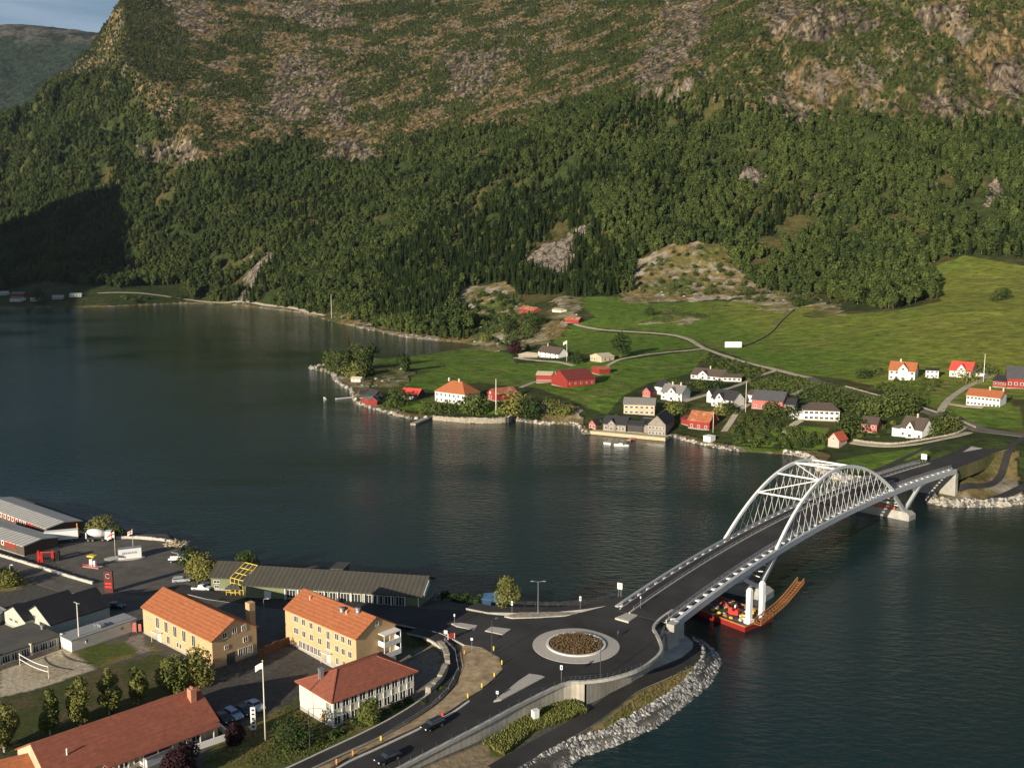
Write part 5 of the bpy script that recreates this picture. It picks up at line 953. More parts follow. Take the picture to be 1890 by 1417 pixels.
# ---------------- far side houses:  F(u,v) lands a picture point on the far ground
def FH(name, label, cat, a, b, D, H, **k):
    A = far_pt(*a); B = far_pt(*b); z = min(A[2], B[2], gz(*(((Vector(A) + Vector(B)) / 2).xy)) ) ; return house(name, label, cat, A, B, D, H, z=z + .1, **k)
G2 = lambda r, c, w=1.0, h=1.2: [('f', r, c, w, h)]
FH('manor_house', 'large white manor with steep hipped orange tile roof and two chimneys by the shore', 'house', (803, 741), (858, 749), 13, 6.6, roof='hip', rise=5.6, wall=W_WHITE, rmat=R_ORG, grid=[('f', (1.7, 4.7), 7, 1.15, 1.5), ('r', (4.7,), 4, 1.1, 1.5)], ridge_len=7.5, chim=[(5.3, 6.5, .9), (13, 6.5, .9)], doors=[('f', 9.4, 1.4, 2.3, m_dfr)])
FH('storehouse', 'small dark storehouse on pale base with bright red roof left of the manor', 'shed', (741, 736), (772, 737), 7, 3.6, wall=W_DARK, rmat=R_BRED, rise=2.6, grid=[('f', (1.2,), 3, .9, .9)], annex=[(2.5, -.4, 6.0, .5, 1.7, .1, 'flat', W_CREAM, W_CREAM)])
FH('red_cottage', 'small red gabled cottage with orange brown roof right of the manor behind the flagpole', 'house', (900, 737), (915, 741), 15, 4.2, roof='cross', rise=2.7, wall=W_RED, rmat=R_RUST, wins=[('f', 1.6, 1.8, .8, 1.1), ('f', 3.6, 1.8, .8, 1.1), ('f', 2.6, 4.4, .8, .9)])
FH('boathouse', 'left twin red boathouse with pale gable roof standing in the water', 'boathouse', (667, 747), (680, 751), 7.5, 3.2, roof='cross', rise=1.9, wall=W_RED, rmat=R_GREY, doors=[('f', 2.4, 2.9, 2.6, MATS['red boards'])], group='red boathouses')
FH('boathouse', 'right twin red boathouse with two large doors beside the dark boathouse', 'boathouse', (680, 751), (696, 748), 7.5, 3.6, roof='cross', rise=2.1, wall=W_RED, rmat=R_GREY, doors=[('f', 2.6, 3.6, 2.8, MATS['red boards'])], group='red boathouses')
FH('boathouse', 'black boathouse with dark roof just behind the red twin boathouses', 'boathouse', (692, 742), (706, 739), 12, 3.6, roof='cross', rise=2.8, wall=W_DARK, rmat=R_DARK)
FH('boathouse', 'low dark lean shed left of the black boathouse', 'boathouse', (664, 735), (690, 733), 6, 2.8, rise=1.4, wall=W_DARK, rmat=R_DARK)
FH('cabin', 'tiny pale cabin with beige roof among the trees on the point', 'cabin', (648, 705), (665, 705), 4.5, 2.3, rise=1.2, wall=W_CREAM, rmat=R_BEI, grid=[('f', (1.3,), 2, .8, .8)])
FH('barn', 'large red gabled barn with maroon roof and white trim in the green field', 'barn', (1018, 710), (1047, 716), 19, 5.6, roof='cross', rise=4.6, wall=W_RED, rmat=R_MAROON, grid=[('r', (3.0,), 5, .9, .9)], wins=[('f', 5, 8, .8, .8)])
FH('barn', 'red barn wing with pale sheet roof joined left of the gabled barn', 'barn', (990, 707), (1018, 706), 10, 5.4, rise=1.5, wall=W_RED, rmat=R_BEI, grid=[('f', (1.6,), 5, 1.2, 1.0)])
FH('red_shed', 'small red shed with white corner trim right of the large field barn', 'shed', (1092, 689), (1106, 692), 8, 3.8, roof='cross', rise=1.5, wall=W_RED, rmat=R_RUST)
FH('farmhouse', 'white farmhouse with big dark brown roof beside the purple tree', 'house', (993, 659), (1030, 661), 9, 4.6, rise=4.2, wall=W_WHITE, rmat=R_BROWN, grid=[('f', (1.4, 3.8), 4, 1.2, 1.2)], chim=[(6.5, 4.5, .7)])
FH('garage', 'low garage with pale brown roof left of the dark roofed farmhouse', 'garage', (957, 660), (992, 660), 9, 2.6, roof='hip', rise=1.6, wall=W_GREY, rmat=R_BEI, grid=[('f', (1.4,), 3, 1.2, 1.0)])
FH('bungalow', 'beige gabled bungalow with brown roof left of the tall poplar', 'house', (1089, 666), (1110, 669), 11, 3.8, roof='cross', rise=2.0, wall=W_BEIGE, rmat=R_BEI, wins=[('f', 2.5, 2, 1.2, 1.3), ('f', 5.6, 2, 1.2, 1.3), ('r', 3, 2, 1.4, 1.2), ('r', 7, 2, 1.4, 1.2)])
FH('farm_cottage', 'red cottage up among the grassy knolls with rust roof', 'house', (959, 577), (985, 577), 9, 4.6, rise=3, wall=W_RED, rmat=R_RUST, grid=[('f', (1.8,), 3, 1.1, 1.1)])
FH('farm_shed', 'long red shed with pale trim below the hillside cottage', 'shed', (1042, 596), (1068, 596), 8, 3.6, rise=2.2, wall=W_RED, rmat=R_RUST)
FH('farm_shed', 'small white shed between the hillside cottage and the long red shed', 'shed', (1019, 576), (1035, 577), 7, 2.6, rise=1.3, wall=W_CREAM, rmat=R_BEI)
FH('villa', 'wide white villa with brown roof, front gable and attached low garage wing', 'house', (1275, 699), (1333, 703), 10, 2.9, rise=3.6, wall=W_WHITE, rmat=R_BROWN, grid=[('f', (1.5,), 6, 1.6, 1.3)], dormer=(8.6, 6, 3.4, 2.3), chim=[(10.5, 5, .7)])
FH('villa_garage', 'white low wing with brown roof at the right end of the wide villa', 'garage', (1334, 704), (1368, 705), 7, 2.6, rise=1.5, wall=W_WHITE, rmat=R_BROWN, grid=[('f', (1.4,), 4, 1.6, 1.1)])
FH('white_house', 'white two storey house with grey hipped roof and front gable near the grey roofed house', 'house', (1220, 737), (1258, 742), 9.5, 4.6, roof='gable', rise=3.6, wall=W_WHITE, rmat=R_GREY, grid=[('f', (1.6, 3.9), 4, 1.3, 1.1)], dormer=(6.6, 4.6, 5, 2.3), chim=[(4.5, 4.7, .7), (9.5, 4.7, .7)])
FH('white_annex', 'white gabled outbuilding with black roof behind the grey roofed white house', 'house', (1208, 727), (1221, 729), 9, 4.6, rise=2.8, wall=W_WHITE, rmat=R_DARK)
FH('pink_shed', 'little faded red shed with pale gable left of the grey hipped house', 'shed', (1186, 732), (1200, 733), 6, 3.2, roof='cross', rise=2.2, wall=W_PINK, rmat=R_DARK, wins=[('f', 2.4, 2.2, .9, .9)])
FH('grey_roofed_house', 'long pale yellow house with plain grey roof above the quay boathouses', 'house', (1151, 763), (1208, 767), 10, 5.6, rise=2.7, wall=W_BEIGE, rmat=R_GREY, grid=[('f', (1.4, 4.0), 6, 1.4, 1.0)])
FH('white_house', 'white house with dark blue roof and small front gable left of the red barn house', 'house', (1313, 749), (1352, 755), 9.5, 4.7, rise=4.0, wall=W_WHITE, rmat=R_DARK, grid=[('f', (1.5, 3.9), 4, 1.2, 1.1)], dormer=(5.6, 4.4, 5.2, 2.4))
FH('white_annex', 'white annex with tall pale gable at the left end of the blue roofed house', 'house', (1304, 742), (1313, 744), 8, 4.8, roof='cross', rise=2.2, wall=W_WHITE, rmat=R_DARK)
FH('red_barn_house', 'long faded red barn house with dark grey roof behind the orchard', 'barn', (1387, 754), (1444, 758), 11, 5.0, rise=4.0, wall=W_PINK, rmat=mat('charcoal roof', (.075, .075, .08), .8, var=.15, scale=.6), grid=[('f', (1.6,), 4, 1.1, 1.1)])
FH('white_garage', 'white outbuilding with dark roof left behind the long faded red barn', 'garage', (1378, 742), (1398, 744), 9, 4.2, rise=2.0, wall=W_WHITE, rmat=R_BROWN)
FH('dark_roofed_annex', 'low annex with black roof at the right end of the long faded red barn', 'shed', (1446, 757), (1467, 759), 9, 3.3, rise=2.4, wall=W_GREY, rmat=R_DARK)
FH('rust_roofed_boathouse', 'red house with mottled rusty roof beside the quay', 'boathouse', (1270, 790), (1309, 794), 9, 4.4, rise=4.0, wall=W_RED, rmat=R_RUST, grid=[('f', (1.5,), 3, 1.1, 1.3)])
FH('red_lean_to', 'small red lean-to left of the rusty roofed house', 'shed', (1257, 782), (1270, 786), 7, 3.0, rise=1.4, wall=W_RED, rmat=R_MAROON)
FH('grey_boathouse', 'weathered grey boathouse with dark roof on the left of the timber quay', 'boathouse', (1113, 794), (1155, 798), 10, 3.8, rise=3.2, wall=W_GREY, rmat=R_DARK, grid=[('f', (1.6,), 4, 1.2, 1.2)], dormer=(4.5, 4.4, 3.6, 2.4))
FH('grey_boathouse', 'large weathered grey boathouse with black roof at the right end of the quay', 'boathouse', (1196, 802), (1228, 806), 17, 6.0, roof='cross', rise=4.2, wall=W_GREY, rmat=R_DARK, grid=[('f', (1.4, 3.9), 5, 1.1, 1.1)], annex=[(-5.5, 1.5, 5.5, 9, 4.8, 2.0, 'shed', None, None)])
FH('dark_canopy', 'black awning roofed shelter between the two grey boathouses', 'shelter', (1158, 798), (1186, 800), 8, 3.9, rise=1.6, wall=W_DARK, rmat=R_DARK)
FH('red_boathouse', 'small red and white boathouse at the left end of the timber quay', 'boathouse', (1087, 790), (1099, 793), 8, 2.8, roof='cross', rise=2.0, wall=W_PINK, rmat=R_DARK, grid=[('f', (1.4,), 2, 1.2, 1.2)])
FH('white_hut', 'tiny white hut standing on a post base at the water edge', 'hut', (1298, 815), (1311, 817), 3.6, 2.8, roof='flat', rise=.2, wall=W_WHITE, rmat=m_trim, ov=.15)
FH('white_bungalow', 'long white bungalow with brown hipped roof and terrace above the orchard', 'house', (1483, 775), (1549, 778), 11, 5.2, roof='hip', rise=2.8, wall=W_WHITE, rmat=R_BROWN, grid=[('f', (1.4, 3.9), 7, 1.5, 1.1)], ridge_len=10)
FH('terrace_garage', 'white garage with flat terrace roof at the left end of the long bungalow', 'garage', (1458, 774), (1483, 775), 7, 3.0, roof='flat', rise=.05, wall=W_WHITE, rmat=m_trim, ov=.2)
FH('pink_house', 'small faded pink red house with brown roof between orchard and white house', 'house', (1589, 797), (1618, 799), 8, 4.3, rise=2.6, wall=W_PINK, rmat=R_BROWN, grid=[('f', (2.8,), 2, 1.1, 1.0)])
FH('white_house', 'tall white house with brown roof, central gable and a low left wing near the bridge', 'house', (1661, 806), (1701, 808), 8.5, 4.7, rise=4.6, wall=W_WHITE, rmat=R_BROWN, grid=[('f', (1.6,), 4, 1.1, 1.2)], dormer=(5.2, 3.8, 5.0, 2.7), chim=[(5.6, 4.2, .6)], annex=[(-4.4, .3, 4.4, 6, 3.6, .5, 'shed', None, R_GREY)])
FH('shore_boathouse', 'pale pink boathouse with bright red roof standing on the stone bank', 'boathouse', (1528, 824), (1548, 827), 7.5, 3.6, roof='cross', rise=3.0, wall=mat('pale pink boards', (.56, .40, .35), .85, var=.12, scale=.8, stripes=('X', 3, .1)), rmat=mat('brick red roof', (.46, .10, .05), .8, var=.2, scale=1), wins=[('f', 2.7, 4.0, .7, .7)])
FH('white_house', 'large white house with orange roof, front gable and balcony above the shrub rows', 'house', (1640, 701), (1688, 701), 10, 5.8, rise=4.4, wall=W_WHITE, rmat=R_ORG, grid=[('f', (1.6, 4.4), 5, 1.3, 1.2)], dormer=(7.6, 5, 6.6, 3.0), chim=[(5.2, 5, .8)])
FH('small_garage', 'small white garage with black flat roof right of the orange roofed house', 'garage', (1708, 698), (1732, 698), 7, 4.6, roof='gable', rise=1.0, wall=W_WHITE, rmat=R_DARK, grid=[('f', (1.4, 3.6), 3, 1.1, .9)])
FH('white_house', 'white house with bright red roof and white front gable by the pale flagpole', 'house', (1752, 695), (1792, 697), 9.5, 4.0, rise=4.4, wall=W_WHITE, rmat=R_BRED, grid=[('f', (1.5,), 3, 1.1, 1.1)], dormer=(6.4, 4.4, 4.6, 2.8), annex=[(13.0, 3, 4.6, 6.5, 3.2, 1.4, 'gable', None, R_DARK)])
FH('long_white_house', 'long two storey white house with orange brown roof above the lawn on the right', 'house', (1783, 748), (1845, 751), 9, 5.2, rise=2.7, wall=W_WHITE, rmat=R_ORG, grid=[('f', (1.3, 3.9), 9, 1.1, 1.0)], chim=[(9, 4.5, .6), (15, 4.5, .6)])
FH('barn', 'big red barn with plain grey roof cut by the right edge of the view', 'barn', (1858, 717), (1925, 719), 15, 5.6, rise=5.2, wall=W_RED, rmat=MATS['charcoal roof'], grid=[('f', (2.6,), 6, 1.3, 1.3)])
FH('barn_wing', 'low red wing with black roof left of the big grey roofed barn', 'barn', (1832, 714), (1857, 716), 10, 3.7, rise=2.2, wall=W_RED, rmat=R_DARK, grid=[('f', (2.0,), 4, 1.0, .9)])
FH('shore_cabin', 'lone pale cabin half hidden in trees on the far shore', 'cabin', (640, 566), (653, 566), 8, 4, roof='cross', rise=3, wall=W_CREAM, rmat=R_BEI)
for i, (a, b, D, H, wl, rm, lb) in enumerate([((18, 557), (38, 557), 14, 5, W_WHITE, R_GREY, 'white building in shade on the far left shore nearest the picture edge'), ((56, 556), (70, 556), 14, 6, W_CREAM, R_DARK, 'tall pale house in shade beside the dark round tree on the far left shore'), ((20, 548), (44, 547), 16, 5, W_RED, R_GREY, 'red shed in shade behind the white building on the far left shore'), ((96, 553), (116, 552), 14, 4, W_LGREY, R_SHEET, 'grey shed in shade right of the dark round tree on the far left shore'), ((128, 549), (150, 548), 12, 4, W_WHITE, R_SHEET, 'low white shed in shade farthest right of the far left shore group'), ((0, 545), (14, 544), 12, 4, W_WHITE, R_SHEET, 'small white shed in shade at the very edge of the far left shore')]):
    FH('shore_building', lb, 'building', a, b, D, H, rise=2.5, wall=wl, rmat=rm, grid=[('f', (2.2,), 4, 2, 1.5)])
# ================================================================== FAR ROADS, PATHS, SHORE WORKS
def FX(pts): return [far_pt(u, v)[:2] for u, v in pts]
def fh(X, Y): return _terr_interp(np.asarray(X, float), np.asarray(Y, float))
m_grav = mat('pale gravel track', (.34, .30, .23), .95, var=.25, scale=.3); m_bank = mat('grass bank', (.11, .11, .035), .95, var=.4, scale=.4, dirt=((.2, .15, .08), .6))
for pts, w_, m in [([(1060, 598), (1100, 607), (1180, 613), (1240, 618), (1275, 628), (1298, 642), (1340, 657), (1390, 672), (1440, 684), (1497, 697)], 3.6, m_grav), ([(1295, 644), (1240, 649), (1178, 657), (1135, 667), (1110, 684)], 3.2, m_grav), ([(1431, 684), (1395, 696), (1366, 710), (1320, 724), (1262, 741)], 3.2, m_grav),
    ([(1382, 746), (1360, 762), (1348, 780), (1336, 797)], 3.2, m_grav), ([(1478, 776), (1462, 786), (1448, 801)], 3.2, m_grav), ([(1735, 761), (1745, 745), (1757, 733), (1785, 714), (1830, 693)], 3.6, m_grav), ([(1752, 745), (1785, 750), (1816, 752)], 3, m_grav), ([(1518, 707), (1490, 716), (1463, 729)], 3.4, m_grav), ([(960, 716), (985, 706), (1010, 700)], 3.4, m_grav), ([(1494, 697), (1519, 707), (1583, 723), (1640, 738), (1671, 747), (1731, 765), (1785, 784), (1821, 795), (1890, 804), (1960, 806)], 6.0, m_asph2),
    ([(1572, 816), (1644, 823), (1706, 817), (1760, 806), (1789, 798)], 3.6, m_grav), ([(950, 660), (990, 665), (1030, 668), (1060, 675)], 3, m_grav), ([(600, 582), (560, 573), (500, 564), (430, 557), (330, 550), (180, 541)], 4, m_grav)]:
    tag(strip('track' if m is m_grav else 'road', FX(pts), w_, fh, .22, m, thick=.8, step=4), kind='structure')
e0 = bp_(SL + 1, 0); e1 = bp_(SL + 1, W_B); FR = [tuple(bp_(SL - 4, 4)), tuple(bp_(SL - 4, 12)), tuple(bp_(SL + 1, 8))] + [P(1809, 829, 11.3), P(1850, 821, 12), P(1890, 816, 12.6), P(1990, 812, 14), P(1830, 806, 12.8), P(1880, 800, 13.8), P(1820, 836, 11.2), P(1900, 828, 12.2)]
t_fr = TPS(FR, .01)
frd = strip('road', [tuple(bp_(SL + .5, 7.2))[:2], P(1782, 841, 11.2)[:2], P(1809, 830, 11.3)[:2], P(1850, 821, 12)[:2], P(1890, 816, 12.6)[:2], P(1980, 812, 14)[:2]], 12.5, t_fr, .05, m_asph, thick=5, mside=m_bank); tag(frd, kind='structure')
frd2 = strip('road', [P(1785, 836, 11.3)[:2], P(1800, 816, 11.8)[:2], P(1822, 804, 12.8)[:2], P(1850, 800, 13)[:2]], 6, t_fr, .09, m_asph, thick=3, mside=m_bank); tag(frd2, kind='structure')
tag(drape('paving', [P(u, v, 12)[:2] for u, v in [(1778, 830), (1800, 818), (1832, 808), (1852, 812), (1858, 816), (1820, 824)]], t_fr, .16, m_cobb, 3, thick=.5), kind='structure')
for pts, w_ in [([(1716, 905), (1747, 909), (1789, 912), (1830, 909), (1871, 901), (1900, 892)], 3.4), ([(1768, 899), (1800, 897), (1830, 893), (1847, 881), (1862, 865), (1890, 852), (1920, 846)], 2.6), ([(1622, 868), (1660, 850), (1697, 832), (1740, 818)], 2.6)]:
    tag(strip('path', [P(u, v, 3.6)[:2] for u, v in pts] if pts[0][0] > 1700 else FX(pts), w_, fh, .2, m_asph, thick=.8, step=3), kind='structure')
boulders('riprap', [(1712, 918), (1712, 929), (1748, 935), (1799, 936), (1851, 935), (1890, 929), (1960, 920)], [(1722, 908), (1728, 918), (1752, 921), (1799, 923), (1851, 921), (1890, 914), (1960, 905)], 0, 1.8, 900, .5, 1.2, 'band of pale stones round the far end of the bridge', 4, mat('warm quarry stone', (.33, .30, .24), .9, var=.5, scale=.6, bump=.05))  # main stone has a lighter, warmer base colour than the near shore's
boulders('riprap', [(1447, 838), (1478, 842), (1494, 852), (1520, 878), (1570, 893), (1630, 896)], [(1450, 832), (1480, 834), (1500, 842), (1535, 866), (1580, 880), (1630, 886)], 0, 2.2, 700, .5, 1.3, 'pale rock bank seen through the bridge arches', 5, MATS['warm quarry stone'])
boulders('shore_rocks', SHORE_PX[8:16], [(u, v - 5) for u, v in SHORE_PX[8:16]], 0, 1, 260, .5, 2.0, 'pale rocks strewn along the wooded far shore', 6, m_stone)
boulders('shore_rocks', SHORE_PX[24:38], [(u + (4 if i < 6 else 0), v - 4) for i, (u, v) in enumerate(SHORE_PX[24:38])], 0, 1.2, 330, .4, 1.7, 'pale rocks along the shore of the green point', 8, m_stone)
boulders('shore_rocks', SHORE_PX[41:54], [(u, v - 5) for u, v in SHORE_PX[41:54]], 0, 1.2, 420, .3, 1.2, 'pale stones along the shore below the houses', 9, m_stone)
def stones(name, keepf, x0, x1, y0, y1, step, smin, smax, label, seed):
    X, Y, Z, r = candidates(step, x0, x1, y0, y1, seed); c_, u_, v_ = classes(X, Y, Z); k = keepf(c_, r, len(X)); X, Y, Z = X[k], Y[k], Z[k]; mb = MB(); rr_ = random.Random(seed)
    ico = [(0, 0, 1), (.9, 0, .35), (.25, .85, .4), (-.75, .5, .4), (-.7, -.55, .35), (.3, -.85, .4)]
    for x, y, z in zip(X, Y, Z):
        q = rr_.uniform(smin, smax) * rr_.random() ** .6; j = [rr_.uniform(.7, 1.25) for _ in ico]; a = rr_.uniform(0, 6.28); c, s = math.cos(a), math.sin(a)
        mb.add([(x + (p[0] * c - p[1] * s) * q * w_, y + (p[0] * s + p[1] * c) * q * w_, z + (p[2] - .3) * q * w_ * .9) for p, w_ in zip(ico, j)], [(0, 1, 2), (0, 2, 3), (0, 3, 4), (0, 4, 5), (0, 5, 1)])
    tag(mb.build(name, MATS['warm quarry stone']), label, 'rocks', kind='stuff'); print(name, len(X))
stones('scree_field', lambda c, r, n: c['scree'] & (r.random(n) < .6), -700, 900, 900, 2300, 3.4, .8, 2.6, 'tumbled pale boulders of the bare scars in the mountain wood', 21)
stones('heath_rocks', lambda c, r, n: c['heath'] & ~c['meadow'] & (r.random(n) < .05), -400, 800, 560, 1400, 3.6, .5, 2.8, 'pale rocks scattered over the heath and knolls', 22)
def far_wall(name, px, h, w_, label, m=m_stone, cat='stone wall'): return stone_wall(name, [tuple(far_pt(u, v)) for u, v in px], h, w_, label, m, cat)
far_wall('sea_wall', [(800, 774), (835, 777), (870, 779), (930, 779), (945, 772)], 2.4, 1.4, 'long pale stone sea wall below the garden of the white manor')
far_wall('stone_wall', [(1368, 641), (1400, 628), (1425, 612), (1440, 594), (1465, 572)], 1.0, 1.6, 'dark winding dry wall climbing the meadow from the white bales', mat('mossy stone', (.07, .075, .04), .95, var=.4, scale=1))
far_wall('stone_wall', [(1640, 736), (1600, 725), (1560, 714)], .8, .5, 'pale wall along the upper side of the road by the berry rows')
far_wall('stone_wall', [(1800, 790), (1770, 776), (1725, 761), (1680, 746)], .8, .5, 'pale wall along the road bend above the tall white house')
far_wall('stone_wall', [(1575, 813), (1640, 820), (1700, 813), (1760, 802), (1785, 790)], .8, .5, 'pale wall below the garden of the tall white house')
def jetty(px0, px1, w_, h, label, m, z=0.9, name='jetty'):
    a, b = Vector(P(*px0, 0)), Vector(P(*px1, 0)); t = empty(name, a, 0, label, name.replace('_', ' ')); d = b - a
    MB().bar((0, 0, z), tuple(d + Vector((0, 0, z))), w_, h).build('decking', m, t); mb = MB(); n = max(2, int(d.length / 3))
    for k in range(n + 1):
        for s in (-.45, .45):
            p = d * k / n + Vector((-d.y, d.x, 0)).normalized() * w_ * s; mb.tube([p + Vector((0, 0, -2)), p + Vector((0, 0, z))], .14, 6)
    mb.build('piles', W_GREY, t); return t
m_deckw = mat('sunbleached timber', (.46, .39, .26), .9, var=.2, scale=1.5, stripes=('X', 2, .2))
jetty((762, 785), (797, 770), 3.2, 1.0, 'short stone jetty below the white manor garden', m_stone, .6); jetty((620, 737), (652, 734), 2.2, .3, 'thin floating landing stage beside the red boathouses', m_trim, .4)
jetty((1094, 799), (1232, 812), 7.0, 1.6, 'long sunlit timber quay in front of the grey boathouses', m_deckw, .9, 'quay'); jetty((1160, 814), (1180, 802), 2, .3, 'small floating jetty with a pink boat beside the timber quay', m_deckw, .4); jetty((1076, 801), (1094, 800), 3, .4, 'low dark landing at the left end of the timber quay', W_GREY, .4)
def boat(u, v, L_, rz, label, c, cabin=False):
    t = empty('boat', P(u, v, 0), rz, label, 'boat'); V = []; F = []; n = 7
    for i in range(n):
        s = i / (n - 1); w_ = L_ * .17 * (math.sin(math.pi * min(1, .35 + s * .65)) ** .6) * (1 if i < n - 1 else .05); x = (s - .5) * L_; sh = .55 + .35 * s
        V += [(x, -w_, sh), (x, -w_ * .6, -.15), (x, w_ * .6, -.15), (x, w_, sh), (x, w_ * .8, sh - .25), (x, -w_ * .8, sh - .25)]
    for i in range(n - 1):
        for j in range(6): F.append((i * 6 + j, i * 6 + (j + 1) % 6, (i + 1) * 6 + (j + 1) % 6, (i + 1) * 6 + j))
    F += [tuple(range(6)), tuple((n - 1) * 6 + j for j in range(6))[::-1]]
    mesh_obj('hull', V, F, c, t); MB().box((-L_ * .5, 0, .6), (.35, .35, .9)).build('outboard_motor', m_dark, t)
    if cabin: MB().box((L_ * .05, 0, .95), (L_ * .3, L_ * .2, .8), taper=.8).build('cabin', m_trim, t)
    return t
boat(1147, 823, 7, 2.9, 'white motor boat moored in front of the timber quay', m_trim, True); boat(1121, 820, 4, 2.6, 'tiny white dinghy left of the moored motor boat', m_trim); boat(1165, 812, 5, .3, 'pink red rowing boat tied to the small floating jetty', W_PINK); boat(599, 737, 5, 1.9, 'white motor boat at anchor off the green point', m_trim, True); boat(1084, 797, 4, .4, 'yellow boat at the left end of the quay', m_yelf)
# ================================================================== SINGLE TREES
def tree(u, v, h, w_, label, side='near', kind='broad', leaf=None, n=1500, lo=.22, nb=9, bark=None, slim=1.0, size=None, group=None, name=None, z=None):
    p = (near_pt(u, v) if side == 'near' else far_pt(u, v)) if z is None else P(u, v, z); sd_ = int(u * 7 + v * 13); nm = name or {'broad': 'broadleaf_tree', 'con': 'conifer_tree', 'bush': 'bush'}[kind]
    t = empty(nm, p, 0, label, 'bush' if kind == 'bush' else 'tree', group)
    if kind == 'con':
        tr = MB().tube([(0, 0, -.6), (0, 0, h * .95)], [h * .02, .03], 6).build('trunk', M_BARK, t); V, F = conifer_cloud(h, w_ / 2, n, size or .4, sd_); mesh_obj('crown', V, F, leaf or M_NEED, t); return t
    mb = MB(); trunk_mesh(mb, h, max(.07, h * .02), sd_, 3 if kind == 'bush' else 7, .12 if kind == 'bush' else lo, w=w_); mb.build('trunk' if kind != 'bush' else 'stems', bark or M_BARK, t)
    V, F = leaf_cloud(crown_blobs(h, w_, sd_, .05 if kind == 'bush' else lo, nb, slim), int(n * (1.7 if side == 'near' else 1)), (size or .30) * .72 if side == 'near' else (size or .5), sd_); mesh_obj('crown' if kind != 'bush' else 'leaves', V, F, leaf or M_LEAF, t); return t
M_LIND = leafmat('linden leaves', (.080, .100, .024), (.17, .165, .045))
for u, v, h, w_, lb in [(8, 1387, 10, 3.6, 'at the picture edge'), (93, 1355, 9.4, 2.6, 'second from the picture edge'), (150, 1338, 10.6, 3.4, 'tallest, third from the picture edge'), (202, 1318, 9.8, 3.2, 'fourth from the picture edge'), (254, 1300, 8.4, 2.8, 'fifth, right of the sand court'), (326, 1278, 8.4, 4.2, 'before the yellow hall wall'), (367, 1264, 8.8, 4.4, 'last and nearest the corner of the yellow hall')]:
    tree(u, v, h, w_, 'slim tree by the dark lawn, ' + lb, leaf=M_LIND, n=1900, lo=.14, nb=11, bark=M_BIRCH, slim=1.15, group='row of slim trees behind the long red roof', size=.26)
tree(340, 1425, 5.0, 5.2, 'dark purple tree at the bottom edge beside the white box shed', leaf=M_PURP, n=2600, lo=.1, size=.28); tree(437, 1368, 3.6, 3.0, 'small dark purple tree at the corner of the white garden wall', leaf=M_PURP, n=1300, lo=.1, size=.25)
tree(547, 1376, 5.2, 5.4, 'wide green tree on the lawn between flagpole and white office', leaf=M_LEAF, n=1000, lo=.32, size=.24); tree(688, 1336, 5.2, 3.3, 'young green tree in front of the white office windows', leaf=M_LIND, n=1500, lo=.3, size=.26)
tree(596, 1352, 6.5, 4.4, 'slim tree by the front corner of the white office', n=900, lo=.35, leaf=M_LIND, size=.24) if False else None
tree(934, 1122, 8.0, 5.4, 'lone yellow green tree by the water left of the fence', leaf=M_LIND, n=1000, lo=.34, size=.27, z=6.9); tree(378, 1072, 6, 6.5, 'round tree beside the green wing by the water', leaf=M_LIND, n=1500, lo=.08); tree(365, 1055, 5.5, 6, 'round tree on the shore behind the pickup', leaf=M_LIND, n=1300, lo=.05); tree(350, 1040, 4.5, 5, 'shore bush behind the small white truck', kind='bush', n=900); tree(456, 1050, 5, 5, 'tree top peeping over the green hall roof', n=900, z=2.5)
tree(185, 983, 5, 6.5, 'round green tree behind the white mixer truck', leaf=M_LIND, n=1100, lo=.05); tree(214, 992, 4, 3.6, 'small green bush beside the quay wall', kind='bush', n=700); tree(25, 1082, 4, 5, 'green bush on the sandy bank left', kind='bush', n=900, leaf=M_LIND)
tree(8, 1068, 3, 5, 'dark low bush at the left picture edge', kind='bush', n=700); tree(150, 1350, 3, 3, 'x', n=10) if False else None
r = random.Random(77)
for i in range(15):     # shrubs of the slope below the footpath
    k = i / 14; u = 530 + k * 285 + r.uniform(-6, 6); v = 1396 - k * 112 + (r.uniform(-14, 2)); tree(u, v, r.uniform(.5, 1.0), r.uniform(1.4, 2.4), 'low green shrub on the slope between white office and curved footpath', kind='bush', n=220, size=.22, group='shrubs on the slope below the footpath')
for i in range(9): u = 880 + r.uniform(-60, 10); v = 1112 + (u - 880) * .07 + r.uniform(-2, 4); tree(u, v, r.uniform(1.2, 2.2), 2.6, 'dark low shrub between the green hall and the blue shed', kind='bush', n=240, leaf=M_NEED, group='dark shrubs by the water', z=3.2)
# tall herbs on the slope below the wall: uncountable
def herbs(name, poly, n, h, label, hf, z, leaf, seed, s=.12):
    r = np.random.default_rng(seed); W = [P(u, v, z)[:2] for u, v in poly]; xs = [p[0] for p in W]; ys = [p[1] for p in W]; V = []; F = []; X = r.uniform(min(xs), max(xs), n * 3); Y = r.uniform(min(ys), max(ys), n * 3); k = inpoly(X, Y, W); X = X[k][:n]; Y = Y[k][:n]; Z = hf(X, Y)
    for x, y, zz in zip(X, Y, Z):
        for q in range(3):
            a = r.uniform(0, 6.28); hh = h * r.uniform(.4, 1.1); dx, dy = math.cos(a), math.sin(a); j = len(V); V += [(x - dy * s, y + dx * s, zz - .05), (x + dy * s, y - dx * s, zz - .05), (x + dx * h * .35 + dy * s * 1.6, y + dy * h * .35 - dx * s * 1.6, zz + hh * .8), (x + dx * h * .4, y + dy * h * .4, zz + hh)]; F.append((j, j + 1, j + 2, j + 3))
    tag(mesh_obj(name, V, F, leaf), label, 'plants', kind='stuff')
herbs('tall_grass', [(893, 1385), (960, 1340), (1000, 1315), (1060, 1300), (1084, 1312), (1040, 1332), (985, 1350), (930, 1395)], 5000, .9, 'tall green weeds on the slope below the concrete retaining wall', near_h, 2.6, leafmat('weeds', (.10, .13, .03), (.20, .20, .06)), 5)
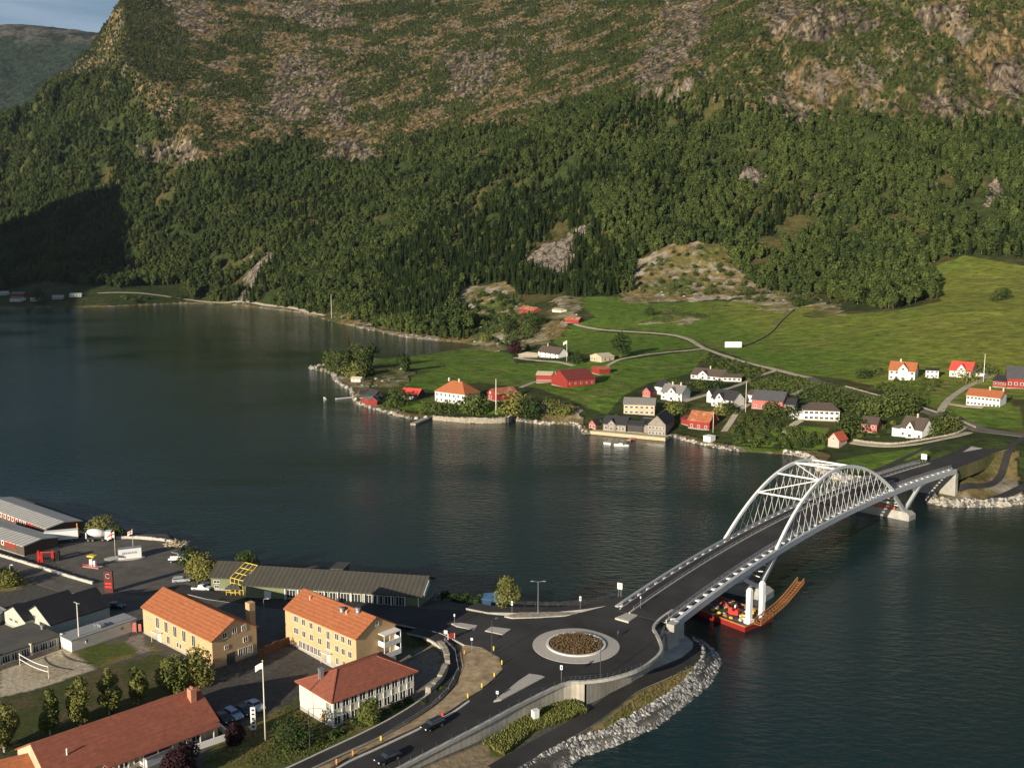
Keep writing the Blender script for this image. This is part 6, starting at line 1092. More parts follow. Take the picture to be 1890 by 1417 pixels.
herbs('meadow_tufts', [(1115, 1330), (1180, 1280), (1255, 1238), (1288, 1218), (1285, 1240), (1245, 1272), (1170, 1315), (1110, 1345)], 1200, .35, 'dry grass tufts between lower path and quarry stones', near_h, 2.0, leafmat('dry tufts', (.20, .15, .06), (.12, .13, .04)), 6, .06)
herbs('lawn_tufts', [(372, 1410), (470, 1332), (535, 1298), (612, 1350), (690, 1345), (790, 1285), (560, 1405), (520, 1417)], 2600, .2, 'rough grass on the lawn round the flagpole', near_h, 4.1, leafmat('lawn grass', (.11, .12, .035), (.22, .18, .07)), 7, .06)
# far side trees, each one its own
FT = [(953, 652, 11, 9, 'dark purple round tree left of the farmhouse', 'broad', M_PURP), (1145, 659, 19, 10, 'tall dense poplar standing alone in the meadow', 'broad', M_NEED), (1072, 668, 7, 12, 'dark green tree clump left of the beige bungalow', 'broad', M_NEED), (973, 645, 5, 4, 'small dark bush between purple tree and farmhouse', 'bush', M_NEED),
    (624, 688, 19, 15, 'leftmost big tree of the clump on the point', 'broad', M_LEAF), (645, 684, 24, 10, 'tall conifer in the middle of the clump on the point', 'con', M_NEED), (662, 684, 22, 16, 'largest tree of the clump on the point', 'broad', M_LEAF), (683, 682, 21, 11, 'rightmost dark tree of the clump on the point', 'broad', M_NEED), (655, 697, 10, 15, 'low round tree in front of the clump on the point', 'broad', M_LIND), (745, 686, 14, 7, 'narrow tree at the stony strip right of the point', 'broad', M_LEAF), (676, 694, 9, 8, 'dark bush at the right foot of the point clump', 'bush', M_NEED),
    (730, 748, 9, 13, 'broad garden tree in front of the dark storehouse', 'broad', M_LEAF), (878, 765, 12, 12, 'big round garden tree at the right corner of the manor', 'broad', M_LEAF), (952, 765, 12, 15, 'largest garden tree right of the pale flagpole', 'broad', M_LIND), (975, 768, 9, 11, 'dark garden tree at the shore right of the manor garden', 'broad', M_NEED), (790, 757, 5, 9, 'leafy garden bush left below the manor', 'bush', M_LEAF), (812, 760, 5, 9, 'leafy garden bush below the manor windows', 'bush', M_LEAF), (838, 759, 5, 9, 'leafy garden bush below the manor door', 'bush', M_LEAF), (1015, 762, 6, 11, 'round shore bush at the edge of the green field', 'bush', M_LIND), (1048, 764, 5, 8, 'low shore bush right of the grassy hump', 'bush', M_LIND),
    (1200, 582, 8, 8, 'lone round tree on the meadow above the gravel track', 'broad', M_LEAF), (1478, 564, 9, 13, 'dark tree at the top of the winding dry wall', 'broad', M_NEED), (990, 600, 12, 14, 'dark tree below the red hillside cottage', 'broad', M_NEED), (940, 612, 12, 14, 'tree on the rocky knoll above the inlet', 'broad', M_LEAF), (975, 615, 10, 12, 'tree right of the rocky knoll above the inlet', 'broad', M_LEAF), (1005, 596, 7, 9, 'dark bush below the small white shed', 'bush', M_NEED), (948, 563, 14, 6, 'dark conifer left of the red hillside cottage', 'con', M_NEED), (895, 632, 8, 8, 'bushy tree at the head of the inlet', 'bush', M_LIND),
    (1640, 760, 11, 14, 'big tree beside the road above the pink house', 'broad', M_LEAF), (1665, 763, 11, 13, 'big tree beside the road above the tall white house', 'broad', M_LEAF), (1615, 770, 9, 12, 'round tree behind the pink house', 'broad', M_LEAF), (1735, 795, 7, 13, 'round tree right of the tall white house', 'broad', M_LEAF), (1716, 800, 6, 9, 'bush at the right corner of the tall white house', 'bush', M_LEAF), (1752, 790, 6, 10, 'bush nearest the road bend', 'bush', M_LIND), (1575, 800, 8, 9, 'dark tree between orchard and pink house', 'broad', M_LEAF), (1560, 790, 7, 8, 'garden tree right of the long bungalow', 'broad', M_LEAF), (1240, 758, 5, 9, 'garden bush left of the blue roofed white house', 'bush', M_LIND), (1335, 760, 4, 8, 'garden bush below the blue roofed white house', 'bush', M_LIND), (1350, 762, 4, 7, 'garden bush at the corner of the blue roofed house', 'bush', M_LEAF), (1290, 716, 4, 9, 'garden bush below the wide villa', 'bush', M_LEAF), (1325, 716, 4, 9, 'garden bush right below the wide villa', 'bush', M_LEAF),
    (1250, 716, 4, 8, 'hedge bush left of the wide villa', 'bush', M_LEAF), (1425, 762, 5, 9, 'bush at the foot of the long faded red barn', 'bush', M_LEAF), (1455, 770, 5, 8, 'bush by the terrace garage', 'bush', M_LEAF), (1815, 690, 6, 12, 'bush behind the pale flagpole by the big barn', 'bush', M_LEAF), (1790, 704, 4, 12, 'hedge below the red roofed white house', 'bush', M_LIND), (1612, 692, 5, 10, 'dark bush left of the orange roofed white house', 'bush', M_LEAF), (1590, 697, 4, 8, 'low bush at the left end of the shrub rows', 'bush', M_NEED), (1380, 545, 9, 11, 'tree at the foot of the heath slope', 'broad', M_LEAF), (1310, 540, 8, 9, 'tree in the middle of the heath slope', 'broad', M_LEAF), (1840, 555, 8, 12, 'lone bush on the upper right meadow', 'bush', M_LEAF), (1855, 550, 7, 9, 'second lone bush on the upper right meadow', 'bush', M_LEAF), (74, 560, 26, 20, 'big round dark tree on the far left shore', 'broad', M_NEED), (645, 590, 9, 7, 'shore tree before the lone pale cabin', 'broad', M_LIND)]
for u, v, h, w_, lb, kd, lf in FT: tree(u, v, h, w_, lb, 'far', kd, lf, n=int(500 + h * 40), size=.55 if h > 8 else .42)
# orchards, shrub rows and heath bushes share two small shapes
def bushmesh(h, w_, seed, n, size, leaf):
    mb = MB(); trunk_mesh(mb, h, .08, seed, 2, .1, 1, w_); V, F = leaf_cloud(crown_blobs(h, w_, seed, .05, 5), n, size, seed); mb.add(V, F, 0); me = bpy.data.meshes.new('fruit_tree'); me.from_pydata(mb.v, [], mb.f); me.materials.append(leaf); me.materials.append(M_BARK); me.polygons.foreach_set('material_index', mb.m); me.update(); return me
BM = [bushmesh(4.2, 4.6, 1, 260, .42, M_LEAF), bushmesh(3.6, 5.0, 2, 260, .42, M_LEAF), bushmesh(2.6, 4.0, 3, 200, .36, M_LIND), bushmesh(3.0, 3.4, 4, 200, .36, M_NEED)]
def plants(poly, step, name, label, cat, group, kinds, seed, jit=.25, sc=(.8, 1.2), rot=.0, gap=1.0):
    r = random.Random(seed); W = [far_pt(u, v)[:2] for u, v in poly]; xs = [p[0] for p in W]; ys = [p[1] for p in W]; cx_, cy_ = sum(xs) / len(xs), sum(ys) / len(ys); R_ = max(max(xs) - min(xs), max(ys) - min(ys)); k = int(R_ / step) + 2; c, s = math.cos(rot), math.sin(rot); P_ = []
    for i in range(-k, k):
        for j in range(-k, k):
            a = i * step * gap + r.uniform(-jit, jit) * step; b = j * step + r.uniform(-jit, jit) * step; P_.append((cx_ + a * c - b * s, cy_ + a * s + b * c))
    A = np.array(P_); kk = inpoly(A[:, 0], A[:, 1], W); A = A[kk]; Z = _terr_interp(A[:, 0], A[:, 1])
    for (x, y), z in zip(A, Z):
        o = bpy.data.objects.new(name, BM[r.choice(kinds)]); COL.objects.link(o); o.location = (x, y, z); o.rotation_euler = (0, 0, r.uniform(0, 6.28)); q = r.uniform(*sc); o.scale = (q, q, q * r.uniform(.85, 1.1)); tag(o, label, cat, group)
    return len(A)
nO = plants([(1360, 772), (1400, 768), (1450, 790), (1520, 805), (1530, 822), (1440, 832), (1352, 818)], 4.6, 'fruit_tree', 'dark green fruit tree in the dense orchard by the shore', 'tree', 'shore orchard trees', [0, 1], 1, .2, (.55, .82))
nO += plants([(1600, 712), (1650, 703), (1745, 700), (1742, 712), (1705, 742), (1680, 742)], 5.2, 'fruit_bush', 'green fruit bush in rows below the orange roofed white house', 'bush', 'fruit bushes in rows', [1, 0], 2, .12, (.5, .75), .5, 2.1)
nO += plants([(1290, 660), (1320, 658), (1418, 686), (1380, 706), (1350, 700)], 4.4, 'berry_bush', 'low berry bush in the plot behind the wide villa', 'bush', 'berry bushes behind the villa', [2, 0], 3, .15, (.5, .75))
nO += plants([(1180, 545), (1175, 500), (1240, 465), (1335, 460), (1370, 510), (1450, 535), (1540, 562), (1340, 552)], 15, 'heath_bush', 'scattered bush on the stony heath above the meadow', 'bush', 'bushes on the heath slope', [0, 1, 2, 3], 4, .48, (.7, 1.6))
nO += plants([(880, 540), (930, 540), (960, 575), (1000, 612), (940, 640), (870, 625), (850, 590)], 13, 'heath_bush', 'scattered bush on the rocky knolls above the inlet', 'bush', 'bushes on the inlet knolls', [0, 1, 3], 5, .48, (.8, 1.7))
nO += plants([(700, 756), (790, 766), (790, 772), (700, 758)], 5, 'shore_bush', 'low bush on the shore edge below the storehouse', 'bush', 'bushes on the manor shore', [2], 6, .4, (.4, .8))
nO += plants([(1590, 775), (1640, 775), (1660, 790), (1640, 812), (1560, 812), (1580, 795)], 6, 'garden_bush', 'leafy bush in the gardens round the pink house', 'bush', 'garden bushes near the bridge', [0, 2], 7, .4, (.3, .6))
nO += plants([(1110, 775), (1150, 768), (1140, 788), (1105, 788)], 5, 'garden_bush', 'bush on the bank left of the pale yellow house', 'bush', 'bushes above the quay', [0, 2], 8, .4, (.4, .8))
nO += plants([(230, 548), (340, 545), (340, 556), (230, 560)], 22, 'shore_bush', 'round bush on the sunlit strip of the far left shore', 'bush', 'bushes of the far left shore', [0, 1], 9, .48, (1.2, 2.4))
print('orchards', nO)
def rows(name, poly, rot, step, label, seed):
    W = [far_pt(u, v)[:2] for u, v in poly]; r = random.Random(seed); cx_ = sum(p[0] for p in W) / len(W); cy_ = sum(p[1] for p in W) / len(W); V = []; F = []; c, s = math.cos(rot), math.sin(rot); pts = []
    for i in range(-40, 40):
        for j in range(-60, 60): a, b = i * step * 1.25, j * 1.6; pts.append((cx_ + a * c - b * s, cy_ + a * s + b * c))
    A = np.array(pts); A = A[inpoly(A[:, 0], A[:, 1], W)]; Z = _terr_interp(A[:, 0], A[:, 1])
    for (x, y), z in zip(A, Z):
        for q in range(5):
            a = r.uniform(0, 6.28); p = Vector((x + r.uniform(-.8, .8), y + r.uniform(-.8, .8), z + r.uniform(.05, 1.0))); d = Vector((math.cos(a), math.sin(a), r.uniform(-.5, .5))) * .45; e = Vector((-math.sin(a), math.cos(a), r.uniform(.3, 1))) * .4; j = len(V); V += [tuple(p - d - e), tuple(p + d - e), tuple(p + d + e), tuple(p - d + e)]; F.append((j, j + 1, j + 2, j + 3))
        if r.random() < .3: j = len(V); V += [(x, y, z), (x + .12, y, z), (x + .12, y, z + 2), (x, y, z + 2)]; F.append((j, j + 1, j + 2, j + 3))
    tag(mesh_obj(name, V, F, M_LEAF), label, 'berry rows', kind='stuff')
rows('berry_rows', [(1505, 704), (1560, 716), (1640, 742), (1640, 768), (1570, 766), (1520, 752), (1465, 732)], 1.0, 3.4, 'sloping rows of green berry canes between road and long bungalow', 1)
rows('berry_rows', [(1437, 690), (1490, 699), (1508, 708), (1465, 727), (1400, 722), (1375, 712)], 1.0, 3.4, 'rows of pale staked berry canes left of the road fork', 2)
# white silage bales
r = random.Random(9)
for i in range(16):
    u = 1341 + (i % 8) * 3.6; v = 641.5 - (i // 8) * 4.0; p = far_pt(u, 641.5 - (i // 8) * 1.5); o = MB().tube([(-.75, 0, .75), (-.68, 0, .75), (.68, 0, .75), (.75, 0, .75)], [.62, .8, .8, .62], 12).build('silage_bale', mat('white film', (.75, .75, .72), .5, var=.06), None, True); o.location = (p[0], p[1], p[2] + (1.3 if i // 8 else 0)); o.scale = (1.6, 1.6, 1.6); o.rotation_euler = (0, 0, r.uniform(-.4, .4)); tag(o, 'white wrapped round bale in the heap on the meadow', 'bale', 'white silage bales heaped by the dry wall')
# ================================================================== POSTS, SIGNS, VEHICLES, BARGE
m_pole = mat('cream pole paint', (.66, .64, .52), .5, var=.06); m_whs = mat('sign white', (.72, .72, .70), .5, var=.04); m_reds = mat('signal red', (.60, .04, .03), .5, var=.06); m_yels = mat('marker yellow', (.75, .52, .05), .5, var=.06); m_blue = mat('sign blue', (.03, .10, .35), .5, var=.05); m_orgs = mat('marker orange', (.75, .25, .04), .5, var=.06)
def flagpole(p, h, label, flag=None, r0=.14, two=None):
    t = empty('flagpole', p, 0, label, 'flagpole'); MB().tube([(0, 0, -.3), (0, 0, h * .5), (0, 0, h)], [r0, r0 * .8, r0 * .5], 10).build('pole', m_pole, t, True); MB().tube([(0, 0, h), (0, 0, h + .15), (0, 0, h + .3)], [r0 * .6, r0 * 1.2, r0 * .3], 8).build('finial', m_yels, t)
    if flag:
        V = []; F = []; n = 7; mi = []
        for i in range(n + 1):
            s = i / n
            for j in range(5): V.append((-flag * s * .8, .15 * math.sin(s * 6) * flag * .4, h - .3 - j * flag * .16 - s * s * flag * .35))
        for i in range(n):
            for j in range(4): F.append((i * 5 + j, i * 5 + j + 1, (i + 1) * 5 + j + 1, (i + 1) * 5 + j)); mi.append(1 if (two and (j == 1 or i == 2)) else 0)
        mesh_obj('flag', V, F, [m_whs, two or m_whs], t, mi)
    return t
p = P(490, 1366, 4); flagpole((p[0], p[1], nz_(p[0], p[1])), 15.0, 'tall cream flagpole with white flag on the lawn before the white office', 1.7, .14)
flagpole(far_pt(915.5, 764), 19, 'tall pale flagpole in the manor garden', None, .32); flagpole(far_pt(1046, 667), 15, 'flagpole with small white flag beside the dark roofed farmhouse', 3.2, .22); flagpole(far_pt(1815, 705), 15, 'pale flagpole above the long white house', None, .22); flagpole(far_pt(1376, 760), 15, 'pale flagpole at the left end of the faded red barn', None, .2); flagpole(far_pt(1316, 798), 10, 'short pale mast beside the rusty roofed house', None, .16)
flagpole(near_pt(213, 1026), 7.5, 'flagpole with large red and white flag left of the white container', 2.6, .08, m_reds); flagpole(near_pt(246, 1016), 6.5, 'flagpole with red and white flag behind the white container', 1.8, .08, m_reds); flagpole(far_pt(612, 588), 30, 'tall bare mast on the rocks of the far wooded shore', None, .35)
def lamp(p, h, label, arm=1.2, ang=0.0, m=m_dark, heads=1, r0=.09):
    t = empty('lamp_post', p, ang, label, 'lamp post'); mb = MB().tube([(0, 0, -.2), (0, 0, h)], [r0, r0 * .6], 8); 
    for s in ((1,) if heads == 1 else (1, -1)): mb.tube([(0, 0, h - .05), (s * arm, 0, h + .15)], r0 * .45, 6)
    mb.build('pole', m, t)
    for s in ((1,) if heads == 1 else (1, -1)): q = MB().box((0, 0, 0), (.75, .28, .14), taper=.8).build('lamp_head', m_metal, t); q.location = (s * (arm + .2), 0, h + .12)
    return t
lamp(on_road(1108, 1254), 7.5, 'slim dark lamp post on the parapet right below the planted ring', 1.3, 2.2); lamp(on_road(993, 1134), 8, 'thin lamp post on the pale stone strip by the water fence', 1.2, 0, m_metal, 2); lamp(on_road(908, 1212), 8, 'slim lamp post on the tip of the gravel island', 1.2, .8); lamp(near_pt(572, 1386), 8, 'lamp post with bright head on the slope below the white office', 1.8, -.2, m_dark); lamp(near_pt(147, 1197), 10.5, 'tall pale floodlight mast on the grass beside the sand court', .5, -.6, m_pole, 2, .16)
lamp(near_pt(488, 1150), 6, 'lamp post behind the yellow hall', .8, 0, m_metal); lamp(near_pt(20, 1076), 5, 'short pale post light on the sandy bank', .4, 0, m_pole)
def sign(p, h, label, w_=.6, hh=.6, m=m_whs, ang=-.3, z=None, post=m_metal, r0=.05, extra=None):
    t = empty('road_sign', p, ang, label, 'road sign'); MB().tube([(0, 0, -.2), (0, 0, h)], r0, 6).build('post', post, t); q = MB().box((0, -.05, h - hh / 2), (w_, .06, hh)).build('sign_face', m, t)
    if extra: MB().box((0, -.09, h - hh / 2), (w_ * .5, .03, hh * .5)).build('symbol', extra, q)
    return t
sign(on_road(871, 1204), 3.3, 'slim white sign post at the top of the gravel island', .5, .5, m_whs); sign(on_road(823, 1187), 3.0, 'white disc sign beside the curved footpath start', .8, .8); sign(on_road(839, 1155), 2.9, 'thin sign on the narrow island by the yellow buildings', .3, .6); sign(on_road(945, 1133), 3.2, 'white banded post at the left end of the pale stone strip', .45, 1.0, m_whs, extra=m_blue); sign(on_road(1071, 1124), 3.2, 'white banded post at the right end of the pale stone strip', .45, 1.1, m_whs, extra=m_blue)
sign(on_road(1182, 1124), 3.2, 'thin sign post at the tip of the bridge approach island', .25, .5); sign(on_road(1036, 1259), 3.6, 'white banded sign post below the planted ring', .5, .9, m_whs, extra=m_blue); sign(on_road(918, 1288), 1.5, 'short white keep right marker on the long triangular island', .5, .6, m_whs, extra=m_blue)
q = on_road(1144, 1100); t = empty('direction_board', (q[0], q[1], q[2]), -.55, 'large pale direction board on a post at the bridge railing', 'road sign'); MB().tube([(-.3, 0, 0), (-.3, 0, 3.2)], .07, 6).tube([(.3, 0, 0), (.3, 0, 3.2)], .07, 6).build('post', m_metal, t); MB().box((0, -.06, 2.6), (1.3, .08, 1.6)).build('sign_face', m_whs, t); MB().box((0, -.11, 2.6), (.3, .03, .8)).box((.3, -.11, 2.9), (.4, .03, .15)).build('arrow', m_yels, t)
q = bp_(SL * .985, W_B + 1.5); t = empty('direction_board', (*P(1706, 838, 9.5)[:2], gz(*P(1706, 838, 9.5)[:2])), -.7, 'pale direction board beside the road past the far bridge end', 'road sign'); MB().tube([(-.5, 0, 0), (-.5, 0, 4)], .1, 6).tube([(.5, 0, 0), (.5, 0, 4)], .1, 6).build('post', m_metal, t); MB().box((0, -.06, 3.6), (2.2, .1, 2.2)).build('sign_face', m_whs, t)
for i, (u, v, m, lb) in enumerate([(857, 1208, m_orgs, 'upper left edge of the gravel island'), (911, 1201, m_yels, 'tip of the gravel island'), (926, 1227, m_yels, 'rounded right end of the gravel island'), (912, 1250, m_yels, 'right edge of the gravel island, second'), (889, 1270, m_yels, 'right edge of the gravel island, third'), (863, 1289, m_yels, 'right edge of the gravel island, fourth'), (703, 1368, m_yels, 'narrow end of the gravel strip'), (651, 1395, m_orgs, 'kerb between footpath and road'), (621, 1411, m_orgs, 'kerb nearest the bottom edge')]):
    p = on_road(u, v); t = empty('marker_post', p, 0, 'small bright marker post on the ' + lb, 'marker post', 'bright marker posts'); MB().box((0, 0, .1), (.5, .4, .2)).build('foot', m_dark, t); MB().box((0, 0, .6), (.24, .1, .95)).build('panel', m, t)
t = empty('road_barrier', on_road(833, 1179), .5, 'red and white barrier at the start of the curved footpath', 'barrier'); mb = MB()
for z in (.4, .8, 1.2): mb.box((0, 0, z), (1.8, .1, .22))
mb.build('boards', m_reds, t); MB().box((-.8, 0, .6), (.12, .3, 1.5)).box((.8, 0, .6), (.12, .3, 1.5)).build('posts', m_whs, t)
cab = empty('utility_cabinet', near_pt(988, 1330), .6, 'pale electrical cabinet standing against the concrete retaining wall', 'cabinet'); MB().box((0, 0, 1.1), (1.3, .9, 2.2)).box((0, 0, 2.25), (1.4, 1.0, .1)).build('body', m_whs, cab); MB().box((-.3, -.46, 1.15), (.55, .05, 1.9)).box((.3, -.46, 1.15), (.55, .05, 1.9)).build('door', m_trim, cab)
# fuel island, container, pylon sign
t = empty('fuel_pump_island', near_pt(172, 1046), -.35, 'small yellow topped fuel pump island with red and white railing', 'fuel pump'); MB().box((0, 0, .12), (5.5, 2.2, .24)).build('plinth', m_conc, t); MB().box((-.6, 0, 1.2), (.9, .6, 2.0)).box((.6, 0, 1.0), (.8, .6, 1.7)).build('pump', m_whs, t); MB().box((-.2, 0, 3.2), (2.4, 1.5, .35)).tube([(-.2, 0, 0), (-.2, 0, 3.1)], .1, 6).build('canopy', m_yels, t)
mb = MB()
for x in (-2.6, -1.3, 0, 1.3, 2.6): mb.tube([(x, -1.05, 0), (x, -1.05, .9)], .07, 6)
mb.bar((-2.6, -1.05, .9), (2.6, -1.05, .9), .1).bar((-2.6, -1.05, .45), (2.6, -1.05, .45), .1).build('railing', m_reds, t)
def text(parent, body, size, loc_, rot, m, name='lettering'):
    cu = bpy.data.curves.new(name, 'FONT'); cu.body = body; cu.size = size; cu.align_x = 'CENTER'; cu.align_y = 'CENTER'; cu.extrude = .02; tmp = bpy.data.objects.new('tmp', cu); COL.objects.link(tmp); dg = bpy.context.evaluated_depsgraph_get(); me = bpy.data.meshes.new_from_object(tmp.evaluated_get(dg)); bpy.data.objects.remove(tmp); me.materials.clear(); me.materials.append(m); o = bpy.data.objects.new(name, me); COL.objects.link(o); o.parent = parent; o.location = loc_; o.rotation_euler = rot; return o
isl = near_pt(230, 1030); t = empty('kerbed_island', isl, .2, 'oval pale kerbed island carrying the white container and flags', 'traffic island'); v_ = [(5.6 * math.cos(a * .2618), 2.6 * math.sin(a * .2618)) for a in range(24)]; MB().ngon_prism(v_, -.2, .2).build('kerb', m_kerb, t)
t = empty('sign_container', (near_pt(240, 1030)[0], near_pt(240, 1030)[1], isl[2] + .2), .42, 'white container box with blue lettering standing on the oval island', 'container'); MB().box((0, 0, 1.5), (6.2, 2.0, 2.9)).build('box', m_whs, t); MB().box((0, 0, 3.0), (6.3, 2.1, .12)).box((-3.12, 0, 1.5), (.06, 1.8, 2.7)).build('edge_trim', m_metal, t); mb = MB()
for k in range(8): mb.box((-1.9 + k * .5, -1.03, 1.75), (.14, .05, .75 if k in (0, 1, 7) else .5)).box((-1.78 + k * .5, -1.03, 1.6 + .15 * (k % 2)), (.22, .05, .12))
mb.build('lettering', m_blue, t)
t = empty('pylon_sign', near_pt(202, 1093), -.15, 'tall dark red pylon sign with round white emblem beside the street', 'sign'); MB().box((0, 0, 2.9), (2.4, .5, 5.8)).build('panel', mat('dark pylon', (.10, .02, .02), .5), t)
ring = MB(); n = 20
for k in range(17): a0 = .5 + k * .3; ring.bar((.6 * math.cos(a0), -.3, 4.5 + .6 * math.sin(a0)), (.6 * math.cos(a0 + .3), -.3, 4.5 + .6 * math.sin(a0 + .3)), .16, .06)
ring.build('emblem', m_whs, t); MB().box((0, -.3, 2.5), (1.9, .08, .5)).box((0, -.3, 1.6), (1.9, .08, .5)).build('price_panel', m_reds, t)
t = empty('letter_sign', near_pt(468, 1346), 0, 'upright narrow white and black lettered sign on the lawn edge by the parked cars', 'sign'); MB().box((0, 0, 2.2), (.9, .3, 4.4)).build('panel', m_whs, t); mb = MB()
for k in range(5): mb.box((.05, -.17, 3.9 - k * .8), (.5, .06, .38))
mb.build('letters', m_dark, t)
t = empty('sale_banner', near_pt(252, 1167), 0, 'pink white banner stand beside the left end of the yellow hall', 'banner'); MB().box((-.5, 0, 1.3), (.9, .1, 2.2)).box((.7, .3, 1.1), (.7, .1, 1.8)).build('cloth', W_PINK, t); MB().tube([(-1, 0, 0), (-1, 0, 2.6)], .05, 5).tube([(.0, 0, 0), (.0, 0, 2.6)], .05, 5).build('posts', m_metal, t)
# volleyball net
t = empty('volleyball_net', near_pt(37, 1228), 0, 'white volleyball net sagging over the sand court', 'net'); a = Vector(near_pt(37, 1228)); b = Vector(near_pt(90, 1252)); d = b - a; MB().tube([(0, 0, 0), (0, 0, 2.9)], .08, 6).tube([tuple(d), tuple(d + Vector((0, 0, 2.7)))], .06, 6).build('post', m_pole, t)
mb = MB()
for z0 in (2.6, 1.5):
    pts = [d * (i / 8) + Vector((0, 0, z0 - .35 * math.sin(math.pi * i / 8))) for i in range(9)]
    for p_, q_ in zip(pts[:-1], pts[1:]): mb.bar(p_, q_, .13, .13)
mb.build('net_bands', m_whs, t)
stone_wall('timber_fence', [near_pt(u, v) for u, v in [(-30, 1246), (20, 1230), (60, 1216), (109, 1199)]], 1.1, .25, 'low grey board fence between felt roofed wing and sand court', W_GREY, 'fence')
stone_wall('hedge_wall', [near_pt(u, v) for u, v in [(478, 1213), (505, 1200), (533, 1188)]], 1.8, .5, 'reddish planted wall joining the two yellow buildings', mat('ivy wall', (.13, .07, .04), .95, var=.5, scale=2))
stone_wall('quay_wall', [near_pt(u, v) for u, v in [(214, 994), (250, 994), (300, 998), (325, 1003)]], .9, .7, 'pale low wall along the edge of the quay yard', m_kerb)
stone_wall('kerb_wall', [near_pt(u, v) for u, v in [(-20, 1020), (36, 1037), (100, 1057), (150, 1072), (172, 1078)]], .8, .5, 'long pale barrier wall between street and red sheds', m_kerb)
def heap(p, n, R_, label, name, m, seed, h=1.5):
    r = random.Random(seed); mb = MB()
    for k in range(n): a = r.uniform(0, 6.28); q = R_ * math.sqrt(r.random()); d = Vector((r.uniform(-1, 1), r.uniform(-1, 1), r.uniform(-.2, .4))).normalized() * r.uniform(1, 2.6); c = Vector((q * math.cos(a), q * math.sin(a), r.uniform(.1, h) * (1 - q / R_ * .7))); mb.bar(c - d / 2, c + d / 2, .12, .18)
    o = mb.build(name, m); o.location = p; tag(o, label, 'pile'); return o
heap(near_pt(325, 1006), 160, 3.2, 'tangled pile of pale driftwood and planks at the quay corner', 'timber_pile', m_deckw, 3); heap(near_pt(820, 1105), 70, 2.6, 'pile of boards in shade by the end of the green hall', 'timber_pile', m_metal, 4)
bs = house('blue_shed', 'low dark blue shed by the water next to the yellow green tree', 'shed', (*P(890, 1122, 3.5)[:2], 3.6), (*P(930, 1124, 3.5)[:2], 3.6), 4, 2.3, 'hip', .9, mat('navy boards', (.02, .05, .12), .7), mat('blue roof', (.04, .10, .18), .6, var=.1), .2, near=True, found=1.5)
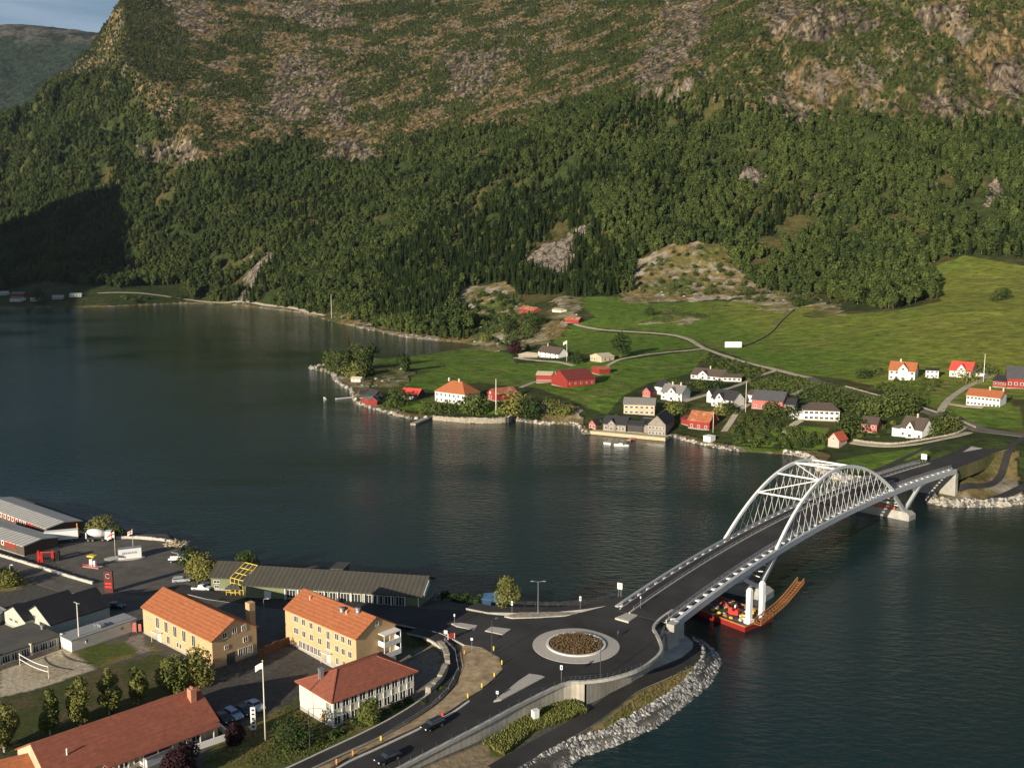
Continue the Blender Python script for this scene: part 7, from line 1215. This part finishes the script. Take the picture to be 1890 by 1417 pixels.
# vehicles
m_tyre = mat('tyre', (.02, .02, .02), .9, var=.1); m_rim = mat('alloy rim', (.45, .45, .46), .3, metal=.7, var=.05); m_lampw = mat('headlight', (.75, .75, .72), .15, var=.02); m_lampr = mat('tail light', (.5, .02, .02), .25, var=.02); PAINT = {k: mat(k + ' car paint', c, .25, var=.03, spec=.6) for k, c in dict(white=(.70, .70, .69), black=(.012, .012, .014), silver=(.40, .42, .45), navy=(.02, .03, .05), red=(.45, .02, .02), blue=(.25, .33, .42)).items()}
def car(p, ang, paint, label, kind='estate', L_=4.6, W_=1.82, H_=1.5, cat='car', name='parked_car'):
    t = empty(name, (p[0], p[1], p[2] + .07), ang, label, cat); h = H_
    prof = {'estate': [(-.5, .32), (-.5, .62), (-.48, .66), (-.44, .98), (.10, .98), (.24, .66), (.46, .58), (.5, .45), (.5, .25), (-.48, .22)], 'sedan': [(-.5, .3), (-.5, .62), (-.36, .66), (-.24, .97), (.08, .97), (.22, .66), (.46, .56), (.5, .42), (.5, .22), (-.48, .2)], 'pickup': [(-.5, .3), (-.5, .6), (-.12, .6), (-.11, .98), (.12, .98), (.24, .64), (.47, .6), (.5, .45), (.5, .26), (-.48, .25)]}[kind]
    lo_ = [(x, z) for x, z in prof]; V = []; F = []; k = len(lo_); ys = [-.5, -.47, .47, .5]
    for yi, y in enumerate(ys):
        for (x, z) in lo_:
            top = z > .8; ins = .80 if top else 1.0; sq = .985 if yi in (0, 3) else 1; V.append((x * L_ * sq, y * W_ * ins * 1.0, z * h * (sq if top else 1)))
    for i in range(3):
        for j in range(k): F.append((i * k + j, i * k + (j + 1) % k, (i + 1) * k + (j + 1) % k, (i + 1) * k + j))
    F += [tuple(range(k))[::-1], tuple(3 * k + j for j in range(k))]
    b = mesh_obj('body', V, F, paint, t)
    # glass: shaped band standing a little proud of the cabin
    def lerp2(a, b_, s): return (a[0] + (b_[0] - a[0]) * s, a[1] + (b_[1] - a[1]) * s)
    tops = [q for q in prof if q[1] > .9]; i0 = prof.index(tops[0]); i1 = prof.index(tops[-1]); A, B_, C_, D_ = prof[i0 - 1], prof[i0], prof[i1], prof[i1 + 1]
    mb = MB()
    for s in (-1, 1):
        q = []
        for (pt, a) in ((lerp2(A, B_, .15), 1.0 - .2 * .15), (lerp2(A, B_, .82), 1 - .2 * .82), (lerp2(D_, C_, .82), 1 - .2 * .82), (lerp2(D_, C_, .15), 1 - .2 * .15)): q.append((pt[0] * L_ * .96, s * (W_ * .5 * a + .012), pt[1] * h))
        mb.add(q if s < 0 else q[::-1], [(0, 1, 2, 3)][:1]); mb.f[-1] = mb.f[-1][::-1]
    for (a0, a1, sx) in ((A, B_, -1), (D_, C_, 1)):
        q = [];
        for s_, f_ in ((.12, 1), (.88, 1)):
            pt = lerp2(a0, a1, s_); wd = W_ * .45 * (1 - .2 * s_); q += [(pt[0] * L_ + sx * .02, -wd, pt[1] * h + .02), (pt[0] * L_ + sx * .02, wd, pt[1] * h + .02)]
        mb.add(q, [(0, 1, 3, 2) if sx > 0 else (1, 0, 2, 3)])
    mb.build('windows', m_glass, t)
    for x in (-.31, .32):
        for s in (-1, 1):
            w_ = MB().tube([(0, -.11, 0), (0, .11, 0)], .33, 14).build('wheel', m_tyre, t); w_.location = (x * L_, s * (W_ * .5 - .08), .33); MB().tube([(0, -.125, 0), (0, .125, 0)], .2, 10).build('rim', m_rim, w_)
    for s in (-1, 1):
        q = MB().box((0, 0, 0), (.1, .34, .14)).build('headlight', m_lampw, t); q.location = (L_ * .492, s * W_ * .36, h * .46); q = MB().box((0, 0, 0), (.08, .28, .2)).build('tail_light', m_lampr, t); q.location = (-L_ * .497, s * W_ * .38, h * .52); q = MB().box((0, 0, 0), (.16, .2, .14)).build('mirror', paint, t); q.location = (L_ * .17, s * (W_ * .5 + .06), h * .66)
    if kind == 'pickup': MB().box((-.31 * L_, 0, .61 * h), (L_ * .34, W_ * .8, .04)).build('load_bed', m_dark, t)
    if kind == 'estate': MB().bar((-.38 * L_, -.33 * W_, h), (.05 * L_, -.33 * W_, h), .05).bar((-.38 * L_, .33 * W_, h), (.05 * L_, .33 * W_, h), .05).build('roof_rails', m_metal, t)
    return t
rd = lambda u0, v0, u1, v1: math.atan2(on_road(u1, v1)[1] - on_road(u0, v0)[1], on_road(u1, v1)[0] - on_road(u0, v0)[0])
car(on_road(799, 1343), rd(840, 1325, 760, 1365), PAINT['black'], 'black estate car with bright headlights driving down the road', 'estate', 4.6, 1.85, 1.55, name='moving_car'); car(on_road(716, 1404), rd(760, 1385, 700, 1412), PAINT['black'], 'dark car at the bottom edge of the road with red tail lights', 'sedan', name='moving_car')
car(near_pt(335, 1074), .25, PAINT['silver'], 'silver estate car parked in the sunlit yard above the yellow hall', 'estate'); car(near_pt(372, 1089), -.12, PAINT['white'], 'white pickup parked left of the green wing', 'pickup', 4.9); car(near_pt(213, 1122), -.2, PAINT['navy'], 'dark car in shade beside the black roofed shop', 'sedan')
car(near_pt(431, 1323), -.75, PAINT['blue'], 'pale blue estate parked in the shaded school yard', 'estate'); car(near_pt(412, 1330), -.75, PAINT['black'], 'black car parked nearest the red roof corner', 'sedan'); car(near_pt(450, 1316), -.75, PAINT['black'], 'black car parked between the two pale cars', 'sedan'); car(near_pt(471, 1307), -.75, PAINT['silver'], 'silver car parked behind the flagpole', 'sedan'); car(near_pt(385, 1081), 0.1, PAINT['navy'], 'dark blue car half hidden behind the white pickup', 'sedan')
t = empty('traffic_cone', on_road(817, 1322), 0, 'red roadwork marker on the kerb just behind the black car', 'traffic marker'); MB().tube([(0, 0, 0), (0, 0, .9)], [.3, .1], 8).build('cone', m_reds, t); MB().box((0, 0, .04), (.7, .7, .08)).build('foot', m_dark, t)
def truck(p, ang, label, kind):
    t = empty('truck', (p[0], p[1], p[2] + .05), ang, label, 'truck'); wc = PAINT['white']
    if kind == 'mixer':
        MB().box((3.2, 0, 1.9), (1.9, 2.3, 2.4), taper=.93).build('cab', wc, t); MB().box((0, 0, .95), (8, 1.0, .35)).build('chassis', m_dark, t); MB().tube([(-3.0, 0, 3.1), (-2.2, 0, 2.9), (-.6, 0, 2.6), (1.2, 0, 2.3), (1.9, 0, 2.2)], [.5, 1.0, 1.35, 1.2, .7], 18).build('drum', wc, t, True); MB().box((-3.3, 0, 1.9), (.3, 1.2, 1.8)).build('chute', wc, t); ws = (-2.6, -1.3, 1.6, 3.0); MB().box((4.17, 0, 2.3), (.05, 1.9, .8)).build('windscreen', m_glass, t)
    elif kind == 'flat':
        MB().box((1.6, 0, 1.3), (1.5, 1.9, 1.5), taper=.9).build('cab', wc, t); MB().box((-.9, 0, .95), (3.6, 2.0, .18)).box((-.9, -1, 1.2), (3.6, .06, .4)).box((-.9, 1, 1.2), (3.6, .06, .4)).build('load_bed', wc, t); MB().bar((-.1, 0, 1), (-.1, 0, 2.4), .25, up=(0, 1, 0)).bar((-.1, 0, 2.4), (-2.0, 0, 3.0), .18).build('crane', m_metal, t); ws = (-1.9, 1.5); MB().box((2.33, 0, 1.6), (.05, 1.6, .6)).build('windscreen', m_glass, t)
    elif kind == 'box':
        MB().box((0, 0, 2.3), (9.5, 2.5, 2.6)).build('box_body', m_whs, t); MB().box((0, 0, .9), (9, 1.2, .3)).build('chassis', m_dark, t); ws = (-3.4, -2.2, 3.0)
    for x in ws:
        for s in (-1, 1): w_ = MB().tube([(0, -.15, 0), (0, .15, 0)], .5 if kind != 'flat' else .38, 14).build('wheel', m_tyre, t); w_.location = (x, s * .95, .5 if kind != 'flat' else .38); MB().tube([(0, -.17, 0), (0, .17, 0)], .27, 8).build('rim', m_rim, w_)
    return t
truck(near_pt(181, 998), .15, 'white concrete mixer truck parked at the quay edge', 'mixer'); truck(near_pt(330, 1037), .05, 'small white flatbed truck with crane by the timber pile', 'flat'); truck(near_pt(114, 1000), .35, 'grey white box trailer beside the nearer red shed end', 'box')
def excavator(p, ang, label, m, scale=1.0):
    t = empty('excavator', p, ang, label, 'excavator'); t.scale = (scale,) * 3
    for s in (-1, 1): MB().box((0, s * 1.1, .45), (3.4, .55, .9)).tube([(-1.7, s * 1.1 - .27, .45), (-1.7, s * 1.1 + .27, .45)], .45, 10).tube([(1.7, s * 1.1 - .27, .45), (1.7, s * 1.1 + .27, .45)], .45, 10).build('track', m_tyre, t)
    h = MB().box((-.5, 0, 1.5), (2.8, 2.4, 1.1)).box((-1.5, 0, 2.2), (.8, 2.2, .6)).build('engine_house', m, t); c = MB().box((.5, .7, 2.2), (1.3, 1.0, 1.6), taper=.9).build('cab', m, t); MB().box((1.14, .7, 2.35), (.06, .8, .9)).build('window', m_glass, c)
    MB().bar((.8, -.2, 1.7), (3.0, -.2, 4.4), .4, .5).bar((3.0, -.2, 4.4), (4.8, -.2, 2.4), .32, .4).build('boom', m, t); MB().box((4.9, -.2, 1.9), (.9, 1.0, .9), taper=.7).build('bucket', m_dark, t); return t
excavator(near_pt(142, 990), 2.0, 'orange excavator behind the end of the red shed', m_orgs, .8)
# red stacked machines
t = empty('farm_machine', near_pt(84, 1036), .2, 'bright red farm implements with folded arms beside the nearer red shed', 'machinery'); mb = MB()
for (x, y, z, l) in [(-1.8, 0, 1.7, 3.2), (-.9, -.4, 1.4, 2.6), (1.9, .2, 1.6, 3.0), (2.5, .6, 1.2, 2.2)]: mb.box((x, y, z), (.75, 1.1, l), taper=.6, rz=.3).bar((x, y, z + l / 2), (x + .8, y + .3, z * .5), .22)
mb.bar((-2, 0, 2.9), (2.4, 0, 2.6), .22).bar((-1.6, .6, .6), (2.6, .6, .6), .3).build('frame', m_reds, t); mb = MB()
for k in range(7): mb.tube([(-1.2 + k * .55, -.7, .5), (-1.2 + k * .55, .9, .5)], .42, 10)
for k in range(4): mb.tube([(3.3, -.4, .5 + k * .6), (3.3, .8, .5 + k * .6)], .55, 10)
mb.build('rollers', m_tyre, t)
# persons
def person(p, ang, label, jacket, trousers, h=1.76):
    t = empty('person', p, ang, label, 'person')
    v = [(0, 0, .95), (0, 0, 1.2), (0, 0, 1.42), (0, 0, 1.52), (0, .02, 1.66), (0, .01, 1.74), (.2, 0, 1.42), (.27, .03, 1.15), (.25, .14, .93), (-.2, 0, 1.42), (-.27, .03, 1.15), (-.25, .14, .93), (.1, 0, .88), (.12, .05, .5), (.12, 0, .1), (.12, .14, .04), (-.1, 0, .88), (-.12, -.04, .5), (-.12, -.1, .1), (-.12, .04, .04)]
    e = [(0, 1), (1, 2), (2, 3), (3, 4), (4, 5), (2, 6), (6, 7), (7, 8), (2, 9), (9, 10), (10, 11), (0, 12), (12, 13), (13, 14), (14, 15), (0, 16), (16, 17), (17, 18), (18, 19)]; rad = [.16, .16, .18, .06, .10, .07, .07, .055, .04, .07, .055, .04, .1, .075, .05, .045, .1, .075, .05, .045]
    me = bpy.data.meshes.new('body'); me.from_pydata(v, e, []); o = bpy.data.objects.new('body', me); COL.objects.link(o); o.parent = t; o.modifiers.new('skin', 'SKIN')
    if not len(me.skin_vertices):
        bm = bmesh.new(); bm.from_mesh(me); bm.verts.layers.skin.verify(); bm.to_mesh(me); bm.free()
    for i, q in enumerate(rad): me.skin_vertices[0].data[i].radius = (q, q * .8)
    me.skin_vertices[0].data[0].use_root = True; o.modifiers.new('sub', 'SUBSURF').levels = 1; me.materials.append(trousers); dg = bpy.context.evaluated_depsgraph_get(); m2 = bpy.data.meshes.new_from_object(o.evaluated_get(dg)); o.modifiers.clear(); o.data = m2
    MB().tube([(0, 0, .86), (0, 0, 1.1), (0, 0, 1.4), (0, 0, 1.5)], [.21, .2, .23, .1], 12).build('jacket', jacket, t, True); MB().tube([(0, .0, 1.68), (0, 0, 1.76), (0, 0, 1.8)], [.125, .11, .03], 10).build('hair', m_dark, t, True); return t
person(on_road(1141, 1176), .6, 'person in dark clothes standing on the road right of the planted ring', m_dark, m_dark); q = bp_(S0 + (S1 - S0) * .36, .45, .1); person(tuple(q), 0, 'worker in bright yellow jacket high at the near arch of the bridge', m_yels, m_dark)
# barge
m_hull = mat('red hull paint', (.24, .02, .018), .55, var=.2, scale=.8, dirt=((.16, .05, .035), .5)); m_orgf = mat('rusty orange steel', (.33, .14, .05), .75, var=.3, scale=1.2); m_deck = mat('work deck', (.12, .11, .10), .9, var=.4, scale=.8)
bc = P(1375, 1168, 0); bl_ = P(1268, 1128, 0); br_ = P(1440, 1140, 0); e1_ = (Vector(bl_) - Vector(bc)).xy.normalized(); e2_ = Vector((-e1_.y, e1_.x)); 
if e2_.dot((Vector(br_) - Vector(bc)).xy) < 0: e2_ = -e2_
barge = empty('work_barge', bc, 0, 'red work barge with white spud columns and rusty lattice boom moored under the bridge', 'barge')
LB, WB2 = 20.0, 11.5
def bq(a, b, z): v = e1_ * a + e2_ * b; return (v.x, v.y, z)
V = [bq(.6, .6, -1), bq(LB, .6, -1), bq(LB, WB2 - .6, -1), bq(.6, WB2 - .6, -1), bq(0, 0, 1.5), bq(LB, 0, 1.5), bq(LB, WB2, 1.5), bq(0, WB2, 1.5)]; mesh_obj('hull', V, [(0, 1, 5, 4), (1, 2, 6, 5), (2, 3, 7, 6), (3, 0, 4, 7)], m_hull, barge); mb = MB(); mb.add([bq(.3, .3, 1.42), bq(LB - .3, .3, 1.42), bq(LB - .3, WB2 - .3, 1.42), bq(.3, WB2 - .3, 1.42)], [(0, 1, 2, 3)]); mb.build('deck', m_deck, barge)
mb = MB()
for a, b in (((.1, .1), (LB, .1)), ((LB, .1), (LB, WB2)), ((LB, WB2), (.1, WB2)), ((.1, WB2), (.1, .1))): mb.bar(bq(*a, 1.6), bq(*b, 1.6), .3, .35)
mb.build('gunwale', m_orgf, barge)
def wrt(u, v, z): q = Vector(P(u, v, z)) - Vector(bc); return (q.x, q.y, q.z)
for (u, v, ztop) in ((1382, 1149, 9.8), (1405, 1140, 10.4)):
    x, y, z = wrt(u, v, 1.5); MB().box((x, y, 1.5 + (ztop - 1.5) / 2), (1.15, 1.15, ztop - 1.5), rz=.7).box((x, y, ztop + .3), (1.0, 1.0, .6), rz=.7, taper=.5).box((x, y, 2.0), (1.7, 1.7, 1.1), rz=.7).build('spud_column', m_white, barge)
ba = Vector(wrt(1398, 1152, 2.0)); bb = Vector(wrt(1436, 1122, 3.0)); bcx = Vector(wrt(1478, 1074, 6.8)); ctl = [ba, bb, (bb + bcx) / 2 + Vector((0, 0, -.3)), bcx]; pts = [Vector(p) for p in spline([tuple(c) for c in ctl], 7)]; mb = MB(); side = Vector((.75, -.6, 0)).normalized() * .85
for s in (-1, 1):
    for z in (0, 1.1):
        for p_, q_ in zip(pts[:-1], pts[1:]): mb.bar(p_ + side * s + Vector((0, 0, z)), q_ + side * s + Vector((0, 0, z)), .22, .22)
for i, p_ in enumerate(pts):
    mb.bar(p_ - side, p_ + side, .28, .1); 
    for s in (-1, 1):
        mb.bar(p_ + side * s, p_ + side * s + Vector((0, 0, 1.1)), .12)
        if i < len(pts) - 1: mb.bar(p_ + side * s, pts[i + 1] + side * s + Vector((0, 0, 1.1)), .1)
mb.build('lattice_boom', m_orgf, barge); mb = MB()
r = random.Random(12)
for k in range(60):
    a, b = r.uniform(2, 12), r.uniform(1.5, 10); mb.box(bq(a, b, 1.45 + .3), (r.uniform(.3, 1.4), r.uniform(.2, .9), r.uniform(.3, .9)), rz=r.uniform(0, 3), m=r.choice([0, 1, 2, 3]))
mb.build('deck_cargo', [m_whs, m_orgf, m_yels, m_metal], barge); crp = Vector(bq(6.5, 3.5, 1.45)) + Vector(bc); excavator(tuple(crp), 2.6, 'bright red crane excavator standing on the work barge deck', m_reds, .8)
q1 = Vector(wrt(1340, 1133, 2.0)); MB().tube([q1, Vector(wrt(1308, 1114, 3.5))], .12, 6).build('mooring_beam', m_metal, barge)
# haze: the air of the fjord
hz = MB().box((-200, 4150, 1050), (15000, 10600, 2112)).build('haze', None or mat('x_tmp', (.5, .5, .5))); hz.data.materials.clear(); hm = bpy.data.materials.new('haze'); hm.use_nodes = True; nt = hm.node_tree; nt.nodes.clear(); out = nt.nodes.new('ShaderNodeOutputMaterial'); pv = nt.nodes.new('ShaderNodeVolumePrincipled'); pv.inputs['Density'].default_value = .000012; pv.inputs['Color'].default_value = (.62, .76, 1, 1); pv.inputs['Anisotropy'].default_value = .2; nt.links.new(pv.outputs[0], out.inputs['Volume']); hz.data.materials.append(hm); tag(hz, 'thin bluish air over the fjord', 'haze', kind='stuff')
